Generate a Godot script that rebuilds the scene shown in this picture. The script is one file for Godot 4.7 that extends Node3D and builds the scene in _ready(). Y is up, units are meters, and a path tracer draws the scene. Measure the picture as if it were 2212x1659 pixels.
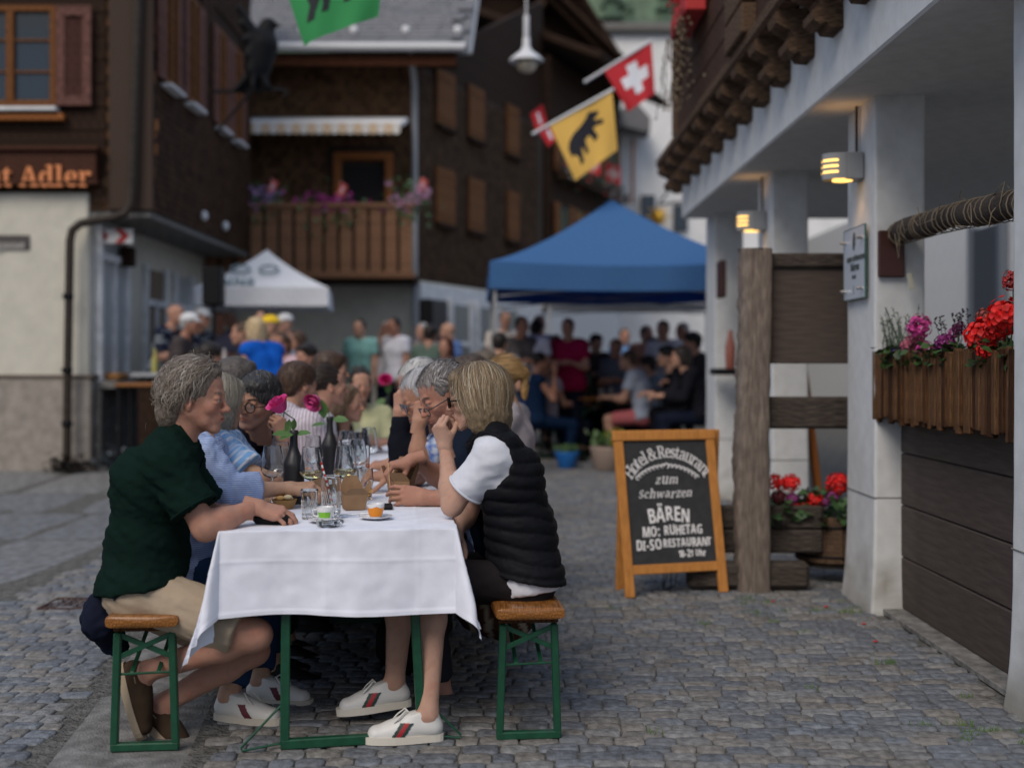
extends Node3D
# A village street at dusk: people dining at a long table, a wooden village round them.
# Metres, y up. The lens stands at (0, 1.338, 0) and looks along -z; at() turns a reading on the
# 2212 x 1659 photograph and a distance into a place in the world.
const F := 2650.0
const CX := 1106.0
const HY := 787.0
const EYE := 1.338
var M := {}
var N := {}
var taken := {}

func _ready() -> void:
	# ---- camera
	var cam := Camera3D.new()
	cam.name = "camera"
	var lens := CameraAttributesPhysical.new()
	lens.frustum_focal_length = 38.3
	lens.frustum_near = 0.05
	lens.frustum_far = 600.0
	lens.frustum_focus_distance = 4.75
	lens.exposure_aperture = 1.1
	lens.exposure_multiplier = 1.0
	cam.attributes = lens
	cam.projection = Camera3D.PROJECTION_FRUSTUM
	cam.near = 0.05
	cam.far = 600.0
	cam.size = 0.05 * 1659.0 / F
	cam.frustum_offset = Vector2(0.0, -0.05 * 42.5 / F)
	cam.position = Vector3(0, EYE, 0)
	add_child(cam)
	cam.current = true
	# ---- sky and exposure
	var env := Environment.new()
	var sm := ProceduralSkyMaterial.new()
	sm.sky_top_color = Color(0.60, 0.66, 0.76)
	sm.sky_horizon_color = Color(0.66, 0.69, 0.74)
	sm.sky_curve = 0.12
	sm.ground_bottom_color = Color(0.2, 0.2, 0.2)
	sm.ground_horizon_color = Color(0.4, 0.42, 0.45)
	sm.sun_angle_max = 20.0
	var sky := Sky.new()
	sky.sky_material = sm
	env.background_mode = Environment.BG_SKY
	env.sky = sky
	env.background_energy_multiplier = 1.0
	env.tonemap_mode = Environment.TONE_MAPPER_LINEAR
	env.tonemap_exposure = 1.48
	env.sdfgi_enabled = true
	env.ssao_enabled = true
	env.ssil_enabled = true
	var we := WorldEnvironment.new()
	we.name = "environment"
	we.environment = env
	add_child(we)
	# ---- the last light of the day, spread wide by the overcast
	var sun := DirectionalLight3D.new()
	sun.name = "sun"
	sun.light_color = Color(1.0, 0.96, 0.92)
	sun.light_energy = 0.42
	sun.light_angular_distance = 30.0
	sun.shadow_enabled = true
	sun.rotation_degrees = Vector3(-44, -26, 0)
	add_child(sun)
	wr.seed = 7
	wr.frequency = 1.0
	wr.fractal_octaves = 2
	materials()
	ground()
	arcade()
	left_house()
	middle_house()
	far_houses()
	street_things()
	dining_table()
	table_things()
	diners()
	crowd()

# ---------------------------------------------------------------- places, names, materials
func at(x: float, y: float, d: float) -> Vector3:
	return Vector3((x - CX) * d / F, EYE - (y - HY) * d / F, -d)

func gy(p: Vector3) -> float:
	var d := maxf(0.0, -p.z - 10.7)
	return 0.04 * (d if d < 18.0 else 18.0 + (d - 18.0) * 0.3)

func on(x: float, d: float) -> Vector3:   # a place on the ground, x metres across, d metres out
	return Vector3(x, gy(Vector3(x, 0, -d)), -d)

func numbered(called: String, parent: Node) -> String:
	var k := str(parent.get_instance_id()) + called
	var n: int = taken.get(k, 0)
	taken[k] = n + 1
	return called if n == 0 else "%s_%03d" % [called, n]

func tag(o: Node3D, label: String, category: String, group := "") -> Node3D:
	o.set_meta("label", label)
	o.set_meta("category", category)
	if group: o.set_meta("group", group)
	return o

func thing(called: String, label: String, category: String, base := Vector3.ZERO, group := "") -> Node3D:
	var o := Node3D.new()
	o.name = numbered(called, self)
	o.position = base
	add_child(o, true)
	return tag(o, label, category, group)

# one named mesh under parent; the buffer is in world space, base is where the parent stands
func part(parent: Node3D, called: String, b: Buf, m: Material, base := Vector3.ZERO) -> MeshInstance3D:
	if base != Vector3.ZERO:
		var w := b.v
		for j in w.size(): w[j] -= base
		b.v = w
	return inst(parent, called, b.mesh(), m)

func inst(parent: Node3D, called: String, mesh: Mesh, m: Material, t := Transform3D()) -> MeshInstance3D:
	var o := MeshInstance3D.new()
	o.name = numbered(called, parent)
	o.mesh = mesh
	o.material_override = m
	o.transform = t
	parent.add_child(o, true)
	return o

func whole(called: String, b: Buf, m: Material, label: String, category: String, group := "") -> MeshInstance3D:
	var o := part(self, called, b, m)
	tag(o, label, category, group)
	return o

func structure(called: String, b: Buf, m: Material, parent: Node3D = self) -> MeshInstance3D:
	var o := part(parent, called, b, m)
	o.set_meta("kind", "structure")
	return o

func mat(c: Color, rough := 0.8, metal := 0.0) -> StandardMaterial3D:
	var m := StandardMaterial3D.new()
	m.albedo_color = c.linear_to_srgb()
	m.roughness = rough
	m.metallic = metal
	return m

func noise_tex(freq: float, lo: float, hi: float, oct := 4, kind := FastNoiseLite.TYPE_SIMPLEX_SMOOTH, seed_ := 1, size := 512) -> NoiseTexture2D:
	var n := FastNoiseLite.new()
	n.noise_type = kind
	n.frequency = freq
	n.fractal_octaves = oct
	n.seed = seed_
	var t := NoiseTexture2D.new()
	t.width = size
	t.height = size
	t.seamless = true
	t.noise = n
	var g := Gradient.new()
	g.set_color(0, Color(lo, lo, lo))
	g.set_color(1, Color(hi, hi, hi))
	t.color_ramp = g
	return t

# a material with computed grain: colour mottling from one texture, relief from another
func grain(c: Color, rough: float, tex: Texture2D, scale: Vector3, bump: Texture2D = null, depth := 0.2, world := true) -> StandardMaterial3D:
	var m := mat(c, rough)
	m.albedo_texture = tex
	m.metallic_specular = 0.25
	m.uv1_triplanar = true
	m.uv1_world_triplanar = world
	m.uv1_scale = scale
	if bump:
		m.heightmap_enabled = true
		m.heightmap_texture = bump
		m.heightmap_scale = depth
	return m

func materials() -> void:
	N.mottle = noise_tex(0.012, 0.62, 1.0, 5, FastNoiseLite.TYPE_SIMPLEX_SMOOTH, 3)
	N.plain = noise_tex(0.006, 0.93, 1.0, 3, FastNoiseLite.TYPE_SIMPLEX_SMOOTH, 6)
	N.soft = noise_tex(0.008, 0.82, 1.0, 4, FastNoiseLite.TYPE_SIMPLEX_SMOOTH, 5)
	N.streak = noise_tex(0.02, 0.45, 1.0, 5, FastNoiseLite.TYPE_PERLIN, 9)
	N.fine = noise_tex(0.09, 0.0, 1.0, 3, FastNoiseLite.TYPE_SIMPLEX, 11)
	N.rough = noise_tex(0.03, 0.0, 1.0, 5, FastNoiseLite.TYPE_SIMPLEX, 13)
	N.cell = noise_tex(0.06, 0.0, 1.0, 2, FastNoiseLite.TYPE_CELLULAR, 15)
	# stone and plaster
	M.joint = grain(Color(0.19, 0.185, 0.172), 0.95, N.mottle, Vector3.ONE * 2.0, N.rough, 1.0)
	M.cobble = grain(Color(0.27, 0.275, 0.285), 0.72, N.mottle, Vector3.ONE * 3.1, N.rough, 0.35)
	M.cobble.vertex_color_use_as_albedo = true
	M.slab = grain(Color(0.26, 0.26, 0.26), 0.7, N.mottle, Vector3.ONE * 1.3, N.fine, 0.3)
	M.far_ground = grain(Color(0.24, 0.24, 0.235), 0.8, N.mottle, Vector3.ONE * 0.9, N.rough, 1.0)
	M.plaster = grain(Color(0.68, 0.69, 0.69), 0.9, N.plain, Vector3.ONE * 2.4, N.fine, 0.09)
	M.soffit = grain(Color(0.22, 0.21, 0.2), 0.9, N.plain, Vector3.ONE * 0.6, N.fine, 0.1)
	M.cream = grain(Color(0.62, 0.59, 0.5), 0.9, N.plain, Vector3.ONE * 1.2, N.fine, 0.15)
	M.plinth = grain(Color(0.37, 0.33, 0.285), 0.92, N.soft, Vector3.ONE * 1.2, N.fine, 0.2)
	M.grey_render = grain(Color(0.17, 0.165, 0.16), 0.92, N.mottle, Vector3.ONE * 1.2, N.rough, 0.8)
	M.concrete = grain(Color(0.3, 0.29, 0.27), 0.9, N.mottle, Vector3.ONE * 1.5, N.fine, 0.4)
	M.slate = grain(Color(0.31, 0.305, 0.31), 0.75, N.mottle, Vector3(2.3, 2.3, 2.3), N.rough, 0.8)
	M.slate.vertex_color_use_as_albedo = true
	# wood
	M.dark_wood = grain(Color(0.062, 0.034, 0.021), 0.8, N.streak, Vector3(9, 0.9, 9), N.streak, 0.5)
	M.shingle = grain(Color(0.16, 0.098, 0.06), 0.85, N.streak, Vector3(14, 3, 14), N.streak, 0.4)
	M.shingle.vertex_color_use_as_albedo = true
	M.board_dark = grain(Color(0.095, 0.075, 0.065), 0.65, N.soft, Vector3(0.8, 9, 0.8), N.streak, 0.05)
	M.wall_plank = grain(Color(0.12, 0.066, 0.045), 0.7, N.streak, Vector3(0.8, 14, 0.8), N.streak, 0.1)
	M.weathered = grain(Color(0.31, 0.255, 0.215), 0.88, N.mottle, Vector3(7, 0.8, 7), N.rough, 0.5)
	M.weathered_h = grain(Color(0.13, 0.107, 0.092), 0.88, N.streak, Vector3(1.2, 14, 14), N.streak, 0.7)
	M.slat = grain(Color(0.25, 0.125, 0.06), 0.75, N.streak, Vector3(22, 1.4, 22), N.streak, 0.8)
	M.slat.vertex_color_use_as_albedo = true
	M.bracket = grain(Color(0.2, 0.125, 0.08), 0.8, N.streak, Vector3(2, 12, 2), N.streak, 0.4)
	M.balcony = grain(Color(0.5, 0.26, 0.145), 0.75, N.streak, Vector3(12, 1.2, 12), N.streak, 0.4)
	M.balcony.vertex_color_use_as_albedo = true
	M.orange_wood = grain(Color(0.62, 0.22, 0.065), 0.6, N.streak, Vector3(10, 2, 10))
	M.shutter_wood = grain(Color(0.27, 0.125, 0.1), 0.7, N.streak, Vector3(8, 1.2, 8))
	M.shutter_orange = grain(Color(0.29, 0.12, 0.042), 0.7, N.streak, Vector3(10, 1, 10))
	M.window_wood = grain(Color(0.3, 0.115, 0.035), 0.6, N.streak, Vector3(10, 2, 10))
	M.board_frame = grain(Color(0.62, 0.27, 0.075), 0.5, N.soft, Vector3(9, 2.2, 9))
	M.bench_top = grain(Color(0.5, 0.2, 0.05), 0.32, N.streak, Vector3(16, 16, 1.3), N.streak, 0.1)
	M.bench_top.clearcoat_enabled = true
	M.bench_top.clearcoat = 0.5
	M.bench_top.clearcoat_roughness = 0.25
	M.bench_under = grain(Color(0.13, 0.05, 0.02), 0.6, N.streak, Vector3(10, 10, 1.2))
	M.green_steel = mat(Color(0.008, 0.075, 0.036), 0.38)
	M.green_steel.albedo_texture = N.soft
	M.green_steel.uv1_triplanar = true
	M.green_steel.uv1_scale = Vector3.ONE * 5.0
	M.pipe = grain(Color(0.07, 0.055, 0.045), 0.5, N.mottle, Vector3.ONE * 2.0)
	M.iron = mat(Color(0.012, 0.012, 0.014), 0.55)
	M.steel = mat(Color(0.5, 0.5, 0.5), 0.35, 1.0)
	M.grey_metal = mat(Color(0.3, 0.31, 0.32), 0.5)
	M.white_metal = mat(Color(0.6, 0.6, 0.6), 0.5)
	M.white_paint = grain(Color(0.8, 0.8, 0.8), 0.6, N.soft, Vector3.ONE * 1.0)
	M.gold = mat(Color(0.75, 0.42, 0.05), 0.35, 0.6)
	M.rope = mat(Color(0.24, 0.19, 0.13), 0.95)
	M.chalkboard = grain(Color(0.055, 0.058, 0.063), 0.8, N.soft, Vector3.ONE * 3.0)
	M.chalk = mat(Color(0.85, 0.85, 0.87), 0.95)
	M.sign_wood = grain(Color(0.12, 0.045, 0.025), 0.6, N.streak, Vector3(1.5, 12, 12))
	M.sign_letter = mat(Color(0.7, 0.24, 0.08), 0.5)
	M.black = mat(Color(0.012, 0.012, 0.013), 0.5)
	M.black.metallic_specular = 0.2
	M.iron.metallic_specular = 0.2
	M.dark_void = mat(Color(0.012, 0.01, 0.009), 0.9)
	M.red = mat(Color(0.45, 0.02, 0.02), 0.6)
	M.white = mat(Color(0.72, 0.72, 0.72), 0.6)
	# glass
	M.pane = mat(Color(1, 1, 1), 0.05)
	M.pane.albedo_color = Color(0.9, 0.95, 0.95, 0.06)
	M.pane.transparency = BaseMaterial3D.TRANSPARENCY_ALPHA
	M.window_glass = mat(Color(0.02, 0.03, 0.04), 0.08)
	M.window_glass.metallic_specular = 0.55
	M.glass = mat(Color(1, 1, 1), 0.0)
	M.glass.albedo_color = Color(0.97, 0.98, 0.98, 0.0)
	M.glass.refraction_enabled = true
	M.glass.refraction_scale = 0.05
	M.plaque_glass = mat(Color(0.52, 0.58, 0.65), 0.15)
	# cloth
	M.linen = grain(Color(0.79, 0.81, 0.89), 0.9, N.plain, Vector3.ONE * 3.0, N.fine, 0.02, false)
	M.eye = mat(Color(1, 1, 1), 0.08)
	M.eye.vertex_color_use_as_albedo = true
	M.hair = mat(Color(1, 1, 1), 0.5)
	M.hair.vertex_color_use_as_albedo = true
	M.hair.metallic_specular = 0.4
	M.leaf = mat(Color(1, 1, 1), 0.55)
	M.leaf.vertex_color_use_as_albedo = true
	M.leaf.backlight_enabled = true
	M.leaf.backlight = Color(0.25, 0.35, 0.1)
	M.petal = mat(Color(1, 1, 1), 0.6)
	M.petal.vertex_color_use_as_albedo = true
	M.petal.backlight_enabled = true
	M.petal.backlight = Color(0.4, 0.2, 0.2)
	M.print = mat(Color(1, 1, 1), 0.8)
	M.print.vertex_color_use_as_albedo = true

func fabric(c: Color, rough := 0.92, scale := 40.0, vc := false) -> StandardMaterial3D:
	var m := mat(c, rough)
	m.albedo_texture = N.plain
	m.uv1_triplanar = true
	m.uv1_scale = Vector3.ONE * 6.0
	m.heightmap_enabled = true
	m.heightmap_texture = N.fine
	m.heightmap_scale = 0.05
	m.metallic_specular = 0.1
	m.vertex_color_use_as_albedo = vc
	return m

# woven stripes: bands across u (kind 0), across v (1) or slanting (2)
func striped(a: Color, b: Color, period: float, share: float, kind: int) -> StandardMaterial3D:
	var im := Image.create(64, 64, false, Image.FORMAT_RGB8)
	for y in 64:
		for x in 64:
			var q: float = [x, y, x + y][kind] / 64.0
			im.set_pixel(x, y, a.linear_to_srgb() if fposmod(q, 1.0) < share else b.linear_to_srgb())
	var m := fabric(Color(1, 1, 1))
	m.albedo_texture = ImageTexture.create_from_image(im)
	m.uv1_scale = Vector3.ONE / period
	m.heightmap_enabled = false
	return m

func letters(b: Buf, text: String, font: String, height: float, t: Transform3D, depth := 0.004, bold := 400, align := HORIZONTAL_ALIGNMENT_LEFT, italic := false) -> float:
	var sf := SystemFont.new()
	sf.font_names = PackedStringArray([font])
	sf.font_weight = bold
	var m := TextMesh.new()
	m.text = text
	m.font = sf
	m.font_size = 64
	m.pixel_size = height / 64.0 * 1.35
	m.depth = depth
	m.curve_step = 2.0
	m.horizontal_alignment = align
	var arr := m.get_mesh_arrays()
	if arr.size() == 0 or arr[Mesh.ARRAY_VERTEX] == null: return 0.0
	var o := Buf.new()
	o.v = arr[Mesh.ARRAY_VERTEX]
	if italic:
		for j in o.v.size(): o.v[j] = o.v[j] + Vector3(o.v[j].y * 0.3, 0, 0)
	o.n = arr[Mesh.ARRAY_NORMAL]
	o.u.resize(o.v.size())
	o.c.resize(o.v.size())
	o.c.fill(b.col)
	if arr[Mesh.ARRAY_INDEX] != null: o.i = arr[Mesh.ARRAY_INDEX]
	else: o.i = PackedInt32Array(range(o.v.size()))
	var w := 0.0
	for p in o.v: w = maxf(w, p.x)
	b.add(o, t)
	return w

# ---------------------------------------------------------------- geometry helpers
class Buf:
	var v := PackedVector3Array()
	var n := PackedVector3Array()
	var c := PackedColorArray()
	var u := PackedVector2Array()
	var i := PackedInt32Array()
	var col := Color.WHITE

	func tri(a: Vector3, b: Vector3, d: Vector3) -> void:   # counter-clockwise seen from outside
		var k := v.size()
		var m := (b - a).cross(d - a).normalized()
		for p in [a, b, d]:
			v.append(p); n.append(m); c.append(col); u.append(Vector2(p.x, p.y))
		i.append_array(PackedInt32Array([k, k + 2, k + 1]))

	func quad(a: Vector3, b: Vector3, d: Vector3, e: Vector3) -> void:
		var k := v.size()
		var m := (d - a).cross(e - b).normalized()
		var uv := [Vector2(0, 1), Vector2(1, 1), Vector2(1, 0), Vector2(0, 0)]
		var j := 0
		for p in [a, b, d, e]:
			v.append(p); n.append(m); c.append(col); u.append(uv[j]); j += 1
		i.append_array(PackedInt32Array([k, k + 2, k + 1, k, k + 3, k + 2]))

	func add(o: Buf, t := Transform3D(), flip := false, tint := Color.WHITE) -> void:
		var k := v.size()
		v.append_array(t * o.v)
		var nb := Transform3D(t.basis.inverse().transposed(), Vector3.ZERO)
		var nn := nb * o.n
		for j in nn.size():
			nn[j] = nn[j].normalized()
		n.append_array(nn)
		if tint == Color.WHITE:
			c.append_array(o.c)
		else:
			for q in o.c:
				c.append(q * tint)
		u.append_array(o.u)
		var s := o.i.size()
		for j in range(0, s, 3):
			if flip:
				i.append(o.i[j] + k); i.append(o.i[j + 2] + k); i.append(o.i[j + 1] + k)
			else:
				i.append(o.i[j] + k); i.append(o.i[j + 1] + k); i.append(o.i[j + 2] + k)

	# a grid of points f(s, t), s and t from 0 to 1; the outside is where d/ds x d/dt points
	func sheet(nu: int, nv: int, f: Callable) -> void:
		var k := v.size()
		for b in nv + 1:
			for a in nu + 1:
				var s := float(a) / nu
				var t := float(b) / nv
				v.append(f.call(s, t)); c.append(col); u.append(Vector2(s, 1.0 - t)); n.append(Vector3.ZERO)
		for b in nv:
			for a in nu:
				var p := k + b * (nu + 1) + a
				face(p, p + 1, p + nu + 2)
				face(p, p + nu + 2, p + nu + 1)
		# welded seams
		var same := {}
		for j in range(k, v.size()):
			var key := Vector3i((v[j] * 20000.0).round())
			if same.has(key):
				same[key].append(j)
			else:
				same[key] = [j]
		for key in same:
			var g: Array = same[key]
			if g.size() > 1:
				var sum := Vector3.ZERO
				for j in g: sum += n[j]
				for j in g: n[j] = sum
		for j in range(k, v.size()):
			n[j] = n[j].normalized() if n[j].length() > 1e-9 else Vector3.UP

	func face(a: int, b: int, d: int) -> void:
		var m := (v[b] - v[a]).cross(v[d] - v[a])
		if m.length_squared() < 1e-18: return
		n[a] += m; n[b] += m; n[d] += m
		i.append(a); i.append(d); i.append(b)

	# a box with chamfered edges, centred on t
	func box(t: Transform3D, size: Vector3, ch := 0.004) -> void:
		var h := size / 2.0
		ch = minf(ch, minf(h.x, minf(h.y, h.z)) * 0.6)
		var p := {}
		for sx in [-1, 1]:
			for sy in [-1, 1]:
				for sz in [-1, 1]:
					var s := Vector3i(sx, sy, sz)
					p[[s, 0]] = t * Vector3(sx * h.x, sy * (h.y - ch), sz * (h.z - ch))
					p[[s, 1]] = t * Vector3(sx * (h.x - ch), sy * h.y, sz * (h.z - ch))
					p[[s, 2]] = t * Vector3(sx * (h.x - ch), sy * (h.y - ch), sz * h.z)
		var ctr := t.origin
		for ax in 3:
			var b := (ax + 1) % 3
			var d := (ax + 2) % 3
			for s in [-1, 1]:
				var q := []
				for w in [[-1, -1], [1, -1], [1, 1], [-1, 1]]:
					var k := Vector3i.ZERO
					k[ax] = s; k[b] = w[0]; k[d] = w[1]
					q.append(p[[k, ax]])
				oriented(q, ctr)
			if ch > 0.0004:
				for s in [-1, 1]:
					for w in [-1, 1]:
						var k0 := Vector3i.ZERO
						k0[ax] = -1; k0[b] = s; k0[d] = w
						var k1 := k0
						k1[ax] = 1
						oriented([p[[k0, b]], p[[k1, b]], p[[k1, d]], p[[k0, d]]], ctr)
		if ch > 0.0004:
			for sx in [-1, 1]:
				for sy in [-1, 1]:
					for sz in [-1, 1]:
						var s := Vector3i(sx, sy, sz)
						oriented([p[[s, 0]], p[[s, 1]], p[[s, 2]]], ctr)

	func oriented(q: Array, ctr: Vector3) -> void:
		var mid := Vector3.ZERO
		for w in q: mid += w
		mid /= q.size()
		var m: Vector3 = (q[1] - q[0]).cross(q[2] - q[0])
		if m.dot(mid - ctr) < 0.0: q.reverse()
		if q.size() == 4: quad(q[0], q[1], q[2], q[3])
		else: tri(q[0], q[1], q[2])

	# a plain bar of rectangular section from a to b
	func bar(a: Vector3, b: Vector3, w: float, h: float, ch := 0.003, up := Vector3.UP) -> void:
		var y := (b - a).normalized()
		var x := up.cross(y)
		if x.length() < 0.01: x = Vector3.RIGHT.cross(y)
		if x.length() < 0.01: x = Vector3.FORWARD.cross(y)
		x = x.normalized()
		box(Transform3D(Basis(x, y, x.cross(y)), (a + b) / 2.0), Vector3(w, (b - a).length(), h), ch)

	func lathe(prof: Array, sides: int, t := Transform3D()) -> void:   # prof: Vector2(radius, height), bottom to top on the outside
		var m := prof.size() - 1
		sheet(sides, m, func(s, q):
			var w: Vector2 = prof[roundi(q * m)]
			var a: float = -TAU * s
			return t * Vector3(w.x * cos(a), w.y, w.x * sin(a)))

	func tube(pts: Array, radii: Array, sides := 8) -> void:
		var m := pts.size()
		var fr := []
		var x := Vector3.ZERO
		for j in m:
			var d: Vector3 = (pts[mini(j + 1, m - 1)] - pts[maxi(j - 1, 0)]).normalized()
			if j == 0:
				x = d.cross(Vector3.UP if absf(d.y) < 0.9 else Vector3.RIGHT).normalized()
			else:
				x = (x - d * x.dot(d)).normalized()
			fr.append([x, d.cross(x).normalized()])
		var last := m + 1
		sheet(sides, last, func(s, q):
			var j := roundi(q * last)
			var k := clampi(j - 1, 0, m - 1)
			var r: float = 0.0 if j == 0 or j == last else float(radii[k % radii.size()])
			var a: float = TAU * s
			return pts[k] + (fr[k][0] * cos(a) + fr[k][1] * sin(a)) * r)

	# a flat outline (in the x-y plane of t) given a thickness along z
	func prism(poly: PackedVector2Array, depth: float, t := Transform3D(), bev := 0.0) -> void:
		if Geometry2D.is_polygon_clockwise(poly):   # y-up: make it counter-clockwise
			pass
		else:
			poly = poly.duplicate()
		var area := 0.0
		for j in poly.size():
			area += poly[j].cross(poly[(j + 1) % poly.size()])
		if area < 0.0: poly.reverse()
		var front := poly
		if bev > 0.0:
			var ins := Geometry2D.offset_polygon(poly, -bev)
			if ins.size() == 1 and ins[0].size() == poly.size(): front = ins[0]
			else: bev = 0.0
		var tr := Geometry2D.triangulate_polygon(front)
		var hz := depth / 2.0
		for j in range(0, tr.size(), 3):
			var a := front[tr[j]]; var b := front[tr[j + 1]]; var d := front[tr[j + 2]]
			if (b - a).cross(d - a) < 0.0:
				var w := b; b = d; d = w
			tri(t * Vector3(a.x, a.y, hz), t * Vector3(b.x, b.y, hz), t * Vector3(d.x, d.y, hz))
			tri(t * Vector3(a.x, a.y, -hz), t * Vector3(d.x, d.y, -hz), t * Vector3(b.x, b.y, -hz))
		for j in poly.size():
			var a := poly[j]; var b := poly[(j + 1) % poly.size()]
			quad(t * Vector3(a.x, a.y, -hz), t * Vector3(b.x, b.y, -hz), t * Vector3(b.x, b.y, hz - bev), t * Vector3(a.x, a.y, hz - bev))
			if bev > 0.0:
				pass

	func ball(p: Vector3, r: Vector3, sides := 12, rings := 8, t := Transform3D()) -> void:
		sheet(sides, rings, func(s, q):
			var a: float = -TAU * s
			var b: float = PI * (q - 0.5)
			return t * (p + Vector3(cos(a) * cos(b) * r.x, sin(b) * r.y, sin(a) * cos(b) * r.z)))

	func lay(a: int, e: int, d: int) -> void:   # a face of loose points, turned to agree with their normals
		if (v[e] - v[a]).cross(v[d] - v[a]).dot(n[a] + n[e] + n[d]) > 0.0: i.append(a); i.append(d); i.append(e)
		else: i.append(a); i.append(e); i.append(d)

	func mesh() -> ArrayMesh:
		var arr := []
		arr.resize(Mesh.ARRAY_MAX)
		arr[Mesh.ARRAY_VERTEX] = v
		arr[Mesh.ARRAY_NORMAL] = n
		arr[Mesh.ARRAY_COLOR] = c
		arr[Mesh.ARRAY_TEX_UV] = u
		arr[Mesh.ARRAY_INDEX] = i
		var m := ArrayMesh.new()
		m.add_surface_from_arrays(Mesh.PRIMITIVE_TRIANGLES, arr)
		return m


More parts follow.
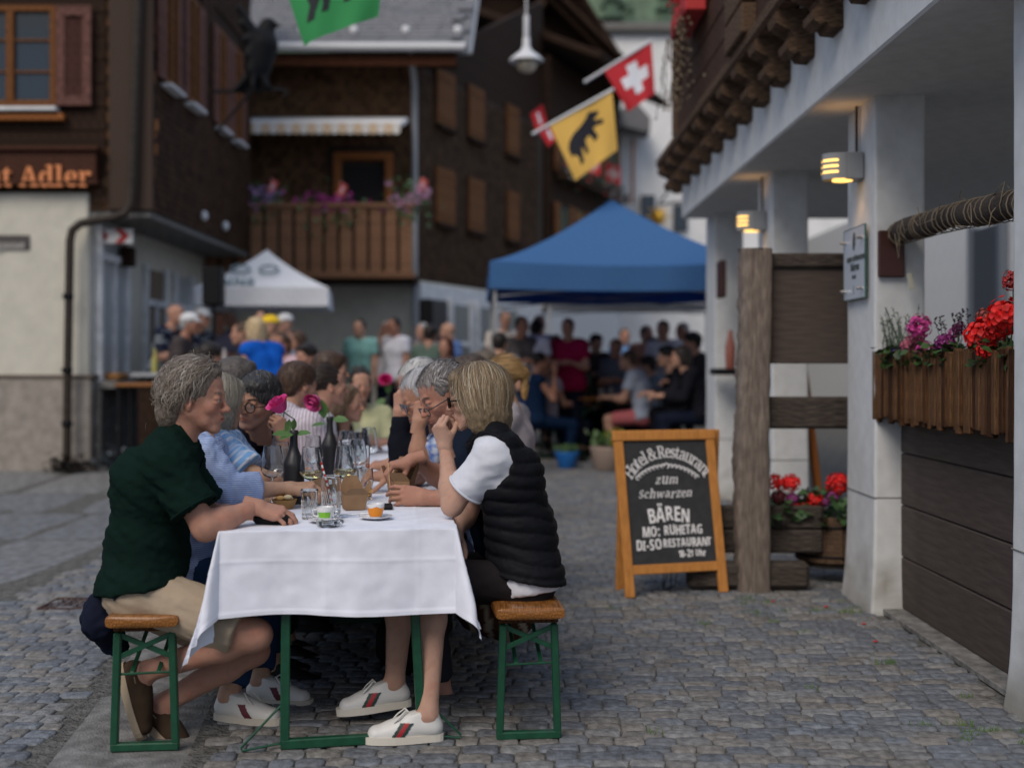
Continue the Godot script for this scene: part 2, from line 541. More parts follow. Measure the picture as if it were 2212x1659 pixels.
# a distance field on a grid, filled shape by shape and meshed as surface nets
class Field:
	var o: Vector3
	var h: float
	var nx: int
	var ny: int
	var nz: int
	var d := PackedFloat32Array()

	func _init(lo: Vector3, hi: Vector3, cell: float) -> void:
		o = lo; h = cell
		var s := ((hi - lo) / cell).ceil()
		nx = int(s.x) + 1; ny = int(s.y) + 1; nz = int(s.z) + 1
		d.resize(nx * ny * nz)
		d.fill(0.5)

	func lohi(lo: Vector3, hi: Vector3) -> PackedInt32Array:
		var a := ((lo - o) / h).floor()
		var b := ((hi - o) / h).ceil()
		return PackedInt32Array([maxi(0, int(a.x)), maxi(0, int(a.y)), maxi(0, int(a.z)), mini(nx, int(b.x) + 1), mini(ny, int(b.y) + 1), mini(nz, int(b.z) + 1)])

	# tapered capsule; flat = 1 cuts it flat at b, 2 at both ends
	func cap(a: Vector3, b: Vector3, ra: float, rb: float, k := 0.02, flat := 0) -> void:
		var m := maxf(ra, rb) + k + h * 1.5
		var e := lohi(a.min(b) - Vector3(m, m, m), a.max(b) + Vector3(m, m, m))
		var ab := b - a
		var bx := ab.x; var by := ab.y; var bz := ab.z
		var l2 := maxf(ab.length_squared(), 1e-9)
		var inv := 1.0 / l2
		var ln := sqrt(l2)
		var dr := rb - ra
		var ik := 1.0 / k
		for z in range(e[2], e[5]):
			var pz := o.z + z * h - a.z
			for y in range(e[1], e[4]):
				var py := o.y + y * h - a.y
				var row := (z * ny + y) * nx
				var yz := py * by + pz * bz
				var px := o.x + e[0] * h - a.x
				for x in range(e[0], e[3]):
					var t0 := (px * bx + yz) * inv
					var t := clampf(t0, 0.0, 1.0)
					var qx := px - t * bx
					var qy := py - t * by
					var qz := pz - t * bz
					var w := sqrt(qx * qx + qy * qy + qz * qz) - ra - dr * t
					if flat > 0:
						w = maxf(w, (t0 - 1.0) * ln)
						if flat > 1: w = maxf(w, -t0 * ln)
					var c := d[row + x]
					var g := k - absf(c - w)
					if w < c: c = w
					if g > 0.0: c -= g * g * ik * 0.25
					d[row + x] = c
					px += h

	# ellipsoid with axes t.basis (unit) and radii r; sign -1 carves
	func ell(t: Transform3D, r: Vector3, k := 0.02, sign := 1.0) -> void:
		var m := maxf(r.x, maxf(r.y, r.z)) + k + h * 1.5
		var e := lohi(t.origin - Vector3(m, m, m), t.origin + Vector3(m, m, m))
		var rm := minf(r.x, minf(r.y, r.z))
		var ux := t.basis.x / r.x; var uy := t.basis.y / r.y; var uz := t.basis.z / r.z
		var ik := 1.0 / k
		for z in range(e[2], e[5]):
			for y in range(e[1], e[4]):
				var row := (z * ny + y) * nx
				var p := Vector3(o.x + e[0] * h, o.y + y * h, o.z + z * h) - t.origin
				for x in range(e[0], e[3]):
					var q := Vector3(ux.dot(p), uy.dot(p), uz.dot(p))
					var l := q.length()
					var g2 := (ux * q.x + uy * q.y + uz * q.z).length()
					var w := l * (l - 1.0) / maxf(g2, 1e-6) if l > 0.02 else -rm
					var c := d[row + x]
					if sign > 0.0:
						var g := k - absf(c - w)
						if w < c: c = w
						if g > 0.0: c -= g * g * ik * 0.25
					else:
						w = -w
						var g := k - absf(c - w)
						if w > c: c = w
						if g > 0.0: c += g * g * ik * 0.25
					d[row + x] = c
					p.x += h

	# keep what lies behind the plane through p with normal m
	func clip(p: Vector3, m: Vector3) -> void:
		for z in nz:
			for y in ny:
				var row := (z * ny + y) * nx
				var w := (Vector3(o.x, o.y + y * h, o.z + z * h) - p).dot(m)
				var st := m.x * h
				for x in nx:
					if w > d[row + x]: d[row + x] = w
					w += st

	func sample(p: Vector3) -> float:
		var q := ((p - o) / h).round()
		return d[(clampi(int(q.z), 0, nz - 1) * ny + clampi(int(q.y), 0, ny - 1)) * nx + clampi(int(q.x), 0, nx - 1)]

	func net(b: Buf, disp = null, tint = null) -> void:
		var id := PackedInt32Array()
		id.resize(d.size())
		id.fill(-1)
		var sum := PackedVector3Array()
		var cnt := PackedInt32Array()
		var quads := PackedInt32Array()
		var sx := 1
		var sy := nx
		var sz := nx * ny
		for z in range(1, nz - 1):
			for y in range(1, ny - 1):
				var row := (z * ny + y) * nx
				for x in range(1, nx - 1):
					var i0 := row + x
					var a := d[i0]
					if a > 0.3: continue
					for ax in 3:
						var st := sx if ax == 0 else (sy if ax == 1 else sz)
						var e := d[i0 + st]
						if (a < 0.0) == (e < 0.0): continue
						var p := Vector3(x, y, z)
						p[ax] += a / (a - e)
						var s1 := sy if ax == 0 else (sz if ax == 1 else sx)
						var s2 := sz if ax == 0 else (sx if ax == 1 else sy)
						var cells := [i0 - s1 - s2, i0 - s2, i0, i0 - s1]
						for j in 4:
							var q: int = cells[j]
							var m := id[q]
							if m < 0:
								m = sum.size()
								id[q] = m
								sum.append(p); cnt.append(1)
							else:
								sum[m] += p; cnt[m] += 1
							cells[j] = m
						if a < 0.0:
							quads.append_array(PackedInt32Array([cells[0], cells[1], cells[2], cells[3]]))
						else:
							quads.append_array(PackedInt32Array([cells[3], cells[2], cells[1], cells[0]]))
		var k := b.v.size()
		var num := sum.size()
		var nor := PackedVector3Array()
		nor.resize(num)
		for j in num:
			sum[j] = o + sum[j] / cnt[j] * h
		for j in range(0, quads.size(), 4):
			var q0 := quads[j]; var q1 := quads[j + 1]; var q2 := quads[j + 2]; var q3 := quads[j + 3]
			var m := (sum[q2] - sum[q0]).cross(sum[q3] - sum[q1])
			nor[q0] += m; nor[q1] += m; nor[q2] += m; nor[q3] += m
		for j in num: nor[j] = nor[j].normalized()
		if disp != null:
			for j in num:
				sum[j] += nor[j] * float(disp.call(sum[j], nor[j]))
			nor.fill(Vector3.ZERO)
			for j in range(0, quads.size(), 4):
				var q0 := quads[j]; var q1 := quads[j + 1]; var q2 := quads[j + 2]; var q3 := quads[j + 3]
				var m := (sum[q2] - sum[q0]).cross(sum[q3] - sum[q1])
				nor[q0] += m; nor[q1] += m; nor[q2] += m; nor[q3] += m
			for j in num: nor[j] = nor[j].normalized()
		b.v.append_array(sum)
		b.n.append_array(nor)
		for j in num:
			b.c.append(tint.call(sum[j], nor[j]) if tint != null else b.col)
			b.u.append(Vector2(sum[j].x, sum[j].y))
		for j in range(0, quads.size(), 4):
			var q0 := quads[j] + k; var q1 := quads[j + 1] + k; var q2 := quads[j + 2] + k; var q3 := quads[j + 3] + k
			b.i.append(q0); b.i.append(q2); b.i.append(q1)
			b.i.append(q0); b.i.append(q3); b.i.append(q2)


# ---------------------------------------------------------------- the ground
func ground() -> void:
	var b := Buf.new()
	b.sheet(40, 70, func(s, t):
		var d: float = -4.0 + 150.0 * pow(t, 2.0)
		var x: float = (s - 0.5) * 2.0 * (14.0 + 80.0 * t)
		return Vector3(x, gy(Vector3(x, 0, -d)) - 0.0085, -d))
	var g := structure("ground", b, M.joint)
	# setts: irregular rounded blocks, laid in wandering rows
	var rng := RandomNumberGenerator.new()
	rng.seed = 21
	var kinds: Array[ArrayMesh] = []
	for k in 8:
		var s := Buf.new()
		var out := PackedVector2Array()
		var seg := 12
		for j in seg:
			var a := TAU * j / seg
			var q := Vector2(signf(cos(a)) * pow(absf(cos(a)), 0.36), signf(sin(a)) * pow(absf(sin(a)), 0.36)) * 0.5
			out.append(q * rng.randf_range(0.93, 1.03))
		var dome := rng.randf_range(0.02, 0.075)
		var tilt := Vector2(rng.randf_range(-0.07, 0.07), rng.randf_range(-0.07, 0.07))
		s.sheet(seg, 4, func(u, v):
			var r := [1.0, 0.993, 0.955, 0.5, 0.0][roundi(v * 4)] as float
			var y := [-0.6, -0.16, 0.02, 0.02 + dome * 0.7, 0.02 + dome * 0.8][roundi(v * 4)] as float
			var o := out[roundi(u * seg) % seg] * r
			return Vector3(o.x, y + o.dot(tilt) * float(v > 0.3), -o.y))
		kinds.append(s.mesh())
	var tones := [Color(0.92, 0.98, 1.06), Color(1.05, 1.03, 1.0), Color(0.8, 0.84, 0.9), Color(1.14, 1.06, 0.95), Color(0.84, 0.88, 0.92), Color(1.18, 1.16, 1.12), Color(0.98, 0.92, 0.84), Color(0.72, 0.76, 0.83)]
	var mats := []
	for c in tones:
		var m: StandardMaterial3D = M.cobble.duplicate()
		m.albedo_color = (Color(0.27, 0.275, 0.285) * c).linear_to_srgb()
		mats.append(m)
	var stones := []
	var z := 3.55
	var row := 0
	while z < 19.0:
		var dz := rng.randf_range(0.072, 0.098)
		var wide := 1.4 + z * 0.45
		var x := -wide - rng.randf() * 0.1
		while x < minf(wide, 2.6 if z < 12.5 else 9.0):
			var dx := rng.randf_range(0.07, 0.155)
			var cx := x + dx / 2.0
			var bow := 0.05 * sin(cx * 2.1 + row * 0.13) + 0.03 * wr.get_noise_2d(cx * 2.0, z * 2.0)
			var zz := z + dz / 2.0 + bow
			x += dx
			if on_slab(cx, zz): continue
			if cx > 1.98 and zz < 7.0: continue
			if cx > 2.2: continue
			stones.append([cx, zz, dx, dz])
		z += dz
		row += 1
	# the largest in view are pieces of their own
	stones.sort_custom(func(a, c): return a[1] + absf(a[0] - 0.75) * 0.25 < c[1] + absf(c[0] - 0.75) * 0.25)
	var near := []
	var rest := []
	for s in stones:
		var px: float = CX + F * s[0] / s[1]
		if near.size() < 300 and s[1] > 3.95 and px > -40.0 and px < 2250.0: near.append(s)
		else: rest.append(s)
	for s in near:
		inst(g, "cobblestone", kinds[rng.randi() % 8], mats[rng.randi() % 8], stone_at(s, rng))
	var mm := MultiMesh.new()
	mm.transform_format = MultiMesh.TRANSFORM_3D
	mm.use_colors = true
	mm.mesh = kinds[2]
	mm.instance_count = rest.size()
	for j in rest.size():
		mm.set_instance_transform(j, stone_at(rest[j], rng))
		mm.set_instance_color(j, tones[rng.randi() % 8])
	var mi := MultiMeshInstance3D.new()
	mi.name = "cobblestones"
	mi.multimesh = mm
	mi.material_override = M.cobble
	mi.set_meta("kind", "stuff")
	g.add_child(mi)
	# the lanes of long granite slabs
	var sl := Node3D.new()
	sl.name = "path"
	sl.set_meta("kind", "structure")
	add_child(sl)
	var d := 3.5
	while d < 12.0:
		var len := rng.randf_range(0.85, 1.5)
		var sb := Buf.new()
		var c0 := lane(d) ; var c1 := lane(d + len - 0.012)
		slab(sb, c0[0], c0[1], d, c1[0], c1[1], d + len - 0.012, rng)
		part(sl, "slab", sb, slab_mat(rng))
		d += len
	d = 4.0
	while d < 22.0:
		var len := rng.randf_range(1.2, 2.2)
		var x := -2.93
		while x > -12.0 and x > -0.6 * d - 1.0:
			var w := rng.randf_range(0.7, 1.3)
			var sb := Buf.new()
			slab(sb, x - w + 0.012, x, d, x - w + 0.012, x, d + len - 0.012, rng)
			part(sl, "slab", sb, slab_mat(rng))
			x -= w
		d += len
	# dark iron drain by the left slabs
	var gp := on(-2.42, 6.85)
	var gr := thing("drain_grate", "rusty dark iron drain grate set in the paving left of the front bench", "drain", gp)
	var fb := Buf.new()
	for e in [[-0.17, 0, 0.02, 0.32], [0.17, 0, 0.02, 0.32], [0, -0.15, 0.34, 0.02], [0, 0.15, 0.34, 0.02]]:
		fb.box(T3(e[0], -0.008, e[1]), Vector3(e[2], 0.03, e[3]), 0.003)
	var rust := grain(Color(0.1, 0.055, 0.045), 0.7, N.mottle, Vector3.ONE * 4.0)
	part(gr, "frame", fb, rust)
	for j in 9:
		var bb := Buf.new()
		bb.box(T3(-0.14 + j * 0.035, -0.01, 0), Vector3(0.022, 0.024, 0.29), 0.003)
		part(gr, "grate_bar", bb, rust)
	# grass in the joints
	var gb := Buf.new()
	for j in 46:
		var gx := rng.randf_range(0.3, 2.0)
		var gd := rng.randf_range(4.1, 7.4)
		if j < 12:
			gx = rng.randf_range(1.2, 1.9); gd = rng.randf_range(6.6, 7.0)
		elif j < 22:
			gx = rng.randf_range(1.55, 1.95); gd = rng.randf_range(4.3, 4.6)
		if rng.randf() < 0.35 and j >= 22: continue
		for k in rng.randi_range(8, 22):
			var p := Vector3(gx + rng.randfn() * 0.02, -0.02, -gd + rng.randfn() * 0.008)
			var e := p + Vector3(rng.randfn() * 0.014, rng.randf_range(0.025, 0.05), rng.randfn() * 0.014)
			blade(gb, p, e, 0.0022, Color(0.05, 0.1, 0.02) * rng.randf_range(0.7, 1.5))
	var go := part(self, "grass", gb, M.leaf)
	go.set_meta("kind", "stuff")
	tag(go, "small tufts of green grass growing in the cobble joints", "grass")
	# fallen petals by the near pillar
	for e in [[2.06, 6.3], [1.98, 6.75], [1.72, 6.9], [2.0, 5.9]]:
		var pb := Buf.new()
		pb.col = Color(0.5, 0.03, 0.03)
		pb.ball(on(e[0] - 0.25, e[1]) + Vector3(0, 0.006, 0), Vector3(0.014, 0.004, 0.01), 8, 4)
		whole("fallen_petal", pb, M.petal, "red petal fallen on the cobbles, %s" % ["nearest the white pillar's foot", "just behind the one at the pillar's foot", "nearest the timber planter", "nearest the parapet sill"][[6.3, 6.75, 6.9, 5.9].find(e[1])], "petal", "fallen red petals")

func blade(b: Buf, p: Vector3, e: Vector3, w: float, c: Color) -> void:
	var k := b.v.size()
	var s := (e - p).cross(Vector3(0.2, 0.1, 1)).normalized() * w
	c.a = 1.0
	for q in [p - s, p + s, p.lerp(e, 0.6) + s * 0.7 + Vector3(0, 0.002, 0), p.lerp(e, 0.6) - s * 0.7 + Vector3(0, 0.002, 0), e]:
		b.v.append(q); b.n.append(Vector3(0, 0.7, 0.7)); b.c.append(c); b.u.append(Vector2.ZERO)
	b.lay(k, k + 1, k + 2); b.lay(k, k + 2, k + 3); b.lay(k + 3, k + 2, k + 4)

func lane(d: float) -> Array:   # left and right edge of the slab lane that runs under the table
	return [-1.607 - 0.128 * (d - 4.15), -1.055 - 0.13 * (d - 4.08)]

func on_slab(x: float, d: float) -> bool:
	var e := lane(d)
	if d < 12.0 and x > e[0] - 0.05 and x < e[1] + 0.05: return true
	return x < -2.86

func slab(b: Buf, x0: float, x1: float, d0: float, x2: float, x3: float, d1: float, rng: RandomNumberGenerator) -> void:
	var y := rng.randf_range(-0.006, 0.004)
	var m := Vector3((x0 + x1 + x2 + x3) / 4.0, 0, -(d0 + d1) / 2.0)
	b.sheet(6, 5, func(s, t):
		var a := Vector3(lerpf(x0, x1, s), 0, -d0)
		var e := Vector3(lerpf(x2, x3, s), 0, -d1)
		var r := [0.0, 0.02, 0.5, 0.98, 1.0, 1.0][roundi(t * 5)] as float
		var p := a.lerp(e, r)
		var drop := 0.0
		var q := roundi(t * 5)
		if q == 0 or q >= 4: drop = 0.03 if q != 4 else 0.004
		if q == 1 : drop = 0.004
		if s == 0.0 or s == 1.0: drop = maxf(drop, 0.012)
		return p + Vector3(0, gy(p) + y - drop + 0.003 * wr.get_noise_2d(p.x * 3.0, p.z * 3.0), 0))

var slab_mats := []
func slab_mat(rng: RandomNumberGenerator) -> Material:
	if slab_mats.is_empty():
		for c in [Color(0.27, 0.275, 0.285), Color(0.295, 0.295, 0.29), Color(0.245, 0.255, 0.27), Color(0.275, 0.27, 0.26)]:
			var m: StandardMaterial3D = M.slab.duplicate()
			m.albedo_color = c.linear_to_srgb()
			slab_mats.append(m)
	return slab_mats[rng.randi() % 4]

func stone_at(s: Array, rng: RandomNumberGenerator) -> Transform3D:
	var p := on(s[0], s[1])
	var b := Basis(Vector3.UP, rng.randf_range(-0.09, 0.09) + (PI if rng.randf() < 0.5 else 0.0)) * Basis(Vector3.RIGHT, rng.randfn() * 0.02) * Basis(Vector3.BACK, rng.randfn() * 0.02)
	return Transform3D(b * Basis.from_scale(Vector3(s[2] - 0.002, 0.055, s[3] + 0.004)), p + Vector3(0, rng.randf_range(-0.004, 0.0), 0))

# ---------------------------------------------------------------- people
var head_kinds := {}
var hand_kinds := {}
var shoe_kinds := {}
var wr := FastNoiseLite.new()

func T3(x: float, y: float, z: float) -> Transform3D:
	return Transform3D(Basis(), Vector3(x, y, z))

# a head in its own space: eye level at y = 0, face towards +z, about 0.23 m from chin to crown
func head_buf(p: Dictionary) -> Buf:
	var key := str(p)
	if head_kinds.has(key): return head_kinds[key]
	var cell: float = p.get("cell", 0.0034)
	var f := Field.new(Vector3(-0.105, -0.2, -0.13), Vector3(0.105, 0.14, 0.15), cell)
	var jw: float = p.get("jaw", 0.05)
	var male: float = p.get("male", 1.0)
	var ns: float = p.get("nose", 1.0)
	var ch: float = p.get("cheek", 1.0)
	var jowl: float = p.get("jowl", 0.0)
	f.ell(T3(0, 0.028, -0.014), Vector3(0.074, 0.088, 0.096), 0.01)
	f.ell(T3(0, 0.045, 0.028), Vector3(0.06, 0.048, 0.056), 0.02)
	f.ell(T3(0, -0.032, 0.02), Vector3(0.058, 0.083, 0.064), 0.03)
	f.cap(Vector3(0, -0.05, -0.03), Vector3(0, -0.22, -0.062), 0.052, 0.055, 0.03)
	for s in [-1.0, 1.0]:
		f.cap(Vector3(s * jw, -0.048, 0.0), Vector3(s * 0.018, -0.102, 0.062), 0.018 + jowl * 0.006, 0.015, 0.022)
		f.ell(T3(s * 0.041, -0.03, 0.056), Vector3(0.021, 0.02, 0.021) * ch, 0.022)
		if jowl > 0.0: f.ell(T3(s * 0.04, -0.075, 0.04), Vector3(0.02, 0.024, 0.024) * jowl, 0.02)
	f.ell(T3(0, -0.104, 0.07), Vector3(0.019, 0.015, 0.016), 0.016)
	f.cap(Vector3(-0.03, 0.019, 0.076), Vector3(0, 0.015, 0.083), 0.008 + 0.002 * male, 0.008, 0.016)
	f.cap(Vector3(0.03, 0.019, 0.076), Vector3(0, 0.015, 0.083), 0.008 + 0.002 * male, 0.008, 0.016)
	f.ell(T3(0, -0.066, 0.072), Vector3(0.029, 0.024, 0.02), 0.018)
	for s in [-1.0, 1.0]:
		f.ell(T3(s * 0.032, 0.001, 0.094), Vector3(0.017, 0.0105, 0.013), 0.014, -1.0)
	f.cap(Vector3(0, 0.008, 0.085), Vector3(0, -0.032, 0.1 + 0.004 * ns), 0.007, 0.0085, 0.011)
	f.ell(T3(0, -0.036, 0.1005 + 0.005 * ns), Vector3(0.0105, 0.0095, 0.0115) * ns, 0.008)
	for s in [-1.0, 1.0]:
		f.ell(T3(s * 0.0115, -0.0385, 0.0945), Vector3(0.0078, 0.0078, 0.0105), 0.007)
		f.ell(T3(s * 0.006, -0.047, 0.102), Vector3(0.0036, 0.004, 0.006), 0.003, -1.0)
		f.ell(T3(s * 0.032, 0.0035, 0.0766), Vector3(0.017, 0.0105, 0.0135), 0.004)
		f.ell(T3(s * 0.032, -0.0115, 0.0742), Vector3(0.0165, 0.008, 0.0125), 0.006)
		f.cap(Vector3(s * 0.02, -0.0645, 0.085), Vector3(s * 0.004, -0.0632, 0.0935), 0.0035, 0.0048, 0.006)
		f.cap(Vector3(s * 0.018, -0.0715, 0.085), Vector3(0, -0.074, 0.0915), 0.004, 0.0062, 0.006)
	f.ell(T3(0, -0.0685, 0.099), Vector3(0.024, 0.0016, 0.01), 0.004, -1.0)
	f.ell(T3(0, -0.0855, 0.096), Vector3(0.016, 0.005, 0.008), 0.01, -1.0)
	for s in [-1.0, 1.0]:
		var eb := Basis(Vector3.UP, s * 0.45) * Basis(Vector3.RIGHT, -0.2)
		f.ell(Transform3D(eb, Vector3(s * 0.077, -0.008, -0.012)), Vector3(0.0075, 0.031, 0.0185), 0.006)
		f.ell(Transform3D(eb, Vector3(s * 0.0845, -0.004, -0.008)), Vector3(0.0065, 0.019, 0.0105), 0.005, -1.0)
		f.ell(T3(s * 0.074, -0.036, -0.006), Vector3(0.007, 0.009, 0.008), 0.006)
	var ruddy: float = p.get("ruddy", 1.0)
	var lip: Color = p.get("lip", Color(0.86, 0.55, 0.52))
	var stub: float = p.get("stubble", 0.0)
	var b := Buf.new()
	f.net(b, null, func(q: Vector3, m: Vector3):
		var c := Color.WHITE
		var ax := absf(q.x)
		var r := exp(-Vector3((ax - 0.042) / 0.025, (q.y + 0.035) / 0.02, 0).length_squared()) * 0.8 * float(q.z > 0.02)
		r += exp(-(q - Vector3(0, -0.034, 0.111)).length_squared() / 0.0004) * 0.9
		r += exp(-Vector3((ax - 0.08) / 0.012, (q.y + 0.01) / 0.03, (q.z + 0.012) / 0.025).length_squared()) * 0.7
		r += maxf(0.0, wr.get_noise_3dv(q * 26.0)) * 0.9
		r = clampf(r * ruddy, 0.0, 1.0) * 0.5
		c = c.lerp(Color(1.06, 0.72, 0.66), r)
		var ml := exp(-pow((q.y + 0.0685) / 0.0085, 2.0) * 1.2) * clampf((0.027 - ax) / 0.008, 0.0, 1.0) * float(q.z > 0.078)
		c = c.lerp(lip, clampf(ml, 0.0, 1.0) * 0.9)
		if stub > 0.0:
			var sb := clampf((-0.045 - q.y) / 0.02, 0.0, 1.0) * clampf((q.z + 0.02) / 0.04, 0.0, 1.0) * clampf((q.y + 0.135) / 0.02, 0.0, 1.0) * (1.0 - ml)
			c = c.lerp(Color(0.62, 0.6, 0.62), sb * stub)
		var lid := exp(-Vector3((ax - 0.032) / 0.016, (q.y - 0.003) / 0.01, 0).length_squared()) * float(q.z > 0.06)
		c = c.lerp(Color(0.84, 0.66, 0.62), lid * 0.6)
		c = c * (1.0 + 0.13 * wr.get_noise_3dv(q * 60.0) + 0.12 * wr.get_noise_3dv(q * 150.0))
		c.a = 1.0
		return c)
	head_kinds[key] = b
	return b

func eye_buf(iris: Color) -> Buf:
	var b := Buf.new()
	for s in [-1.0, 1.0]:
		var k := b.v.size()
		var t := Transform3D(Basis(Vector3.RIGHT, PI / 2), Vector3(s * 0.032, -0.001, 0.0777))
		b.ball(Vector3.ZERO, Vector3(0.0122, 0.0122, 0.0122), 12, 24, t)
		for j in range(k, b.v.size()):
			var a: float = (b.v[j] - t.origin).normalized().z
			b.c[j] = Color(0.02, 0.02, 0.02) if a > 0.955 else (iris if a > 0.82 else Color(0.42, 0.39, 0.37))
	return b

# right hand: wrist at the origin, fingers along +y, back of the hand +z, thumb on -x
# pose: for each finger [bend at knuckle, middle, tip, spread], thumb [out, forward, bend]
func hand_buf(pose: String) -> Buf:
	if hand_kinds.has(pose): return hand_kinds[pose]
	var bends := {
		"relaxed": [[0.35, 0.5, 0.3, -0.1], [0.4, 0.55, 0.3, -0.02], [0.45, 0.6, 0.35, 0.05], [0.5, 0.6, 0.35, 0.14], [0.7, 0.35, 0.3]],
		"flat": [[0.12, 0.3, 0.2, -0.16], [0.1, 0.32, 0.2, -0.03], [0.12, 0.35, 0.2, 0.08], [0.15, 0.4, 0.2, 0.22], [0.75, 0.25, 0.2]],
		"drape": [[0.5, 0.75, 0.25, -0.14], [0.42, 0.8, 0.3, -0.03], [0.38, 0.75, 0.3, 0.08], [0.4, 0.7, 0.3, 0.2], [0.7, 0.45, 0.35]],
		"fist": [[0.95, 1.35, 0.7, -0.05], [1.0, 1.4, 0.75, 0.0], [1.05, 1.4, 0.75, 0.04], [1.1, 1.4, 0.75, 0.1], [0.45, 0.75, 0.5]],
		"curl": [[0.7, 0.95, 0.5, -0.08], [0.75, 1.0, 0.5, -0.01], [0.8, 1.0, 0.5, 0.05], [0.85, 1.0, 0.5, 0.12], [0.55, 0.6, 0.4]],
		"pinch": [[0.75, 0.85, 0.35, -0.02], [0.8, 0.95, 0.45, 0.02], [0.75, 0.95, 0.5, 0.06], [0.7, 0.9, 0.5, 0.14], [0.32, 0.95, 0.35]],
		"hold": [[0.35, 0.55, 0.3, -0.14], [0.4, 0.6, 0.3, -0.02], [0.45, 0.65, 0.3, 0.06], [0.5, 0.7, 0.35, 0.14], [0.75, 0.9, 0.2]],
	}
	var q: Array = bends[pose]
	var f := Field.new(Vector3(-0.1, -0.05, -0.12), Vector3(0.085, 0.21, 0.05), 0.0034)
	var kn := [Vector3(-0.03, 0.09, 0), Vector3(-0.0095, 0.096, 0.002), Vector3(0.0115, 0.092, 0.001), Vector3(0.03, 0.083, -0.003)]
	var ln := [[0.043, 0.025, 0.021], [0.047, 0.029, 0.022], [0.043, 0.027, 0.021], [0.034, 0.02, 0.019]]
	f.cap(Vector3(-0.006, -0.045, 0), Vector3(-0.006, 0.01, 0), 0.025, 0.026, 0.012)
	f.cap(Vector3(0.008, -0.045, 0), Vector3(0.008, 0.01, 0), 0.025, 0.026, 0.012)
	for j in 4:
		f.cap(Vector3(kn[j].x * 0.55, 0.012, -0.003), kn[j], 0.0185, 0.0125, 0.012)
		f.cap(kn[j] * Vector3(0.8, 0.5, 1) + Vector3(0, 0, -0.008), kn[j] + Vector3(0, -0.012, -0.008), 0.0135, 0.0115, 0.012)
	f.cap(Vector3(-0.012, 0.02, -0.01), Vector3(-0.03, 0.05, -0.016), 0.018, 0.014, 0.014)
	for j in 4:
		var p: Vector3 = kn[j]
		var a := 0.0
		var r := 0.0098 if j < 3 else 0.0086
		f.ell(T3(p.x, p.y, p.z + 0.002), Vector3(0.0105, 0.0105, 0.0105), 0.006)
		for m in 3:
			a += float(q[j][m])
			var dir := Vector3(sin(q[j][3]) * cos(a), cos(q[j][3]) * cos(a), -sin(a))
			var e: Vector3 = p + dir * float(ln[j][m])
			f.cap(p, e, r, r * 0.9, 0.004)
			p = e
			r *= 0.9
	# the thumb
	var tp := Vector3(-0.024, 0.028, -0.012)
	var o: float = q[4][0]
	var fw: float = q[4][1]
	var d1 := Vector3(-sin(o) * cos(fw), cos(o) * cos(fw), -sin(fw)).normalized()
	var p1 := tp + d1 * 0.042
	var d2 := (d1 + Vector3(float(q[4][2]) * 0.8, 0.1, -float(q[4][2]) * 0.5)).normalized()
	var p2 := p1 + d2 * 0.033
	var d3 := (d2 + Vector3(float(q[4][2]) * 0.8, 0.1, -float(q[4][2]) * 0.4)).normalized()
	var p3 := p2 + d3 * 0.024
	f.cap(tp, p1, 0.0145, 0.0115, 0.01)
	f.cap(p1, p2, 0.0112, 0.0105, 0.004)
	f.cap(p2, p3, 0.0106, 0.0088, 0.004)
	var b := Buf.new()
	f.net(b, null, func(w: Vector3, m: Vector3):
		var r := clampf((w.y - 0.12) / 0.05, 0.0, 1.0) * 0.3
		for e in kn:
			r += exp(-(w - e - Vector3(0, 0, 0.008)).length_squared() / 0.00012) * 0.45
		r += maxf(0.0, wr.get_noise_3dv(w * 40.0)) * 0.3
		var c := Color.WHITE.lerp(Color(1.02, 0.74, 0.68), clampf(r, 0.0, 1.0) * 0.6)
		c = c * (1.0 + 0.08 * wr.get_noise_3dv(w * 90.0))
		c.a = 1.0
		return c)
	hand_kinds[pose] = b
	return b

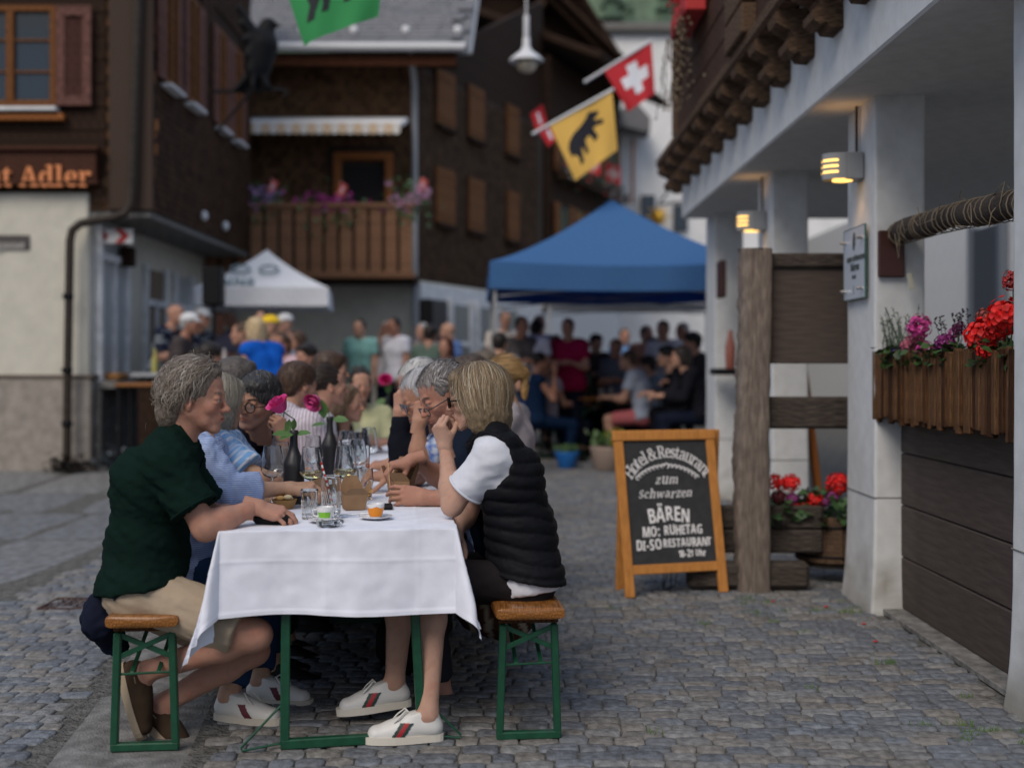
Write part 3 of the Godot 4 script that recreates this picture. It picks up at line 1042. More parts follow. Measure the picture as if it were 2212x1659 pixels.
# shoes in foot space: ankle above the origin, sole at y = 0, toes along +z
func shoe_bufs(kind: String) -> Dictionary:
	if shoe_kinds.has(kind): return shoe_kinds[kind]
	var up := Buf.new()
	var sole := Buf.new()
	var extra := Buf.new()
	var low := kind == "loafer"
	var f := Field.new(Vector3(-0.07, -0.01, -0.11), Vector3(0.07, 0.15, 0.24), 0.0042)
	f.cap(Vector3(0, 0.046, -0.052), Vector3(0, 0.042, 0.06), 0.031, 0.033, 0.03)
	for s in [-1.0, 1.0]: f.cap(Vector3(s * 0.009, 0.036, 0.06), Vector3(s * 0.011 + 0.004, 0.03, 0.152), 0.031, 0.026, 0.03)
	f.cap(Vector3(0, 0.055, -0.04), Vector3(0, 0.095 if not low else 0.075, -0.035), 0.036, 0.036, 0.02, 1)
	f.cap(Vector3(0, 0.06, 0.0), Vector3(0, 0.1 if not low else 0.07, 0.015), 0.034, 0.031, 0.03, 1)
	f.cap(Vector3(0, 0.066, 0.03), Vector3(0, 0.046, 0.1), 0.03, 0.025, 0.03)
	f.clip(Vector3(0, 0.02, 0), Vector3(0, -1, 0))
	f.net(up)
	for j in up.v.size():   # wear and the seam between toe cap and upper
		var p := up.v[j]
		var c := 1.0 - 0.25 * clampf((0.045 - p.y) / 0.03, 0.0, 1.0) * (0.5 + 0.5 * wr.get_noise_3dv(p * 60.0))
		up.c[j] = Color(c, c, c)
	var out := PackedVector2Array()
	for j in 28:
		var a := TAU * j / 28.0
		var z := 0.055 - cos(a) * 0.142
		var w := lerpf(0.038, 0.049, clampf((z + 0.03) / 0.12, 0.0, 1.0))
		var r := pow(absf(sin(a)), 0.62) * signf(sin(a))
		out.append(Vector2(r * w + 0.004 * clampf(z / 0.1, 0, 1), -z))
	sole.prism(out, 0.026, Transform3D(Basis(Vector3.RIGHT, Vector3.FORWARD, Vector3.UP), Vector3(0, 0.014, 0)))
	if kind == "sneaker":
		for j in 6:   # crossed laces
			var z := 0.035 + j * 0.013
			var y := 0.099 - j * 0.0052
			extra.tube([Vector3(-0.022, y - 0.012, z), Vector3(0, y, z + 0.004), Vector3(0.022, y - 0.012, z + 0.008)], [0.0036], 5)
		for s in [-1.0, 1.0]:
			extra.tube([Vector3(0, 0.1, 0.036), Vector3(s * 0.018, 0.112, 0.05), Vector3(s * 0.032, 0.09, 0.075), Vector3(s * 0.03, 0.075, 0.09)], [0.0034], 5)
	elif kind == "loafer":
		for s in [-1.0, 1.0]:
			extra.tube([Vector3(s * 0.03, 0.064, 0.005), Vector3(s * 0.035, 0.06, 0.04), Vector3(s * 0.022, 0.068, 0.085), Vector3(0, 0.07, 0.1)], [0.0024], 5)
			extra.tube([Vector3(s * 0.041, 0.062, -0.03), Vector3(s * 0.04, 0.06, -0.005)], [0.0024], 5)
	shoe_kinds[kind] = {"upper": up, "sole": sole, "laces": extra}
	return shoe_kinds[kind]

# hair strands as narrow ribbons that follow the skull, in head space
func strands(b: Buf, cfg: Dictionary, rng: RandomNumberGenerator) -> void:
	var ctr: Vector3 = cfg.get("ctr", Vector3(0, 0.03, -0.016))
	var rad: Vector3 = cfg.get("rad", Vector3(0.081, 0.093, 0.104))
	var n: int = cfg.n
	var steps: int = cfg.get("steps", 7)
	var cols: Array = cfg.cols
	var line: Callable = cfg.line
	var flow: Callable = cfg.flow
	var grav: float = cfg.get("grav", 0.25)
	var curl: float = cfg.get("curl", 0.15)
	var lift: float = cfg.get("lift", 0.12)
	var wid: float = cfg.get("width", 0.0022)
	var l0: float = cfg.len[0]
	var l1: float = cfg.len[1]
	var tip_in: float = cfg.get("tip_in", 0.0)
	var adh: float = cfg.get("adh", 0.0)
	var made := 0
	var tries := 0
	while made < n and tries < n * 6:
		tries += 1
		var d := Vector3(rng.randfn(), rng.randfn(), rng.randfn()).normalized()
		var ln: float = line.call(d)
		if ln <= 0.0: continue
		made += 1
		var p := ctr + d * rad
		var nor := (d / rad).normalized()
		var fl: Vector3 = flow.call(d, p)
		fl = fl - nor * fl.dot(nor)
		var dir := (fl.normalized() + nor * lift * rng.randf_range(0.6, 1.5) + Vector3(rng.randfn(), rng.randfn(), rng.randfn()) * curl * 0.5).normalized()
		var leng := rng.randf_range(l0, l1) * ln
		var st := leng / steps
		var ph := wr.get_noise_3dv(d * 9.0) * 9.0
		var cc: Color = cols[0].lerp(cols[1], clampf(0.45 + 0.9 * wr.get_noise_3dv(d * 7.0) + 0.4 * wr.get_noise_3dv(d * 22.0) + rng.randfn() * 0.12, 0.0, 1.0))
		if cols.size() > 2 and rng.randf() < 0.1: cc = cols[2]
		var k := b.v.size()
		var w := wid * rng.randf_range(0.7, 1.3)
		var sd := dir.cross(nor).normalized()
		var outof := rng.randf_range(0.0, 1.0) * float(cfg.get("vol", 0.006))
		for j in steps + 1:
			var t := float(j) / steps
			var hw := w * (1.0 - 0.75 * t * t)
			b.v.append(p - sd * hw); b.v.append(p + sd * hw)
			var sh := (nor * 0.8 + dir * 0.0 + sd * 0.0).normalized()
			b.n.append((sh - sd * 0.4).normalized()); b.n.append((sh + sd * 0.4).normalized())
			var ct := cc * lerpf(0.82, 1.12, t)
			ct.a = 1.0
			b.c.append(ct); b.c.append(ct)
			b.u.append(Vector2(0, t)); b.u.append(Vector2(1, t))
			if j == steps: break
			var sway := Vector3(sin(ph + t * 7.0), 0.4 * sin(ph * 1.7 + t * 9.0), cos(ph * 1.3 + t * 8.0)) * curl
			dir = (dir + Vector3(0, -grav, 0) * (0.4 + t) + sway * 0.55).normalized()
			if tip_in != 0.0 and t > 0.6: dir = (dir - Vector3(nor.x, 0, nor.z) * tip_in).normalized()
			if adh > 0.0 and ((p - ctr) / (rad + Vector3.ONE * outof)).length() > 1.03: dir = (dir - nor * adh).normalized()
			p += dir * st
			var q := (p - ctr) / (rad + Vector3.ONE * outof)
			if q.length() < 1.0 and p.y > ctr.y - 0.075:
				q = q.normalized()
				p = ctr + q * (rad + Vector3.ONE * outof)
				nor = (q / rad).normalized()
				dir = (dir - nor * minf(dir.dot(nor), 0.0)).normalized()
			else:
				nor = (nor + Vector3(p.x - ctr.x, 0, p.z - ctr.z).normalized() * 0.15).normalized()
			var s2 := dir.cross(nor)
			if s2.length() > 0.05: sd = s2.normalized()
		for j in steps:
			var a := k + j * 2
			b.lay(a, a + 1, a + 2); b.lay(a + 1, a + 3, a + 2)

# the mass of hair under the strands
func hair_cap(vols: Array, carve: Array, cell := 0.005, rough := 0.004) -> Buf:
	var f := Field.new(Vector3(-0.14, -0.22, -0.19), Vector3(0.14, 0.17, 0.14), cell)
	for w in vols: f.ell(T3(w[0].x, w[0].y, w[0].z), w[1], 0.02)
	for w in carve: f.ell(T3(w[0].x, w[0].y, w[0].z), w[1], 0.008, -1.0)
	var b := Buf.new()
	f.net(b, func(p, m): return rough * (wr.get_noise_3dv(p * Vector3(60, 22, 60)) + 0.6 * wr.get_noise_3dv(p * Vector3(160, 50, 160))),
		func(p, m):
			var c := 0.8 + 0.5 * wr.get_noise_3dv(p * Vector3(190, 40, 190))
			return Color(c, c, c))
	return b

func hair_style(kind: String, cols: Array, rng: RandomNumberGenerator, dense := 1.0) -> Buf:
	var face := [[Vector3(0, -0.062, 0.085), Vector3(0.069, 0.112, 0.088)]]
	var vols := []
	var cfg := {"cols": cols}
	var top := func(hl: float, side: float, back: float, d: Vector3) -> float:
		var a := clampf((0.75 - d.z) / 1.4, 0.0, 1.0)
		var lim := lerpf(hl, side, clampf(a / 0.5, 0, 1)) if a < 0.5 else lerpf(side, back, clampf((a - 0.5) / 0.35, 0, 1))
		return 1.0 if d.y > lim else 0.0
	var carve_ears := [[Vector3(0.085, -0.03, 0.0), Vector3(0.03, 0.04, 0.03)], [Vector3(-0.085, -0.03, 0.0), Vector3(0.03, 0.04, 0.03)]]
	match kind:
		"swept":
			vols = [[Vector3(0, 0.038, -0.022), Vector3(0.084, 0.092, 0.108)], [Vector3(0, -0.04, -0.085), Vector3(0.076, 0.085, 0.055)], [Vector3(0, 0.085, 0.03), Vector3(0.06, 0.035, 0.05)]]
			face = [[Vector3(0, -0.03, 0.1), Vector3(0.08, 0.124, 0.09)], [Vector3(0.075, -0.055, 0.0), Vector3(0.03, 0.045, 0.034)], [Vector3(-0.075, -0.055, 0.0), Vector3(0.03, 0.045, 0.034)]]
			cfg.merge({"n": int(6000 * dense), "len": [0.075, 0.14], "grav": 0.14, "curl": 0.5, "lift": 0.24, "vol": 0.03, "width": 0.001, "steps": 11, "adh": 0.42,
				"line": func(d): return top.call(0.66, -0.02, -0.85, d),
				"flow": func(d, p): return Vector3(d.x * 0.5, -0.35, -1.0) if d.z > -0.55 else Vector3(d.x * 0.4, -1.0, -0.2)})
		"bob":
			vols = [[Vector3(0, 0.036, -0.02), Vector3(0.088, 0.094, 0.11)], [Vector3(0.066, -0.045, -0.02), Vector3(0.03, 0.1, 0.062)], [Vector3(-0.066, -0.045, -0.02), Vector3(0.03, 0.1, 0.062)],
				[Vector3(0, -0.055, -0.075), Vector3(0.078, 0.105, 0.052)], [Vector3(0, 0.072, 0.06), Vector3(0.066, 0.034, 0.036)]]
			face = [[Vector3(0, -0.062, 0.1), Vector3(0.072, 0.112, 0.082)], [Vector3(0, -0.15, 0.03), Vector3(0.06, 0.06, 0.07)]]
			cfg.merge({"n": int(6000 * dense), "len": [0.225, 0.255], "grav": 0.3, "curl": 0.1, "lift": 0.1, "vol": 0.016, "width": 0.0011, "steps": 12, "tip_in": 0.1, "adh": 0.16,
				"line": func(d): return (0.3 if d.z > 0.45 else 0.5 + 0.5 * clampf((d.y + 0.05) / 0.9, 0.0, 1.0)) * top.call(0.56, -0.02, -0.6, d),
				"flow": func(d, p): return Vector3(signf(d.x + 0.12) * 0.9, -0.5, 0.5) if d.z > 0.45 else Vector3(d.x * 1.4, -1.0, -0.12 + d.z * 0.3)})
		"short":
			vols = [[Vector3(0, 0.034, -0.018), Vector3(0.079, 0.09, 0.102)], [Vector3(0, -0.02, -0.065), Vector3(0.064, 0.055, 0.04)]]
			face = [[Vector3(0, -0.048, 0.09), Vector3(0.085, 0.12, 0.088)]] + carve_ears
			cfg.merge({"n": int(3200 * dense), "len": [0.022, 0.05], "grav": 0.12, "curl": 0.22, "lift": 0.3, "vol": 0.006, "width": 0.0014, "steps": 5, "adh": 0.25,
				"line": func(d): return top.call(0.6, 0.1, -0.62, d),
				"flow": func(d, p): return Vector3(d.x * 0.6 + 0.3, 0.1, 0.6) if d.y > 0.55 else Vector3(d.x * 0.2, -0.7, -0.7)})
		"crop":   # full short hair with a fringe
			vols = [[Vector3(0, 0.042, -0.018), Vector3(0.088, 0.092, 0.108)], [Vector3(0, -0.02, -0.068), Vector3(0.07, 0.06, 0.045)], [Vector3(0.012, 0.078, 0.058), Vector3(0.062, 0.034, 0.036)]]
			face = [[Vector3(0, -0.062, 0.092), Vector3(0.076, 0.112, 0.086)]] + carve_ears
			cfg.merge({"n": int(3600 * dense), "len": [0.045, 0.085], "grav": 0.3, "curl": 0.25, "lift": 0.22, "vol": 0.014, "width": 0.0016, "steps": 7, "adh": 0.35,
				"line": func(d): return top.call(0.6, 0.0, -0.66, d),
				"flow": func(d, p): return Vector3(0.7, -0.1, 0.7) if d.y > 0.4 and d.z > -0.3 else Vector3(d.x * 0.4, -1.0, -0.3)})
		"long":
			vols = [[Vector3(0, 0.036, -0.02), Vector3(0.086, 0.094, 0.108)], [Vector3(0, -0.07, -0.085), Vector3(0.085, 0.14, 0.05)], [Vector3(0.066, -0.03, -0.03), Vector3(0.026, 0.08, 0.05)], [Vector3(-0.066, -0.03, -0.03), Vector3(0.026, 0.08, 0.05)]]
			face = [[Vector3(0, -0.05, 0.092), Vector3(0.074, 0.118, 0.084)]]
			cfg.merge({"n": int(2600 * dense), "len": [0.18, 0.3], "grav": 0.45, "curl": 0.14, "lift": 0.12, "vol": 0.016, "width": 0.0026, "steps": 9,
				"line": func(d): return top.call(0.62, -0.1, -0.6, d),
				"flow": func(d, p): return Vector3(signf(d.x) * 0.7, -0.5, -0.5)})
		"tied":
			vols = [[Vector3(0, 0.034, -0.018), Vector3(0.08, 0.09, 0.103)], [Vector3(0, 0.03, -0.14), Vector3(0.034, 0.04, 0.036)], [Vector3(0, -0.05, -0.15), Vector3(0.026, 0.08, 0.024)]]
			face = [[Vector3(0, -0.048, 0.09), Vector3(0.085, 0.12, 0.088)]] + carve_ears
			cfg.merge({"n": int(1800 * dense), "len": [0.08, 0.12], "grav": 0.02, "curl": 0.05, "lift": 0.02, "vol": 0.004, "width": 0.0024, "steps": 6,
				"line": func(d): return top.call(0.62, 0.05, -0.5, d),
				"flow": func(d, p): return Vector3(0, 0.03, -0.14) - p})
	if dense <= 0.0:
		cfg.n = 0
	var cap := hair_cap(vols, face, 0.0052 if dense > 0.3 else 0.008)
	var base: Color = cols[0]
	var b := Buf.new()
	base = base.lerp(cols[1], 0.3)
	b.add(cap, Transform3D(), false, base)
	if dense > 0.0: strands(b, cfg, rng)
	return b

func frame(fwd: Vector3, up: Vector3, at_: Vector3, k := 1.0) -> Transform3D:
	var z := fwd.normalized()
	var x := up.cross(z).normalized()
	return Transform3D(Basis(x, z.cross(x), z) * Basis.from_scale(Vector3.ONE * k), at_)

# joints of a person in a standard pose; f = where the person faces
func joints(base: Vector3, yaw: float, pose: String, hs := 1.0, lean := 0.0, arms := "") -> Dictionary:
	var t := Transform3D(Basis(Vector3.UP, yaw), base)   # local +z is forward, +x is the person's left
	var sit := pose == "sit"
	var py := 0.56 if sit else 0.93 * hs
	var j := {}
	var sp := func(h: float, z: float) -> Vector3:   # along the leaning spine
		return Vector3(0, py + h * hs * cos(lean) - z * sin(lean), h * hs * sin(lean) + z * cos(lean))
	j.pel = Vector3(0, py, 0)
	j.waist = sp.call(0.16, -0.01)
	j.chest = sp.call(0.36, 0.0)
	j.neck = sp.call(0.52, -0.015)
	j.head = sp.call(0.695, 0.03)
	for s in [1.0, -1.0]:
		var n := "L" if s > 0 else "R"
		j["sh" + n] = sp.call(0.475, -0.01) + Vector3(s * 0.185 * hs, 0, 0)
		j["el" + n] = sp.call(0.21, -0.02) + Vector3(s * 0.235 * hs, 0, 0.03)
		j["wr" + n] = j["el" + n] + Vector3(s * 0.0, -0.235 * hs, 0.08)
		j["hip" + n] = Vector3(s * 0.092, py - 0.02, 0.01)
		if sit:
			j["kn" + n] = Vector3(s * 0.13, 0.5, 0.44)
			j["an" + n] = Vector3(s * 0.12, 0.09, 0.4)
		else:
			j["kn" + n] = Vector3(s * 0.1, 0.5 * hs, 0.03)
			j["an" + n] = Vector3(s * 0.11, 0.09, -0.02)
		j["toe" + n] = Vector3(0, 0, 1)
		if arms == "table":
			j["el" + n] = j["sh" + n] + Vector3(s * 0.06, -0.27, 0.1)
			j["wr" + n] = j["el" + n] + Vector3(-s * 0.12, 0.02, 0.22)
		elif arms == "front":
			j["el" + n] = j["sh" + n] + Vector3(s * 0.05, -0.28, 0.02)
			j["wr" + n] = j["el" + n] + Vector3(-s * 0.12, 0.06, 0.21)
		elif arms == "drink" and s < 0:
			j["el" + n] = j["sh" + n] + Vector3(s * 0.06, -0.23, 0.16)
			j["wr" + n] = j["head"] + Vector3(-0.07, -0.09, 0.16)
		elif arms == "chin" and s > 0:
			j["el" + n] = j["sh" + n] + Vector3(s * 0.02, -0.26, 0.2)
			j["wr" + n] = j["head"] + Vector3(0.05, -0.13, 0.09)
	for k in j: j[k] = t.basis * j[k] if (k as String).begins_with("toe") else t * j[k]
	j.f = t.basis.z
	j.u = Vector3.UP
	return j

func torso(f: Field, j: Dictionary, s: float, g: float, belly := 0.0, yoke := 1.0) -> void:
	var rh: Vector3 = (j.hipR - j.hipL).normalized()
	var rs: Vector3 = (j.shR - j.shL).normalized()
	var fw: Vector3 = rs.cross(j.neck - j.waist).normalized()
	if fw.dot(j.f) < 0.0: fw = -fw
	f.cap(j.hipL, j.hipR, 0.105 * s + g, 0.105 * s + g, 0.06)
	for q in [-1.0, 1.0]:
		f.cap(j.pel + rh * q * 0.06 * s, j.waist + rs * q * 0.058 * s, 0.1 * s + g, 0.088 * s + g, 0.06)
		f.cap(j.waist + rs * q * 0.058 * s, j.chest + rs * q * 0.08 * s, 0.088 * s + g, 0.092 * s + g, 0.06)
		var sh: Vector3 = j.shR if q > 0.0 else j.shL
		f.cap(j.chest + rs * q * 0.08 * s, sh.lerp(j.neck, 0.3) - (j.neck - j.chest) * 0.15, 0.092 * s + g, 0.062 * s + g, 0.06)
		f.cap(j.neck.lerp(sh, 0.3), j.neck.lerp(sh, yoke), 0.052 * s + g, 0.054 * s + g, 0.05)
	if belly > 0.0:
		f.ell(Transform3D(Basis(), j.waist.lerp(j.pel, 0.3) + fw * belly), Vector3(0.11, 0.12, 0.11) * s, 0.06)

func limb(f: Field, a: Vector3, b: Vector3, d: Vector3, r: Array, upto: float, g: float, k := 0.03) -> void:
	# two bones a-b-d, covered from a up to "upto" (1 = the middle joint, 2 = the end), with an even layer g
	if upto <= 0.0: return
	if upto < 1.0:
		f.cap(a, a.lerp(b, upto), r[0] + g, lerpf(r[0], r[1], upto) + g * 1.35, k, 1)
		return
	f.cap(a, b, r[0] + g, r[1] + g, k)
	if upto > 1.0:
		var t := upto - 1.0
		var e := b.lerp(d, t)
		if r.size() > 3 and t > 0.35:   # the swell of the calf or forearm
			f.cap(b, b.lerp(d, 0.3), r[1] + g, r[3] + g, k)
			f.cap(b.lerp(d, 0.3), e, r[3] + g, lerpf(r[3], r[2], (t - 0.3) / 0.7) + g, k, 0 if upto >= 2.0 else 1)
		else:
			f.cap(b, e, r[1] + g, lerpf(r[1], r[2], t) + g, k, 0 if upto >= 2.0 else 1)

func bounds(j: Dictionary, keys: Array, m: float) -> Array:
	var lo := Vector3.ONE * 1e9
	var hi := -lo
	for k in keys:
		lo = lo.min(j[k]); hi = hi.max(j[k])
	return [lo - Vector3.ONE * m, hi + Vector3.ONE * m]

# builds a person from joints and returns the node
func person(spec: Dictionary) -> Node3D:
	var j: Dictionary = spec.j
	var s: float = spec.get("s", 1.0)
	var cell: float = spec.get("cell", 0.022)
	var skin: Color = spec.get("skin", Color(0.5, 0.29, 0.21))
	var base := Vector3(j.pel.x, gy(j.pel), j.pel.z)
	var root := thing("person", spec.label, "person", base, spec.get("group", ""))
	var rng := RandomNumberGenerator.new()
	rng.seed = hash(spec.label)
	var armr := [0.048 * s, 0.04 * s, 0.026 * s, 0.042 * s]
	var lk: float = s * float(spec.get("leg_k", 1.0))
	var legr := [0.082 * lk, 0.056 * lk, 0.038 * lk, 0.056 * lk]
	# body
	var bb := bounds(j, ["pel", "neck", "shL", "shR", "elL", "elR", "wrL", "wrR", "hipL", "hipR", "knL", "knR", "anL", "anR", "head"], 0.16)
	var f := Field.new(bb[0], bb[1], cell)
	torso(f, j, s, -0.004, 0.0)
	for n in ["L", "R"]:
		limb(f, j["sh" + n], j["el" + n], j["wr" + n], armr, 2.0, 0.0)
		limb(f, j["hip" + n], j["kn" + n], j["an" + n], legr, 2.0, 0.0)
		f.cap(j["an" + n], j["an" + n] + j.get("toe" + n).normalized() * 0.09 - j.get("foot_up" + n, Vector3.UP) * 0.045, 0.033, 0.026, 0.03)
	var hu: Vector3 = j.get("hu", (j.head - j.neck).normalized())
	var hf: Vector3 = j.get("hf", j.f)
	var hk: float = spec.get("hk", 1.0 if s > 0.95 else 0.95)
	var ht := frame(hf, hu, j.head, hk)
	f.cap(j.neck, ht * Vector3(0, -0.075, -0.03), 0.058 * s, 0.052 * s, 0.03)
	var body := Buf.new()
	f.net(body, null, func(p, m):
		var c := 1.0 + 0.14 * wr.get_noise_3dv(p * 24.0) + 0.12 * wr.get_noise_3dv(p * 90.0)
		var rd := maxf(0.0, wr.get_noise_3dv(p * 14.0 + Vector3(5, 0, 0)))
		return Color(c, c * (1.0 - 0.22 * rd), c * (1.0 - 0.26 * rd)))
	body.add(head_buf(spec.get("face", {"cell": 0.006})), ht)
	for n in ["L", "R"]:
		var h: Array = spec.get("hand" + n, ["relaxed", Vector3.ZERO, Vector3.ZERO])
		var dir: Vector3 = h[1] if h[1] != Vector3.ZERO else (j["wr" + n] - j["el" + n])
		dir = dir.normalized()
		var dors: Vector3 = h[2]
		if dors == Vector3.ZERO:
			dors = Vector3.UP if absf(dir.y) < 0.75 else (j["sh" + n] - j.chest)
		var z := (dors - dir * dors.dot(dir)).normalized()
		var x := dir.cross(z)
		var b := Basis(x, dir, z)
		if n == "L": b = b * Basis.from_scale(Vector3(-1, 1, 1))
		body.add(hand_buf(h[0]), Transform3D(b * Basis.from_scale(Vector3.ONE * (1.0 if s > 0.95 else 0.92)), j["wr" + n]), n == "L")
	part(root, "body", body, skin_mat(skin), base)
	if spec.get("eyes", false):
		var e := Buf.new()
		e.add(eye_buf(spec.get("iris", Color(0.1, 0.14, 0.18))), ht)
		part(root, "eyes", e, M.eye, base)
	# hair
	if spec.has("hair"):
		var hb := Buf.new()
		hb.add(hair_style(spec.hair[0], spec.hair[1], rng, spec.get("dense", 0.12)), ht)
		if spec.get("brows", false):
			brows(hb, ht, spec.get("brow_col", spec.hair[1][0]), rng)
		part(root, "hair", hb, M.hair, base)
	# top
	var layers: Array = spec.get("tops", [spec.top] if spec.has("top") else [])
	for tp in layers:
		var sl: float = tp.get("sleeve", 0.6)
		var b2 := bounds(j, ["pel", "neck", "shL", "shR", "hipL", "hipR"] + (["elL", "elR"] if sl > 0.0 else []) + (["wrL", "wrR"] if sl > 1.0 else []), 0.2)
		var g := Field.new(b2[0], b2[1], tp.get("cell", cell))
		torso(g, j, s, tp.get("thick", 0.012), tp.get("belly", 0.0), tp.get("yoke", 1.0))
		var hem: float = tp.get("hem", 0.03)
		var hn: Vector3 = (j.pel - j.waist).normalized()
		g.clip(j.pel + hn * hem, (hn + j.f * float(tp.get("hem_tilt", 0.0))).normalized())
		var nn: Vector3 = (j.neck - j.chest).normalized() * 0.9 + j.f * 0.35
		g.clip(j.neck + (j.neck - j.chest).normalized() * tp.get("top", 0.035), nn.normalized())
		for n in ["L", "R"]:
			if tp.has("armhole"): g.ell(Transform3D(Basis(), j["sh" + n].lerp(j["el" + n], 0.16) + (j["sh" + n] - j.chest).normalized() * 0.025), Vector3.ONE * tp.armhole, 0.012, -1.0)
			limb(g, j["sh" + n], j["el" + n], j["wr" + n], armr, sl, tp.get("loose", 0.012))
		var sb := Buf.new()
		g.net(sb, tp.get("disp", func(p, m): return 0.006 * wr.get_noise_3dv(p * Vector3(9, 17, 9)) + 0.0035 * wr.get_noise_3dv(p * Vector3(30, 46, 30))), tp.get("tint", null))
		var sh := part(root, tp.get("name", "shirt"), sb, tp.mat, base)
		if tp.has("cuff"):
			for n in ["L", "R"]:
				var hb := Buf.new()
				var c: Vector3 = j["sh" + n].lerp(j["el" + n], sl - 0.03)
				var ax: Vector3 = (j["el" + n] - j["sh" + n]).normalized()
				var x := ax.cross(Vector3(0.3, 0.2, 1)).normalized()
				var rr: float = lerpf(armr[0], armr[1], sl) + float(tp.loose) * 1.35 + 0.001
				var pts := []
				for k in 25: pts.append(c + (x * cos(TAU * k / 24.0) + ax.cross(x) * sin(TAU * k / 24.0)) * rr)
				hb.tube(pts, [0.0045], 6)
				part(sh, "sleeve_hem", hb, tp.mat, base)
		if tp.has("collar"):
			var cb := Buf.new()
			collar(cb, j, s, tp.collar, tp.get("collar_r", 0.0))
			part(sh, "collar", cb, tp.get("collar_mat", tp.mat), base)
	if spec.has("bottom"):
		var bt: Dictionary = spec.bottom
		var leg: float = bt.get("leg", 1.9)
		var b3 := bounds(j, ["pel", "waist", "hipL", "hipR", "knL", "knR", "anL", "anR"], 0.16)
		var g := Field.new(b3[0], b3[1], bt.get("cell", cell))
		g.cap(j.hipL, j.hipR, 0.108 * s, 0.108 * s, 0.06)
		var rh: Vector3 = (j.hipR - j.hipL).normalized()
		for q in [-1.0, 1.0]:
			g.cap(j.pel + rh * q * 0.06 * s, j.pel.lerp(j.waist, 0.8) + rh * q * 0.058 * s, 0.102 * s, 0.094 * s, 0.06)
		var up: Vector3 = (j.waist - j.pel).normalized()
		g.clip(j.pel + up * 0.09, up)
		for n in ["L", "R"]:
			limb(g, j["hip" + n], j["kn" + n], j["an" + n], legr, leg, bt.get("loose", 0.014))
		var pb := Buf.new()
		g.net(pb, bt.get("disp", func(p, m): return 0.006 * wr.get_noise_3dv(p * Vector3(9, 18, 9)) + 0.002 * wr.get_noise_3dv(p * Vector3(30, 50, 30))), bt.get("tint", null))
		part(root, bt.get("name", "trousers"), pb, bt.mat, base)
	if spec.has("shoes"):
		var sk: String = spec.shoes[0]
		var sbufs := shoe_bufs(sk)
		for n in ["L", "R"]:
			var an: Vector3 = j["an" + n]
			var toe: Vector3 = j["toe" + n]
			var upv: Vector3 = j.get("foot_up" + n, Vector3.UP)
			var z := (toe - upv * toe.dot(upv)).normalized()
			var ft := Transform3D(Basis(upv.cross(z), upv, z), an - upv * 0.088 + z * 0.03)
			var ub := Buf.new(); ub.add(sbufs.upper, ft)
			var shoe := part(root, "shoe", ub, spec.shoes[1], base)
			var so := Buf.new(); so.add(sbufs.sole, ft)
			part(shoe, "sole", so, spec.shoes[2], base)
			if (sbufs.laces as Buf).v.size() and spec.has("laces"):
				var lb := Buf.new(); lb.add(sbufs.laces, ft)
				part(shoe, "laces", lb, spec.laces, base)
			if spec.has("stripe"):
				for w in spec.stripe:   # [material, from z, to z]
					var stb := Buf.new()
					var uu: Buf = sbufs.upper
					for q in range(0, uu.i.size(), 3):
						var mid := (uu.v[uu.i[q]] + uu.v[uu.i[q + 1]] + uu.v[uu.i[q + 2]]) / 3.0
						var zz := mid.z + (mid.y - 0.03) * 0.7
						if zz > w[1] and zz < w[2] and mid.y < 0.074 and absf(mid.x) > 0.01:
							for k in 3:
								stb.i.append(stb.v.size())
								stb.v.append(ft * (uu.v[uu.i[q + k]] + uu.n[uu.i[q + k]] * 0.0014)); stb.n.append(ft.basis * uu.n[uu.i[q + k]])
								stb.c.append(Color.WHITE); stb.u.append(Vector2.ZERO)
					part(shoe, "stripe", stb, w[0], base)
	if spec.has("glasses"):
		var gl: Dictionary = spec.glasses
		var gb := Buf.new()
		var lens := Buf.new()
		var gt := ht * Transform3D(Basis(Vector3.RIGHT, float(gl.get("tilt", 0.06))), Vector3(0, float(gl.get("drop", -0.006)), 0.002))
		for q in [-1.0, 1.0]:
			var ring := []
			for m in 17:
				var a := TAU * m / 16.0
				var rx: float = gl.get("rx", 0.024)
				var ry: float = gl.get("ry", 0.02)
				var sq: float = gl.get("sq", 1.0)
				ring.append(gt * Vector3(q * 0.033 + rx * signf(cos(a)) * pow(absf(cos(a)), sq), ry * signf(sin(a)) * pow(absf(sin(a)), sq), 0.1 - absf(rx * cos(a)) * 0.0 - 0.004 * absf(cos(a))))
			gb.tube(ring, [gl.get("r", 0.0018)], 6)
			lens.sheet(6, 1, func(a, c):
				var k := roundi(a * 6) * 16 / 6
				return ring[k].lerp(gt * Vector3(q * 0.033, 0, 0.099), c))
			gb.tube([gt * Vector3(q * 0.057, 0.006, 0.095), gt * Vector3(q * 0.072, 0.006, 0.07), gt * Vector3(q * 0.08, 0.004, 0.0), gt * Vector3(q * 0.079, -0.012, -0.028)], [gl.get("arm", 0.002)], 6)
		gb.tube([gt * Vector3(-0.01, 0.004, 0.1), gt * Vector3(0, 0.007, 0.105), gt * Vector3(0.01, 0.004, 0.1)], [0.0018], 6)
		var gn := part(root, "glasses", gb, gl.mat, base)
		part(gn, "lens", lens, gl.get("lens", M.pane), base)
	return root

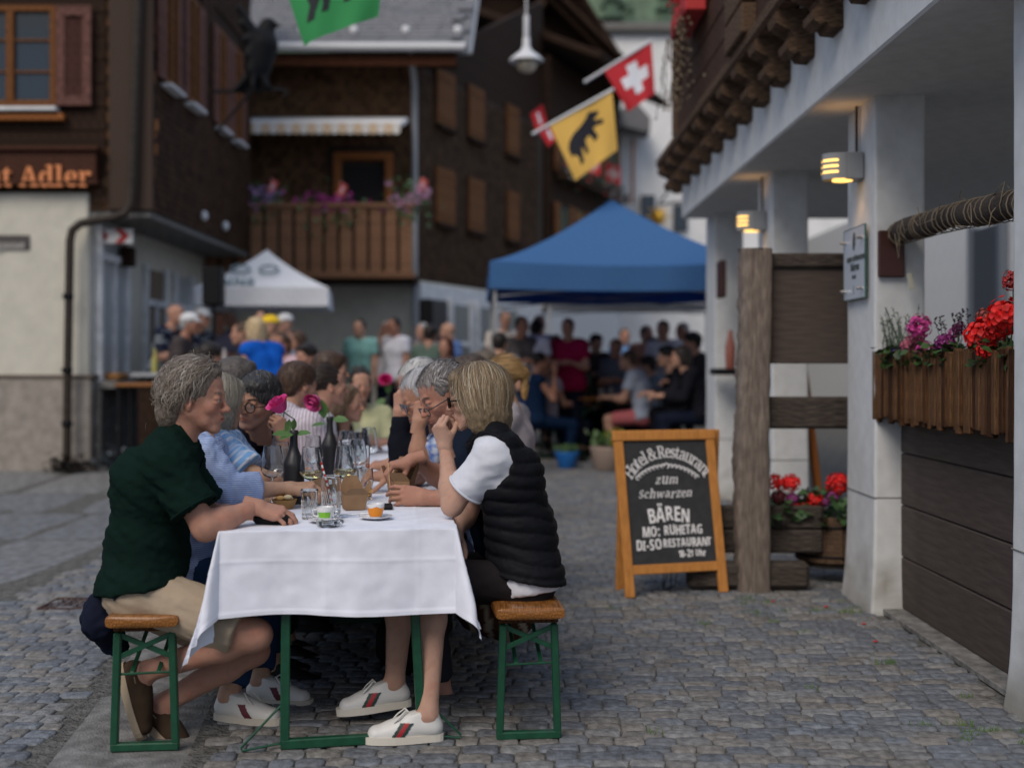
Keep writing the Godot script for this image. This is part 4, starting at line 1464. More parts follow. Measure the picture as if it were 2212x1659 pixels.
func brows(b: Buf, t: Transform3D, c: Color, rng: RandomNumberGenerator) -> void:
	for q in [-1.0, 1.0]:
		for m in 70:
			var a := rng.randf()
			var x := lerpf(0.014, 0.048, a)
			var p := Vector3(q * x, 0.0185 + 0.006 * sin(a * PI * 0.8) + rng.randfn() * 0.0016, 0.0925 - 0.018 * a * a)
			var e := p + Vector3(q * 0.008, 0.002 * (0.4 - a), -0.001 - 0.003 * a) * rng.randf_range(0.8, 1.4)
			var k := b.v.size()
			for w in [p + Vector3(0, 0.0008, 0.0008), p - Vector3(0, 0.0008, -0.0008), e]:
				b.v.append(t * w); b.n.append(t.basis * Vector3(q * 0.2, 0.1, 1).normalized()); b.c.append(c); b.u.append(Vector2.ZERO)
			b.lay(k, k + 1, k + 2)

# a turned-down collar round the base of the neck
func collar(b: Buf, j: Dictionary, s: float, h: float, extra := 0.0) -> void:
	var up: Vector3 = (j.neck - j.chest).normalized()
	var ax: Vector3 = (up + j.f * 0.45).normalized()
	var x: Vector3 = (j.shR - j.shL).normalized()
	var z := x.cross(ax).normalized()
	if z.dot(j.f) < 0: z = -z
	var o: Vector3 = j.neck + up * 0.005 + j.f * 0.01
	b.sheet(28, 6, func(a, c):
		var an: float = lerpf(-PI * 0.93, PI * 0.93, a)
		var dir := -z * cos(an) + x * sin(an)
		var open := absf(an) / PI
		var k: float = c * 2.0 - 1.0   # -1 inner foot, 0 top edge, 1 outer hem
		var r: float = (0.066 + 0.012 * maxf(k, 0.0) * (1.0 + open)) * s + 0.004 + extra
		if k < 0.0: r -= 0.006
		var y: float = h * (1.0 - absf(k) * (1.0 if k < 0 else 1.25))
		return o + dir * r * Vector3(1, 1, 1) + ax * (y + 0.01 * cos(an)) + z * 0.02 * open)

var skins := {}
func skin_mat(c: Color) -> StandardMaterial3D:
	var k := "%.2f %.2f %.2f" % [c.r, c.g, c.b]
	if not skins.has(k):
		var m := mat(c, 0.48)
		m.vertex_color_use_as_albedo = true
		m.subsurf_scatter_enabled = true
		m.subsurf_scatter_strength = 0.05
		m.heightmap_enabled = true
		m.heightmap_texture = N.fine
		m.heightmap_scale = 0.12
		m.uv1_triplanar = true
		m.uv1_scale = Vector3.ONE * 14.0
		m.metallic_specular = 0.35
		skins[k] = m
	return skins[k]

# ---------------------------------------------------------------- the white arcaded building on the right
func arcade() -> void:
	var h := thing("arcaded_building", "white rendered building with an arcade of square pillars and a dark timber upper storey", "building", Vector3(2.0, 0, -8.0))
	var o := h.position
	var b := Buf.new()
	b.box(T3(3.1, 3.115, -7.4), Vector3(2.82, 0.66, 9.6), 0.012)
	part(h, "beam", b, M.plaster, o)
	var pm: StandardMaterial3D = M.plaster.duplicate()
	pm.vertex_color_use_as_albedo = true
	for k in 4:
		var d: float = 4.0 + k * 2.6
		var pb := Buf.new()
		var dp: float = 0.78 if k == 0 else 0.54
		pillar(pb, 1.955, 2.225, d, d + dp)
		part(h, "pillar", pb, pm, o)
		var cb := Buf.new()   # the joint low on the pillar
		cb.box(T3(2.09, 0.62, -(d + dp / 2.0)), Vector3(0.282, 0.006, dp + 0.012), 0.001)
		part(h, "pillar_joint", cb, M.concrete, o)
	# wooden upper storey, its floor edge resting on carved brackets
	for k in 12:
		var d: float = 5.75 + k * 0.59
		var kb := Buf.new()
		bracket(kb, d)
		part(h, "bracket", kb, M.bracket, o)
	b = Buf.new()
	b.bar(Vector3(1.53, 3.37, -3.0), Vector3(1.53, 3.37, -12.45), 0.13, 0.1, 0.02)
	part(h, "floor_beam", b, M.bracket, o)
	for k in 7:
		var wb := Buf.new()
		wb.box(T3(1.56 + 0.003 * (k % 2), 3.55 + k * 0.235, -7.3), Vector3(0.08, 0.228, 8.0), 0.008)
		part(h, "wall_plank", wb, M.wall_plank, o)
	b = Buf.new()
	b.box(T3(1.6, 4.3, -11.35), Vector3(0.22, 1.7, 0.16), 0.012)
	part(h, "corner_post", b, M.bracket, o)
	b = Buf.new()
	b.box(T3(3.2, 4.4, -7.4), Vector3(3.0, 1.9, 7.8), 0.01)
	part(h, "upper_wall", b, M.dark_wood, o)
	b = Buf.new()   # the cross-wall end that shows its grain
	for k in 3:
		var eb := Buf.new()
		eb.box(T3(1.53, 3.5 + k * 0.2, -7.95), Vector3(0.2, 0.192, 0.62), 0.012)
		part(h, "log_end", eb, M.bracket, o)
	# red boxes with hanging flowers, high on the timber wall
	for e in [[6.55, 0.75, 3.92], [9.9, 0.9, 4.15]]:
		var fx := thing("flower_box", ["red wooden flower box on the timber wall nearest the lens, top of the picture", "red flower box on the timber wall with a trailing plant of pale dots"][0 if e[0] < 7.0 else 1], "flower box", Vector3(1.42, e[2], -e[0]))
		var fb := Buf.new()
		fb.box(T3(1.42, e[2], -e[0]), Vector3(0.16, 0.16, e[1]), 0.01)
		part(fx, "box", fb, M.red, fx.position)
		var lf := Buf.new()
		var rng := RandomNumberGenerator.new()
		rng.seed = 5 + int(e[0])
		for m in 40:
			flower_head(lf, Vector3(1.4 + rng.randfn() * 0.05, e[2] + 0.14 + rng.randf() * 0.1, -e[0] + (rng.randf() - 0.5) * e[1]), 0.035, Color(0.5, 0.01, 0.02), rng, 8)
		part(fx, "flowers", lf, M.petal, fx.position)
		if e[0] > 7.0:
			var tb := Buf.new()
			var db := Buf.new()
			for m in 26:
				var p := Vector3(1.33 + rng.randfn() * 0.02, e[2] - 0.05, -e[0] - 0.6 + rng.randf() * 1.0)
				var q := p
				for w in 7:
					var q2 := q + Vector3(rng.randfn() * 0.02, -rng.randf_range(0.05, 0.12), rng.randfn() * 0.04)
					tb.tube([q, q2], [0.003], 4)
					if rng.randf() < 0.75: db.ball(q2, Vector3.ONE * 0.011, 6, 4)
					q = q2
			part(fx, "trailing_stems", tb, M.dark_wood, fx.position)
			part(fx, "trailing_flowers", db, M.rope, fx.position)
	# boarded parapet between the two near pillars
	b = Buf.new()
	b.box(T3(2.05, 0.012, -5.7), Vector3(0.12, 0.03, 1.86), 0.004)
	part(h, "sill", b, M.concrete, o)
	for k in 4:
		var wb := Buf.new()
		wb.box(T3(2.12, 0.165 + k * 0.279, -5.69), Vector3(0.05, 0.273, 1.82), 0.006)
		part(h, "parapet_board", wb, M.board_dark, o)
	# inside the arcade and the yard behind it
	b = Buf.new()
	b.box(T3(6.6, 2.0, -14.0), Vector3(0.2, 4.2, 34.0), 0.01)
	whole("yard_wall", b, M.plaster, "pale rendered wall behind the arcade pillars", "wall")
	var dr := thing("yard_door", "dark blue-grey framed door in the pale wall behind the arcade", "door", Vector3(6.45, 0, -16.6))
	b = Buf.new()
	b.box(T3(6.45, 1.6, -16.6), Vector3(0.08, 3.2, 0.9), 0.01)
	part(dr, "door_leaf", b, mat(Color(0.05, 0.06, 0.075), 0.5), dr.position)
	b = Buf.new()
	for e in [-0.52, 0.52]: b.box(T3(6.44, 1.6, -16.6 + e), Vector3(0.12, 3.3, 0.13), 0.01)
	part(dr, "door_frame", b, mat(Color(0.12, 0.14, 0.17), 0.5), dr.position)
	# wall lamps on two pillars
	for k in 2: wall_lamp(6.86 + k * 2.6, k)
	plaque()
	rail()
	flower_trough()

func pillar(b: Buf, x0: float, x1: float, d0: float, d1: float) -> void:
	# soft corners, slightly wider and dirtier at the foot
	var ring_ := []
	var c := [Vector2(x0, d0), Vector2(x1, d0), Vector2(x1, d1), Vector2(x0, d1)]
	for k in 4:
		var p: Vector2 = c[k]
		var q: Vector2 = c[(k + 1) % 4]
		var l := (q - p).length()
		for t in [0.008 / l, 0.02 / l, 0.25, 0.5, 0.75, 1.0 - 0.02 / l, 1.0 - 0.008 / l]: ring_.append(p.lerp(q, t))
	ring_.append(ring_[0])
	var mid := Vector2((x0 + x1) / 2.0, (d0 + d1) / 2.0)
	var k0 := b.v.size()
	b.sheet(28, 40, func(s, t):
		var y: float = -0.05 + 2.84 * pow(t, 1.6)
		var g: float = 0.03 * exp(-maxf(y, 0.0) / 0.22)
		var p: Vector2 = ring_[roundi(s * 28)]
		var e := Vector2(signf(p.x - mid.x), signf(p.y - mid.y)) * g
		return Vector3(p.x + e.x + 0.0025 * wr.get_noise_3d(p.x * 5.0, y * 3.0, p.y * 5.0), y, -p.y - e.y + 0.0025 * wr.get_noise_3d(p.y * 5.0, y * 3.0, 9.0)))
	for j in range(k0, b.v.size()):
		var w := b.v[j]
		var dirt := clampf(0.42 - w.y * 1.5 + 0.45 * wr.get_noise_3dv(w * Vector3(7, 4, 7)), 0.0, 0.5) + clampf(wr.get_noise_3dv(w * Vector3(9, 0.9, 9)) - 0.25, 0.0, 0.3) * 0.25
		b.c[j] = Color(1.0 - dirt, 1.0 - dirt * 1.05, 1.0 - dirt * 1.15)

func bracket(b: Buf, d: float) -> void:
	# carved end: outline in depth (x to the street) and height
	var poly := PackedVector2Array()
	for q in [[0.0, 0.0], [-0.07, 0.005], [-0.085, 0.03], [-0.12, 0.02], [-0.155, 0.045], [-0.16, 0.085], [-0.135, 0.115], [-0.115, 0.12], [-0.13, 0.15], [-0.17, 0.165], [-0.215, 0.19], [-0.225, 0.235], [-0.2, 0.27], [0.0, 0.27]]:
		poly.append(Vector2(q[0], q[1]))
	b.prism(poly, 0.2, Transform3D(Basis(), Vector3(1.688, 3.052, -d)), 0.0)

func wall_lamp(d: float, k: int) -> void:
	var p := Vector3(1.95, 2.44, -d)
	var l := thing("wall_lamp", ["lit grey wall lamp on the nearer pillar above the glass plaque", "lit grey wall lamp on the farther pillar, above the gnarled post"][k], "lamp", p, "")
	var b := Buf.new()
	b.box(T3(1.9, 2.44, -d), Vector3(0.1, 0.15, 0.15), 0.006)
	part(l, "back_box", b, M.grey_metal, p)
	b = Buf.new()
	b.sheet(16, 2, func(s, t):
		var a: float = PI / 2 + PI * s
		return Vector3(1.852 + cos(a) * 0.115, 2.368 + 0.144 * t, -d - sin(a) * 0.076))
	b.sheet(16, 1, func(s, t):
		var a: float = PI / 2 + PI * s
		return Vector3(1.852 + cos(a) * 0.115 * (1.0 - t), 2.512, -d - sin(a) * 0.076 * (1.0 - t)))
	part(l, "shade", b, M.grey_metal, p)
	var glow := mat(Color(0.9, 0.6, 0.2), 0.6)
	glow.emission_enabled = true
	glow.emission = Color(1.0, 0.78, 0.4)
	glow.emission_energy_multiplier = 1.5
	for m in 3:
		b = Buf.new()
		b.sheet(6, 1, func(s, t):
			var a: float = PI * 0.62 + PI * 0.3 * s
			return Vector3(1.852 + cos(a) * 0.118, 2.4 + m * 0.032 + 0.013 * t, -d - sin(a) * 0.079))
		b.sheet(6, 1, func(s, t):
			var a: float = PI * 1.08 + PI * 0.3 * s
			return Vector3(1.852 + cos(a) * 0.118, 2.4 + m * 0.032 + 0.013 * t, -d - sin(a) * 0.079))
		part(l, "light_slot", b, glow, p)
	b = Buf.new()
	b.lathe([Vector2(0.0, 0.0), Vector2(0.056, 0.0), Vector2(0.056, 0.012), Vector2(0.0, 0.012)], 20, T3(1.85, 2.362, -d))
	part(l, "bulb_glass", b, glow, p)
	b = Buf.new()
	b.tube([Vector3(1.935, 2.515, -d - 0.02), Vector3(1.935, 2.785, -d - 0.02)], [0.008], 8)
	part(l, "conduit", b, M.pipe, p)
	for s in [-1.0, 1.0]:
		var sp := SpotLight3D.new()
		sp.name = "lamp_light"
		sp.light_color = Color(1.0, 0.74, 0.42)
		sp.light_energy = 0.025 if s < 0 else 0.016
		sp.light_size = 0.05
		sp.spot_range = 8.0
		sp.spot_attenuation = 2.0
		sp.spot_angle = 62.0
		sp.shadow_enabled = true
		sp.position = Vector3(-0.098, -0.095 if s < 0 else 0.09, 0)
		sp.rotation = Vector3(s * PI / 2, 0, 0)
		l.add_child(sp, true)

func plaque() -> void:
	var p := Vector3(1.93, 1.9, -6.9)
	var q := thing("glass_plaque", "frosted glass plaque with a small dark bear and lettering on the white pillar", "sign", p)
	var b := Buf.new()
	b.box(T3(1.93, 1.905, -6.9), Vector3(0.008, 0.4, 0.42), 0.001)
	part(q, "plate", b, M.plaque_glass, p)
	b = Buf.new()
	for e in [[0.2, 0], [-0.2, 0]]: b.box(T3(1.93, 1.905 + e[0], -6.9), Vector3(0.011, 0.004, 0.424), 0.0005)
	for e in [0.211, -0.211]: b.box(T3(1.93, 1.905, -6.9 + e), Vector3(0.011, 0.404, 0.004), 0.0005)
	part(q, "edge", b, mat(Color(0.05, 0.12, 0.09), 0.2), p)
	for e in [[0.13, 0.17], [0.13, -0.17], [-0.15, 0.17], [-0.15, -0.17]]:
		b = Buf.new()
		b.tube([Vector3(1.953, 1.905 + e[0], -6.9 + e[1]), Vector3(1.895, 1.905 + e[0], -6.9 + e[1])], [0.009], 10)
		part(q, "pin", b, M.steel, p)
	b = Buf.new()
	var face := Transform3D(Basis(Vector3(0, 0, 1), Vector3(0, 1, 0), Vector3(-1, 0, 0)), Vector3(1.923, 1.905, -6.9))
	b.prism(standing_bear(0.1), 0.002, face * T3(0.0, 0.075, 0.0))
	letters(b, "zum schwarzen", "Droid Serif", 0.034, face * T3(-0.135, 0.03, 0), 0.002, 700)
	letters(b, "Bären", "Droid Serif", 0.042, face * T3(-0.06, -0.02, 0), 0.002, 700)
	letters(b, "Hotel", "Droid Serif", 0.022, face * T3(-0.03, -0.075, 0), 0.002)
	b.box(face * T3(0.0, -0.15, 0), Vector3(0.003, 0.05, 0.002), 0.0005)
	part(q, "lettering", b, mat(Color(0.05, 0.07, 0.07), 0.7), p)

func standing_bear(h: float) -> PackedVector2Array:
	var r := PackedVector2Array()
	for e in [[-0.05, 0.0], [0.1, 0.0], [0.14, 0.2], [0.2, 0.3], [0.3, 0.26], [0.34, 0.34], [0.22, 0.44], [0.2, 0.56], [0.34, 0.58], [0.34, 0.66], [0.2, 0.7], [0.22, 0.78], [0.3, 0.84], [0.2, 0.92], [0.12, 1.0], [0.04, 0.94], [-0.04, 0.84], [-0.14, 0.6], [-0.18, 0.34], [-0.14, 0.1]]:
		r.append(Vector2(e[0], e[1]) * h)
	return r

# the twine-wrapped log that hangs between the near pillars
func rail() -> void:
	var a := Vector3(2.07, 2.04, -6.58)
	var e := Vector3(2.06, 1.97, -4.74)
	var r := thing("log_rail", "dark log wound with twine, hung between the two nearest white pillars", "rail", a)
	var b := Buf.new()
	var pts := []
	var rad := []
	for k in 13:
		var t := k / 12.0
		pts.append(a.lerp(e, t) + Vector3(0, 0.02 * sin(t * PI) + 0.006 * sin(t * 17.0), 0))
		rad.append(0.057 + 0.005 * sin(t * 11.0))
	b.tube(pts, rad, 14)
	part(r, "log", b, M.weathered_h, a)
	var rng := RandomNumberGenerator.new()
	rng.seed = 31
	for k in 24:
		var t := 0.02 + 0.96 * (k + rng.randf_range(-0.45, 0.45)) / 24.0
		var c := a.lerp(e, t) + Vector3(0, 0.02 * sin(t * PI), 0)
		var ring := []
		var skew := rng.randf_range(-0.03, 0.05)
		for m in 13:
			var w := TAU * m / 12.0
			ring.append(c + Vector3(cos(w) * 0.064, sin(w) * 0.064 - 0.003, skew * sin(w * 0.5 + 0.4)))
		b = Buf.new()
		b.tube(ring, [0.0024 if k % 3 else 0.0034], 5)
		part(r, "twine", b, M.rope, a)
	for k in 16:
		var t := rng.randf()
		var c := a.lerp(e, t) + Vector3(-0.05, rng.randf_range(-0.06, 0.07), 0)
		b = Buf.new()
		b.tube([c, c + Vector3(-0.02, rng.randfn() * 0.04, rng.randfn() * 0.03), c + Vector3(-0.03, rng.randfn() * 0.06 - 0.03, rng.randfn() * 0.06)], [0.0025], 4)
		part(r, "loose_twine", b, M.rope, a)
	b = Buf.new()
	b.box(T3(2.035, 1.93, -6.575), Vector3(0.14, 0.25, 0.03), 0.006)
	part(r, "mount_block", b, mat(Color(0.05, 0.014, 0.01), 0.5), a)
	b = Buf.new()
	b.box(Transform3D(Basis(Vector3.BACK, 0.18), Vector3(2.105, 1.775, -6.47)), Vector3(0.026, 0.085, 0.012), 0.002)
	part(r, "white_tag", b, mat(Color(0.5, 0.48, 0.38), 0.6), a)

# the rustic trough of split slats, full of flowers
func flower_trough() -> void:
	var p := Vector3(2.0, 1.05, -5.7)
	var t := thing("flower_trough", "rustic flower trough of brown split wooden slats hung on the parapet", "flower box", p)
	var rng := RandomNumberGenerator.new()
	rng.seed = 44
	var b := Buf.new()
	b.box(T3(2.09, 1.19, -5.7), Vector3(0.2, 0.26, 1.84), 0.01)
	part(t, "box", b, M.dark_wood, p)
	b = Buf.new()
	b.box(T3(2.09, 1.327, -5.7), Vector3(0.17, 0.02, 1.78), 0.004)
	part(t, "soil", b, mat(Color(0.03, 0.022, 0.015), 0.95), p)
	var z := -6.64
	while z < -4.8:
		var w := rng.randf_range(0.028, 0.062)
		var top := 1.40 + rng.randf_range(-0.01, 0.012)
		var bot := 1.045 + rng.randf_range(-0.018, 0.022)
		var sb := Buf.new()
		sb.col = [Color(0.4, 0.36, 0.35), Color(1.1, 1.0, 0.9), Color(1.5, 1.35, 1.2), Color(0.7, 0.6, 0.5), Color(1.7, 2.0, 2.4)][rng.randi() % 5]
		var tw := rng.randfn() * 0.12
		sb.box(Transform3D(Basis(Vector3.UP, tw) * Basis(Vector3.RIGHT, rng.randfn() * 0.012), Vector3(1.966 + rng.randf_range(-0.008, 0.01), (top + bot) / 2.0, z + w / 2.0)), Vector3(0.026, top - bot, w + 0.002), 0.004)
		part(t, "slat", sb, M.slat, p)
		z += w
	for k in 5:   # the end that faces up the street and the one that faces the lens
		for q in [-6.645, -4.765]:
			var sb := Buf.new()
			sb.box(T3(2.0 + k * 0.048, 1.22, q), Vector3(0.046, 0.35, 0.022), 0.004)
			part(t, "slat", sb, M.slat, p)
	# plants, far to near
	plant_sprigs("leafy_sprigs", "feathery grey-green sprigs at the far end of the slatted trough", Vector3(2.02, 1.33, -6.38), 0.2, 30, 0.32, Color(0.07, 0.11, 0.065), 1)
	plant_sprigs("lavender", "dark seed-headed lavender stems behind the pink flowers in the trough", Vector3(2.08, 1.33, -5.62), 0.14, 9, 0.27, Color(0.04, 0.04, 0.05), 2)
	flower_clump("pink_geranium", "pink geranium in the slatted trough, second clump from the pillar", Vector3(2.0, 1.33, -5.98), [[Vector3(-0.02, 0.19, 0.02), 0.062, Color(0.62, 0.06, 0.3)], [Vector3(0.0, 0.075, 0.05), 0.05, Color(0.55, 0.04, 0.27)], [Vector3(-0.02, 0.1, -0.12), 0.05, Color(0.42, 0.1, 0.15)], [Vector3(0, 0.14, -0.07), 0.042, Color(0.45, 0.1, 0.16)]], 4)
	flower_clump("purple_petunia", "dark purple petunias in the middle of the slatted trough", Vector3(2.0, 1.33, -5.6), [[Vector3(-0.02, 0.1, 0.0), 0.05, Color(0.2, 0.01, 0.13)], [Vector3(0.02, 0.17, 0.06), 0.034, Color(0.1, 0.008, 0.06)], [Vector3(0, 0.06, -0.09), 0.04, Color(0.33, 0.02, 0.2)], [Vector3(0.03, 0.15, -0.03), 0.03, Color(0.45, 0.12, 0.3)]], 5)
	flower_clump("violet_pansy", "small deep violet pansies at the foot of the grey-green sprigs", Vector3(1.99, 1.33, -6.28), [[Vector3(-0.02, 0.06, 0), 0.03, Color(0.05, 0.02, 0.2)], [Vector3(0.0, 0.09, 0.06), 0.022, Color(0.06, 0.02, 0.22)]], 6)
	flower_clump("red_geranium", "large scarlet geranium at the near end of the slatted trough", Vector3(2.0, 1.33, -5.0), [[Vector3(-0.03, 0.12, -0.1), 0.085, Color(0.75, 0.012, 0.008)], [Vector3(-0.02, 0.15, 0.0), 0.06, Color(0.68, 0.012, 0.01)], [Vector3(-0.02, 0.2, 0.1), 0.085, Color(0.8, 0.014, 0.01)], [Vector3(0.0, 0.2, -0.16), 0.048, Color(0.36, 0.07, 0.05)], [Vector3(-0.01, 0.34, 0.14), 0.048, Color(0.4, 0.03, 0.03)], [Vector3(-0.04, 0.07, -0.05), 0.05, Color(0.7, 0.012, 0.008)]], 7)

func leaf(b: Buf, p: Vector3, dir: Vector3, up: Vector3, l: float, w: float, c: Color) -> void:
	var k := b.v.size()
	var y := dir.normalized()
	var x := y.cross(up).normalized()
	var z := x.cross(y)
	c.a = 1.0
	for e in [[0, 0, 0], [-0.5, 0.35, 0.1], [0.5, 0.35, 0.1], [-0.42, 0.7, 0.06], [0.42, 0.7, 0.06], [0, 1, -0.12], [0, 0.4, -0.02]]:
		b.v.append(p + x * w * e[0] + y * l * e[1] + z * w * e[2])
		b.n.append((z + x * e[0] * -0.5).normalized())
		b.c.append(c * (0.9 if e[0] == 0 else 1.06)); b.u.append(Vector2.ZERO)
	for f in [[0, 6, 1], [0, 2, 6], [1, 6, 3], [6, 2, 4], [3, 6, 5], [6, 4, 5]]:
		b.lay(k + f[0], k + f[1], k + f[2])

func flower_head(b: Buf, p: Vector3, r: float, c: Color, rng: RandomNumberGenerator, n := 30) -> void:
	if n > 20: n = 170
	# a ball of small five-petalled flowers
	for m in n:
		var d := Vector3(rng.randfn(), rng.randfn() * 0.85 + 0.2, rng.randfn()).normalized()
		var q := p + d * r * rng.randf_range(0.6, 1.0)
		var cc := c * rng.randf_range(0.65, 1.3)
		var x := d.cross(Vector3(rng.randfn(), rng.randfn(), rng.randfn())).normalized()
		var y := d.cross(x)
		for k in 4:
			var a := TAU * k / 4.0
			leaf(b, q, (x * cos(a) + y * sin(a)) + d * 0.35, d, r * (0.42 if n < 20 else 0.19), r * (0.4 if n < 20 else 0.2), cc)

func flower_clump(called: String, label: String, p: Vector3, heads: Array, sd: int) -> void:
	var rng := RandomNumberGenerator.new()
	rng.seed = 60 + sd
	var t := thing(called, label, "flower", p)
	var sb := Buf.new()
	for e in heads:
		var b := Buf.new()
		flower_head(b, p + e[0], e[1], e[2], rng, 34)
		part(t, "flower_head", b, M.petal, p)
		var q: Vector3 = p + e[0]
		sb.tube([p + e[0] * Vector3(0.5, 0, 0.6), p + e[0] * Vector3(0.8, 0.5, 0.9), q], [0.0035], 5)
	part(t, "stems", sb, mat(Color(0.06, 0.09, 0.03), 0.7), p)
	var lb := Buf.new()
	var wide := 0.05
	for e in heads: wide = maxf(wide, absf(e[0].z) + 0.05)
	for m in 90:
		var q := p + Vector3(rng.randfn() * 0.04, rng.randf_range(0.0, 0.1), rng.randf_range(-wide, wide))
		leaf(lb, q, Vector3(rng.randfn() - 0.5, rng.randfn() * 0.4 - 0.1, rng.randfn()), Vector3(rng.randfn() * 0.4, 1, rng.randfn() * 0.4), rng.randf_range(0.03, 0.055), rng.randf_range(0.03, 0.055), Color(0.035, 0.075, 0.02) * rng.randf_range(0.6, 1.5))
	part(t, "foliage", lb, M.leaf, p)

func plant_sprigs(called: String, label: String, p: Vector3, wide: float, n: int, h: float, c: Color, sd: int) -> void:
	var rng := RandomNumberGenerator.new()
	rng.seed = 80 + sd
	var b := Buf.new()
	for m in n:
		var q := p + Vector3(rng.randfn() * 0.03, 0, rng.randf_range(-wide, wide))
		var e := q + Vector3(rng.randfn() * 0.05 - 0.02, h * rng.randf_range(0.45, 1.0), rng.randfn() * 0.07)
		var mid := q.lerp(e, 0.5) + Vector3(rng.randfn() * 0.012, 0, rng.randfn() * 0.012)
		b.col = Color(c.r * 0.7, c.g * 0.7, c.b * 0.6)
		b.tube([q, mid, e], [0.0022, 0.0018, 0.001], 4)
		var lv := 16 if sd == 1 else 8
		for k in lv:
			var t := 0.25 + 0.75 * k / lv if sd == 1 else 0.75 + 0.25 * k / lv
			var s := q.lerp(mid, t * 2.0) if t < 0.5 else mid.lerp(e, t * 2.0 - 1.0)
			leaf(b, s, Vector3(rng.randfn(), 0.5 + rng.randf(), rng.randfn()), Vector3(rng.randfn(), 1, rng.randfn()), rng.randf_range(0.012, 0.024), 0.007 if sd == 1 else 0.012, c * rng.randf_range(0.7, 1.5))
	whole(called, b, M.leaf, label, "plant")

# ---------------------------------------------------------------- timber houses
func shingles(parent: Node3D, a: Vector3, along: Vector3, wide: float, high: float, out: Vector3, holes: Array, sd: int, base: Vector3, tone := Color.WHITE) -> void:
	# rows of small lapped shingles on a wall: a = lower corner, holes in wall units [u0, v0, u1, v1]
	var rng := RandomNumberGenerator.new()
	rng.seed = sd
	var pts: Array[Transform3D] = []
	var cols: Array[Color] = []
	var v := 0.0
	var row := 0
	while v < high:
		var u := -0.04 if row % 2 else 0.0
		while u < wide:
			var w := rng.randf_range(0.06, 0.1)
			var skip := false
			for hl in holes:
				if u + w > hl[0] and u < hl[2] and v + 0.08 > hl[1] and v < hl[3]: skip = true
			if not skip:
				var bs := Basis(along, Vector3.UP, out) * Basis(Vector3.RIGHT, -0.09 + rng.randfn() * 0.02)
				pts.append(Transform3D(bs * Basis.from_scale(Vector3(w - 0.005, 0.13, 0.012)), a - base + along * (u + w / 2.0) + Vector3.UP * (v + 0.06) + out * 0.012))
				var k := rng.randf_range(0.55, 1.35)
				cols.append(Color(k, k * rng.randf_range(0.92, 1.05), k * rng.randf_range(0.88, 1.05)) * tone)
			u += w
		v += 0.092
		row += 1
	var cube := Buf.new()
	cube.box(Transform3D(), Vector3.ONE, 0.0)
	var mm := MultiMesh.new()
	mm.transform_format = MultiMesh.TRANSFORM_3D
	mm.use_colors = true
	mm.mesh = cube.mesh()
	mm.instance_count = pts.size()
	for j in pts.size():
		mm.set_instance_transform(j, pts[j])
		mm.set_instance_color(j, cols[j])
	var mi := MultiMeshInstance3D.new()
	mi.name = numbered("shingles", parent)
	mi.multimesh = mm
	mi.material_override = M.shingle
	mi.set_meta("kind", "stuff")
	parent.add_child(mi, true)

# a casement window: frame t at its centre (x along the wall, z outwards)
func casement(parent: Node3D, t: Transform3D, w: float, h: float, frame_m: Material, base: Vector3, shut := "", shut_m: Material = null) -> void:
	t.origin -= base
	var b := Buf.new()
	for s in [-1.0, 1.0]:
		b.box(t * T3(s * (w / 2.0), 0, 0.02), Vector3(0.07, h + 0.07, 0.07), 0.006)
		b.box(t * T3(0, s * h / 2.0, 0.02), Vector3(w - 0.07, 0.07, 0.068), 0.006)
	b.box(t * T3(0, 0, 0.022), Vector3(0.09, h - 0.07, 0.07), 0.006)
	for s in [-1.0, 1.0]:
		for k in 2:
			b.box(t * T3(s * w / 4.0, h * (-1.0 / 6.0 + k / 3.0), 0.015), Vector3(w / 2.0 - 0.08, 0.024, 0.04), 0.004)
	var wn := part(parent, "window", b, frame_m)
	for s in [-1.0, 1.0]:
		for k in 3:
			b = Buf.new()
			b.box(t * T3(s * w / 4.0, h * (-1.0 / 3.0 + k / 3.0), 0.0), Vector3(w / 2.0 - 0.08, h / 3.0 - 0.026, 0.012), 0.001)
			part(wn, "pane", b, M.window_glass)
	b = Buf.new()
	b.box(t * T3(0, -h / 2.0 - 0.075, 0.06), Vector3(w + 0.12, 0.045, 0.15), 0.006)
	part(wn, "sill", b, M.white_paint)
	if shut != "":
		for s in ([-1.0, 1.0] if shut == "both" else ([1.0] if shut == "right" else [-1.0])):
			louvre(parent, t * T3(s * (w / 2.0 + 0.24), 0, 0.045), 0.4, h + 0.06, shut_m)

func louvre(parent: Node3D, t: Transform3D, w: float, h: float, m: Material) -> void:
	var b := Buf.new()
	for s in [-1.0, 1.0]:
		b.box(t * T3(s * (w / 2.0 - 0.05), 0, 0), Vector3(0.1, h, 0.04), 0.005)
		b.box(t * T3(0, s * (h / 2.0 - 0.06), 0), Vector3(w - 0.2, 0.12, 0.038), 0.005)
	var sh := part(parent, "shutter", b, m)
	b = Buf.new()
	var n := int(h / 0.036)
	for k in n:
		b.box(t * T3(0, -h / 2.0 + 0.14 + k * (h - 0.28) / n, 0) * Transform3D(Basis(Vector3.RIGHT, 0.6), Vector3.ZERO), Vector3(w - 0.2, 0.032, 0.008), 0.0)
	part(sh, "louvre_slats", b, m)

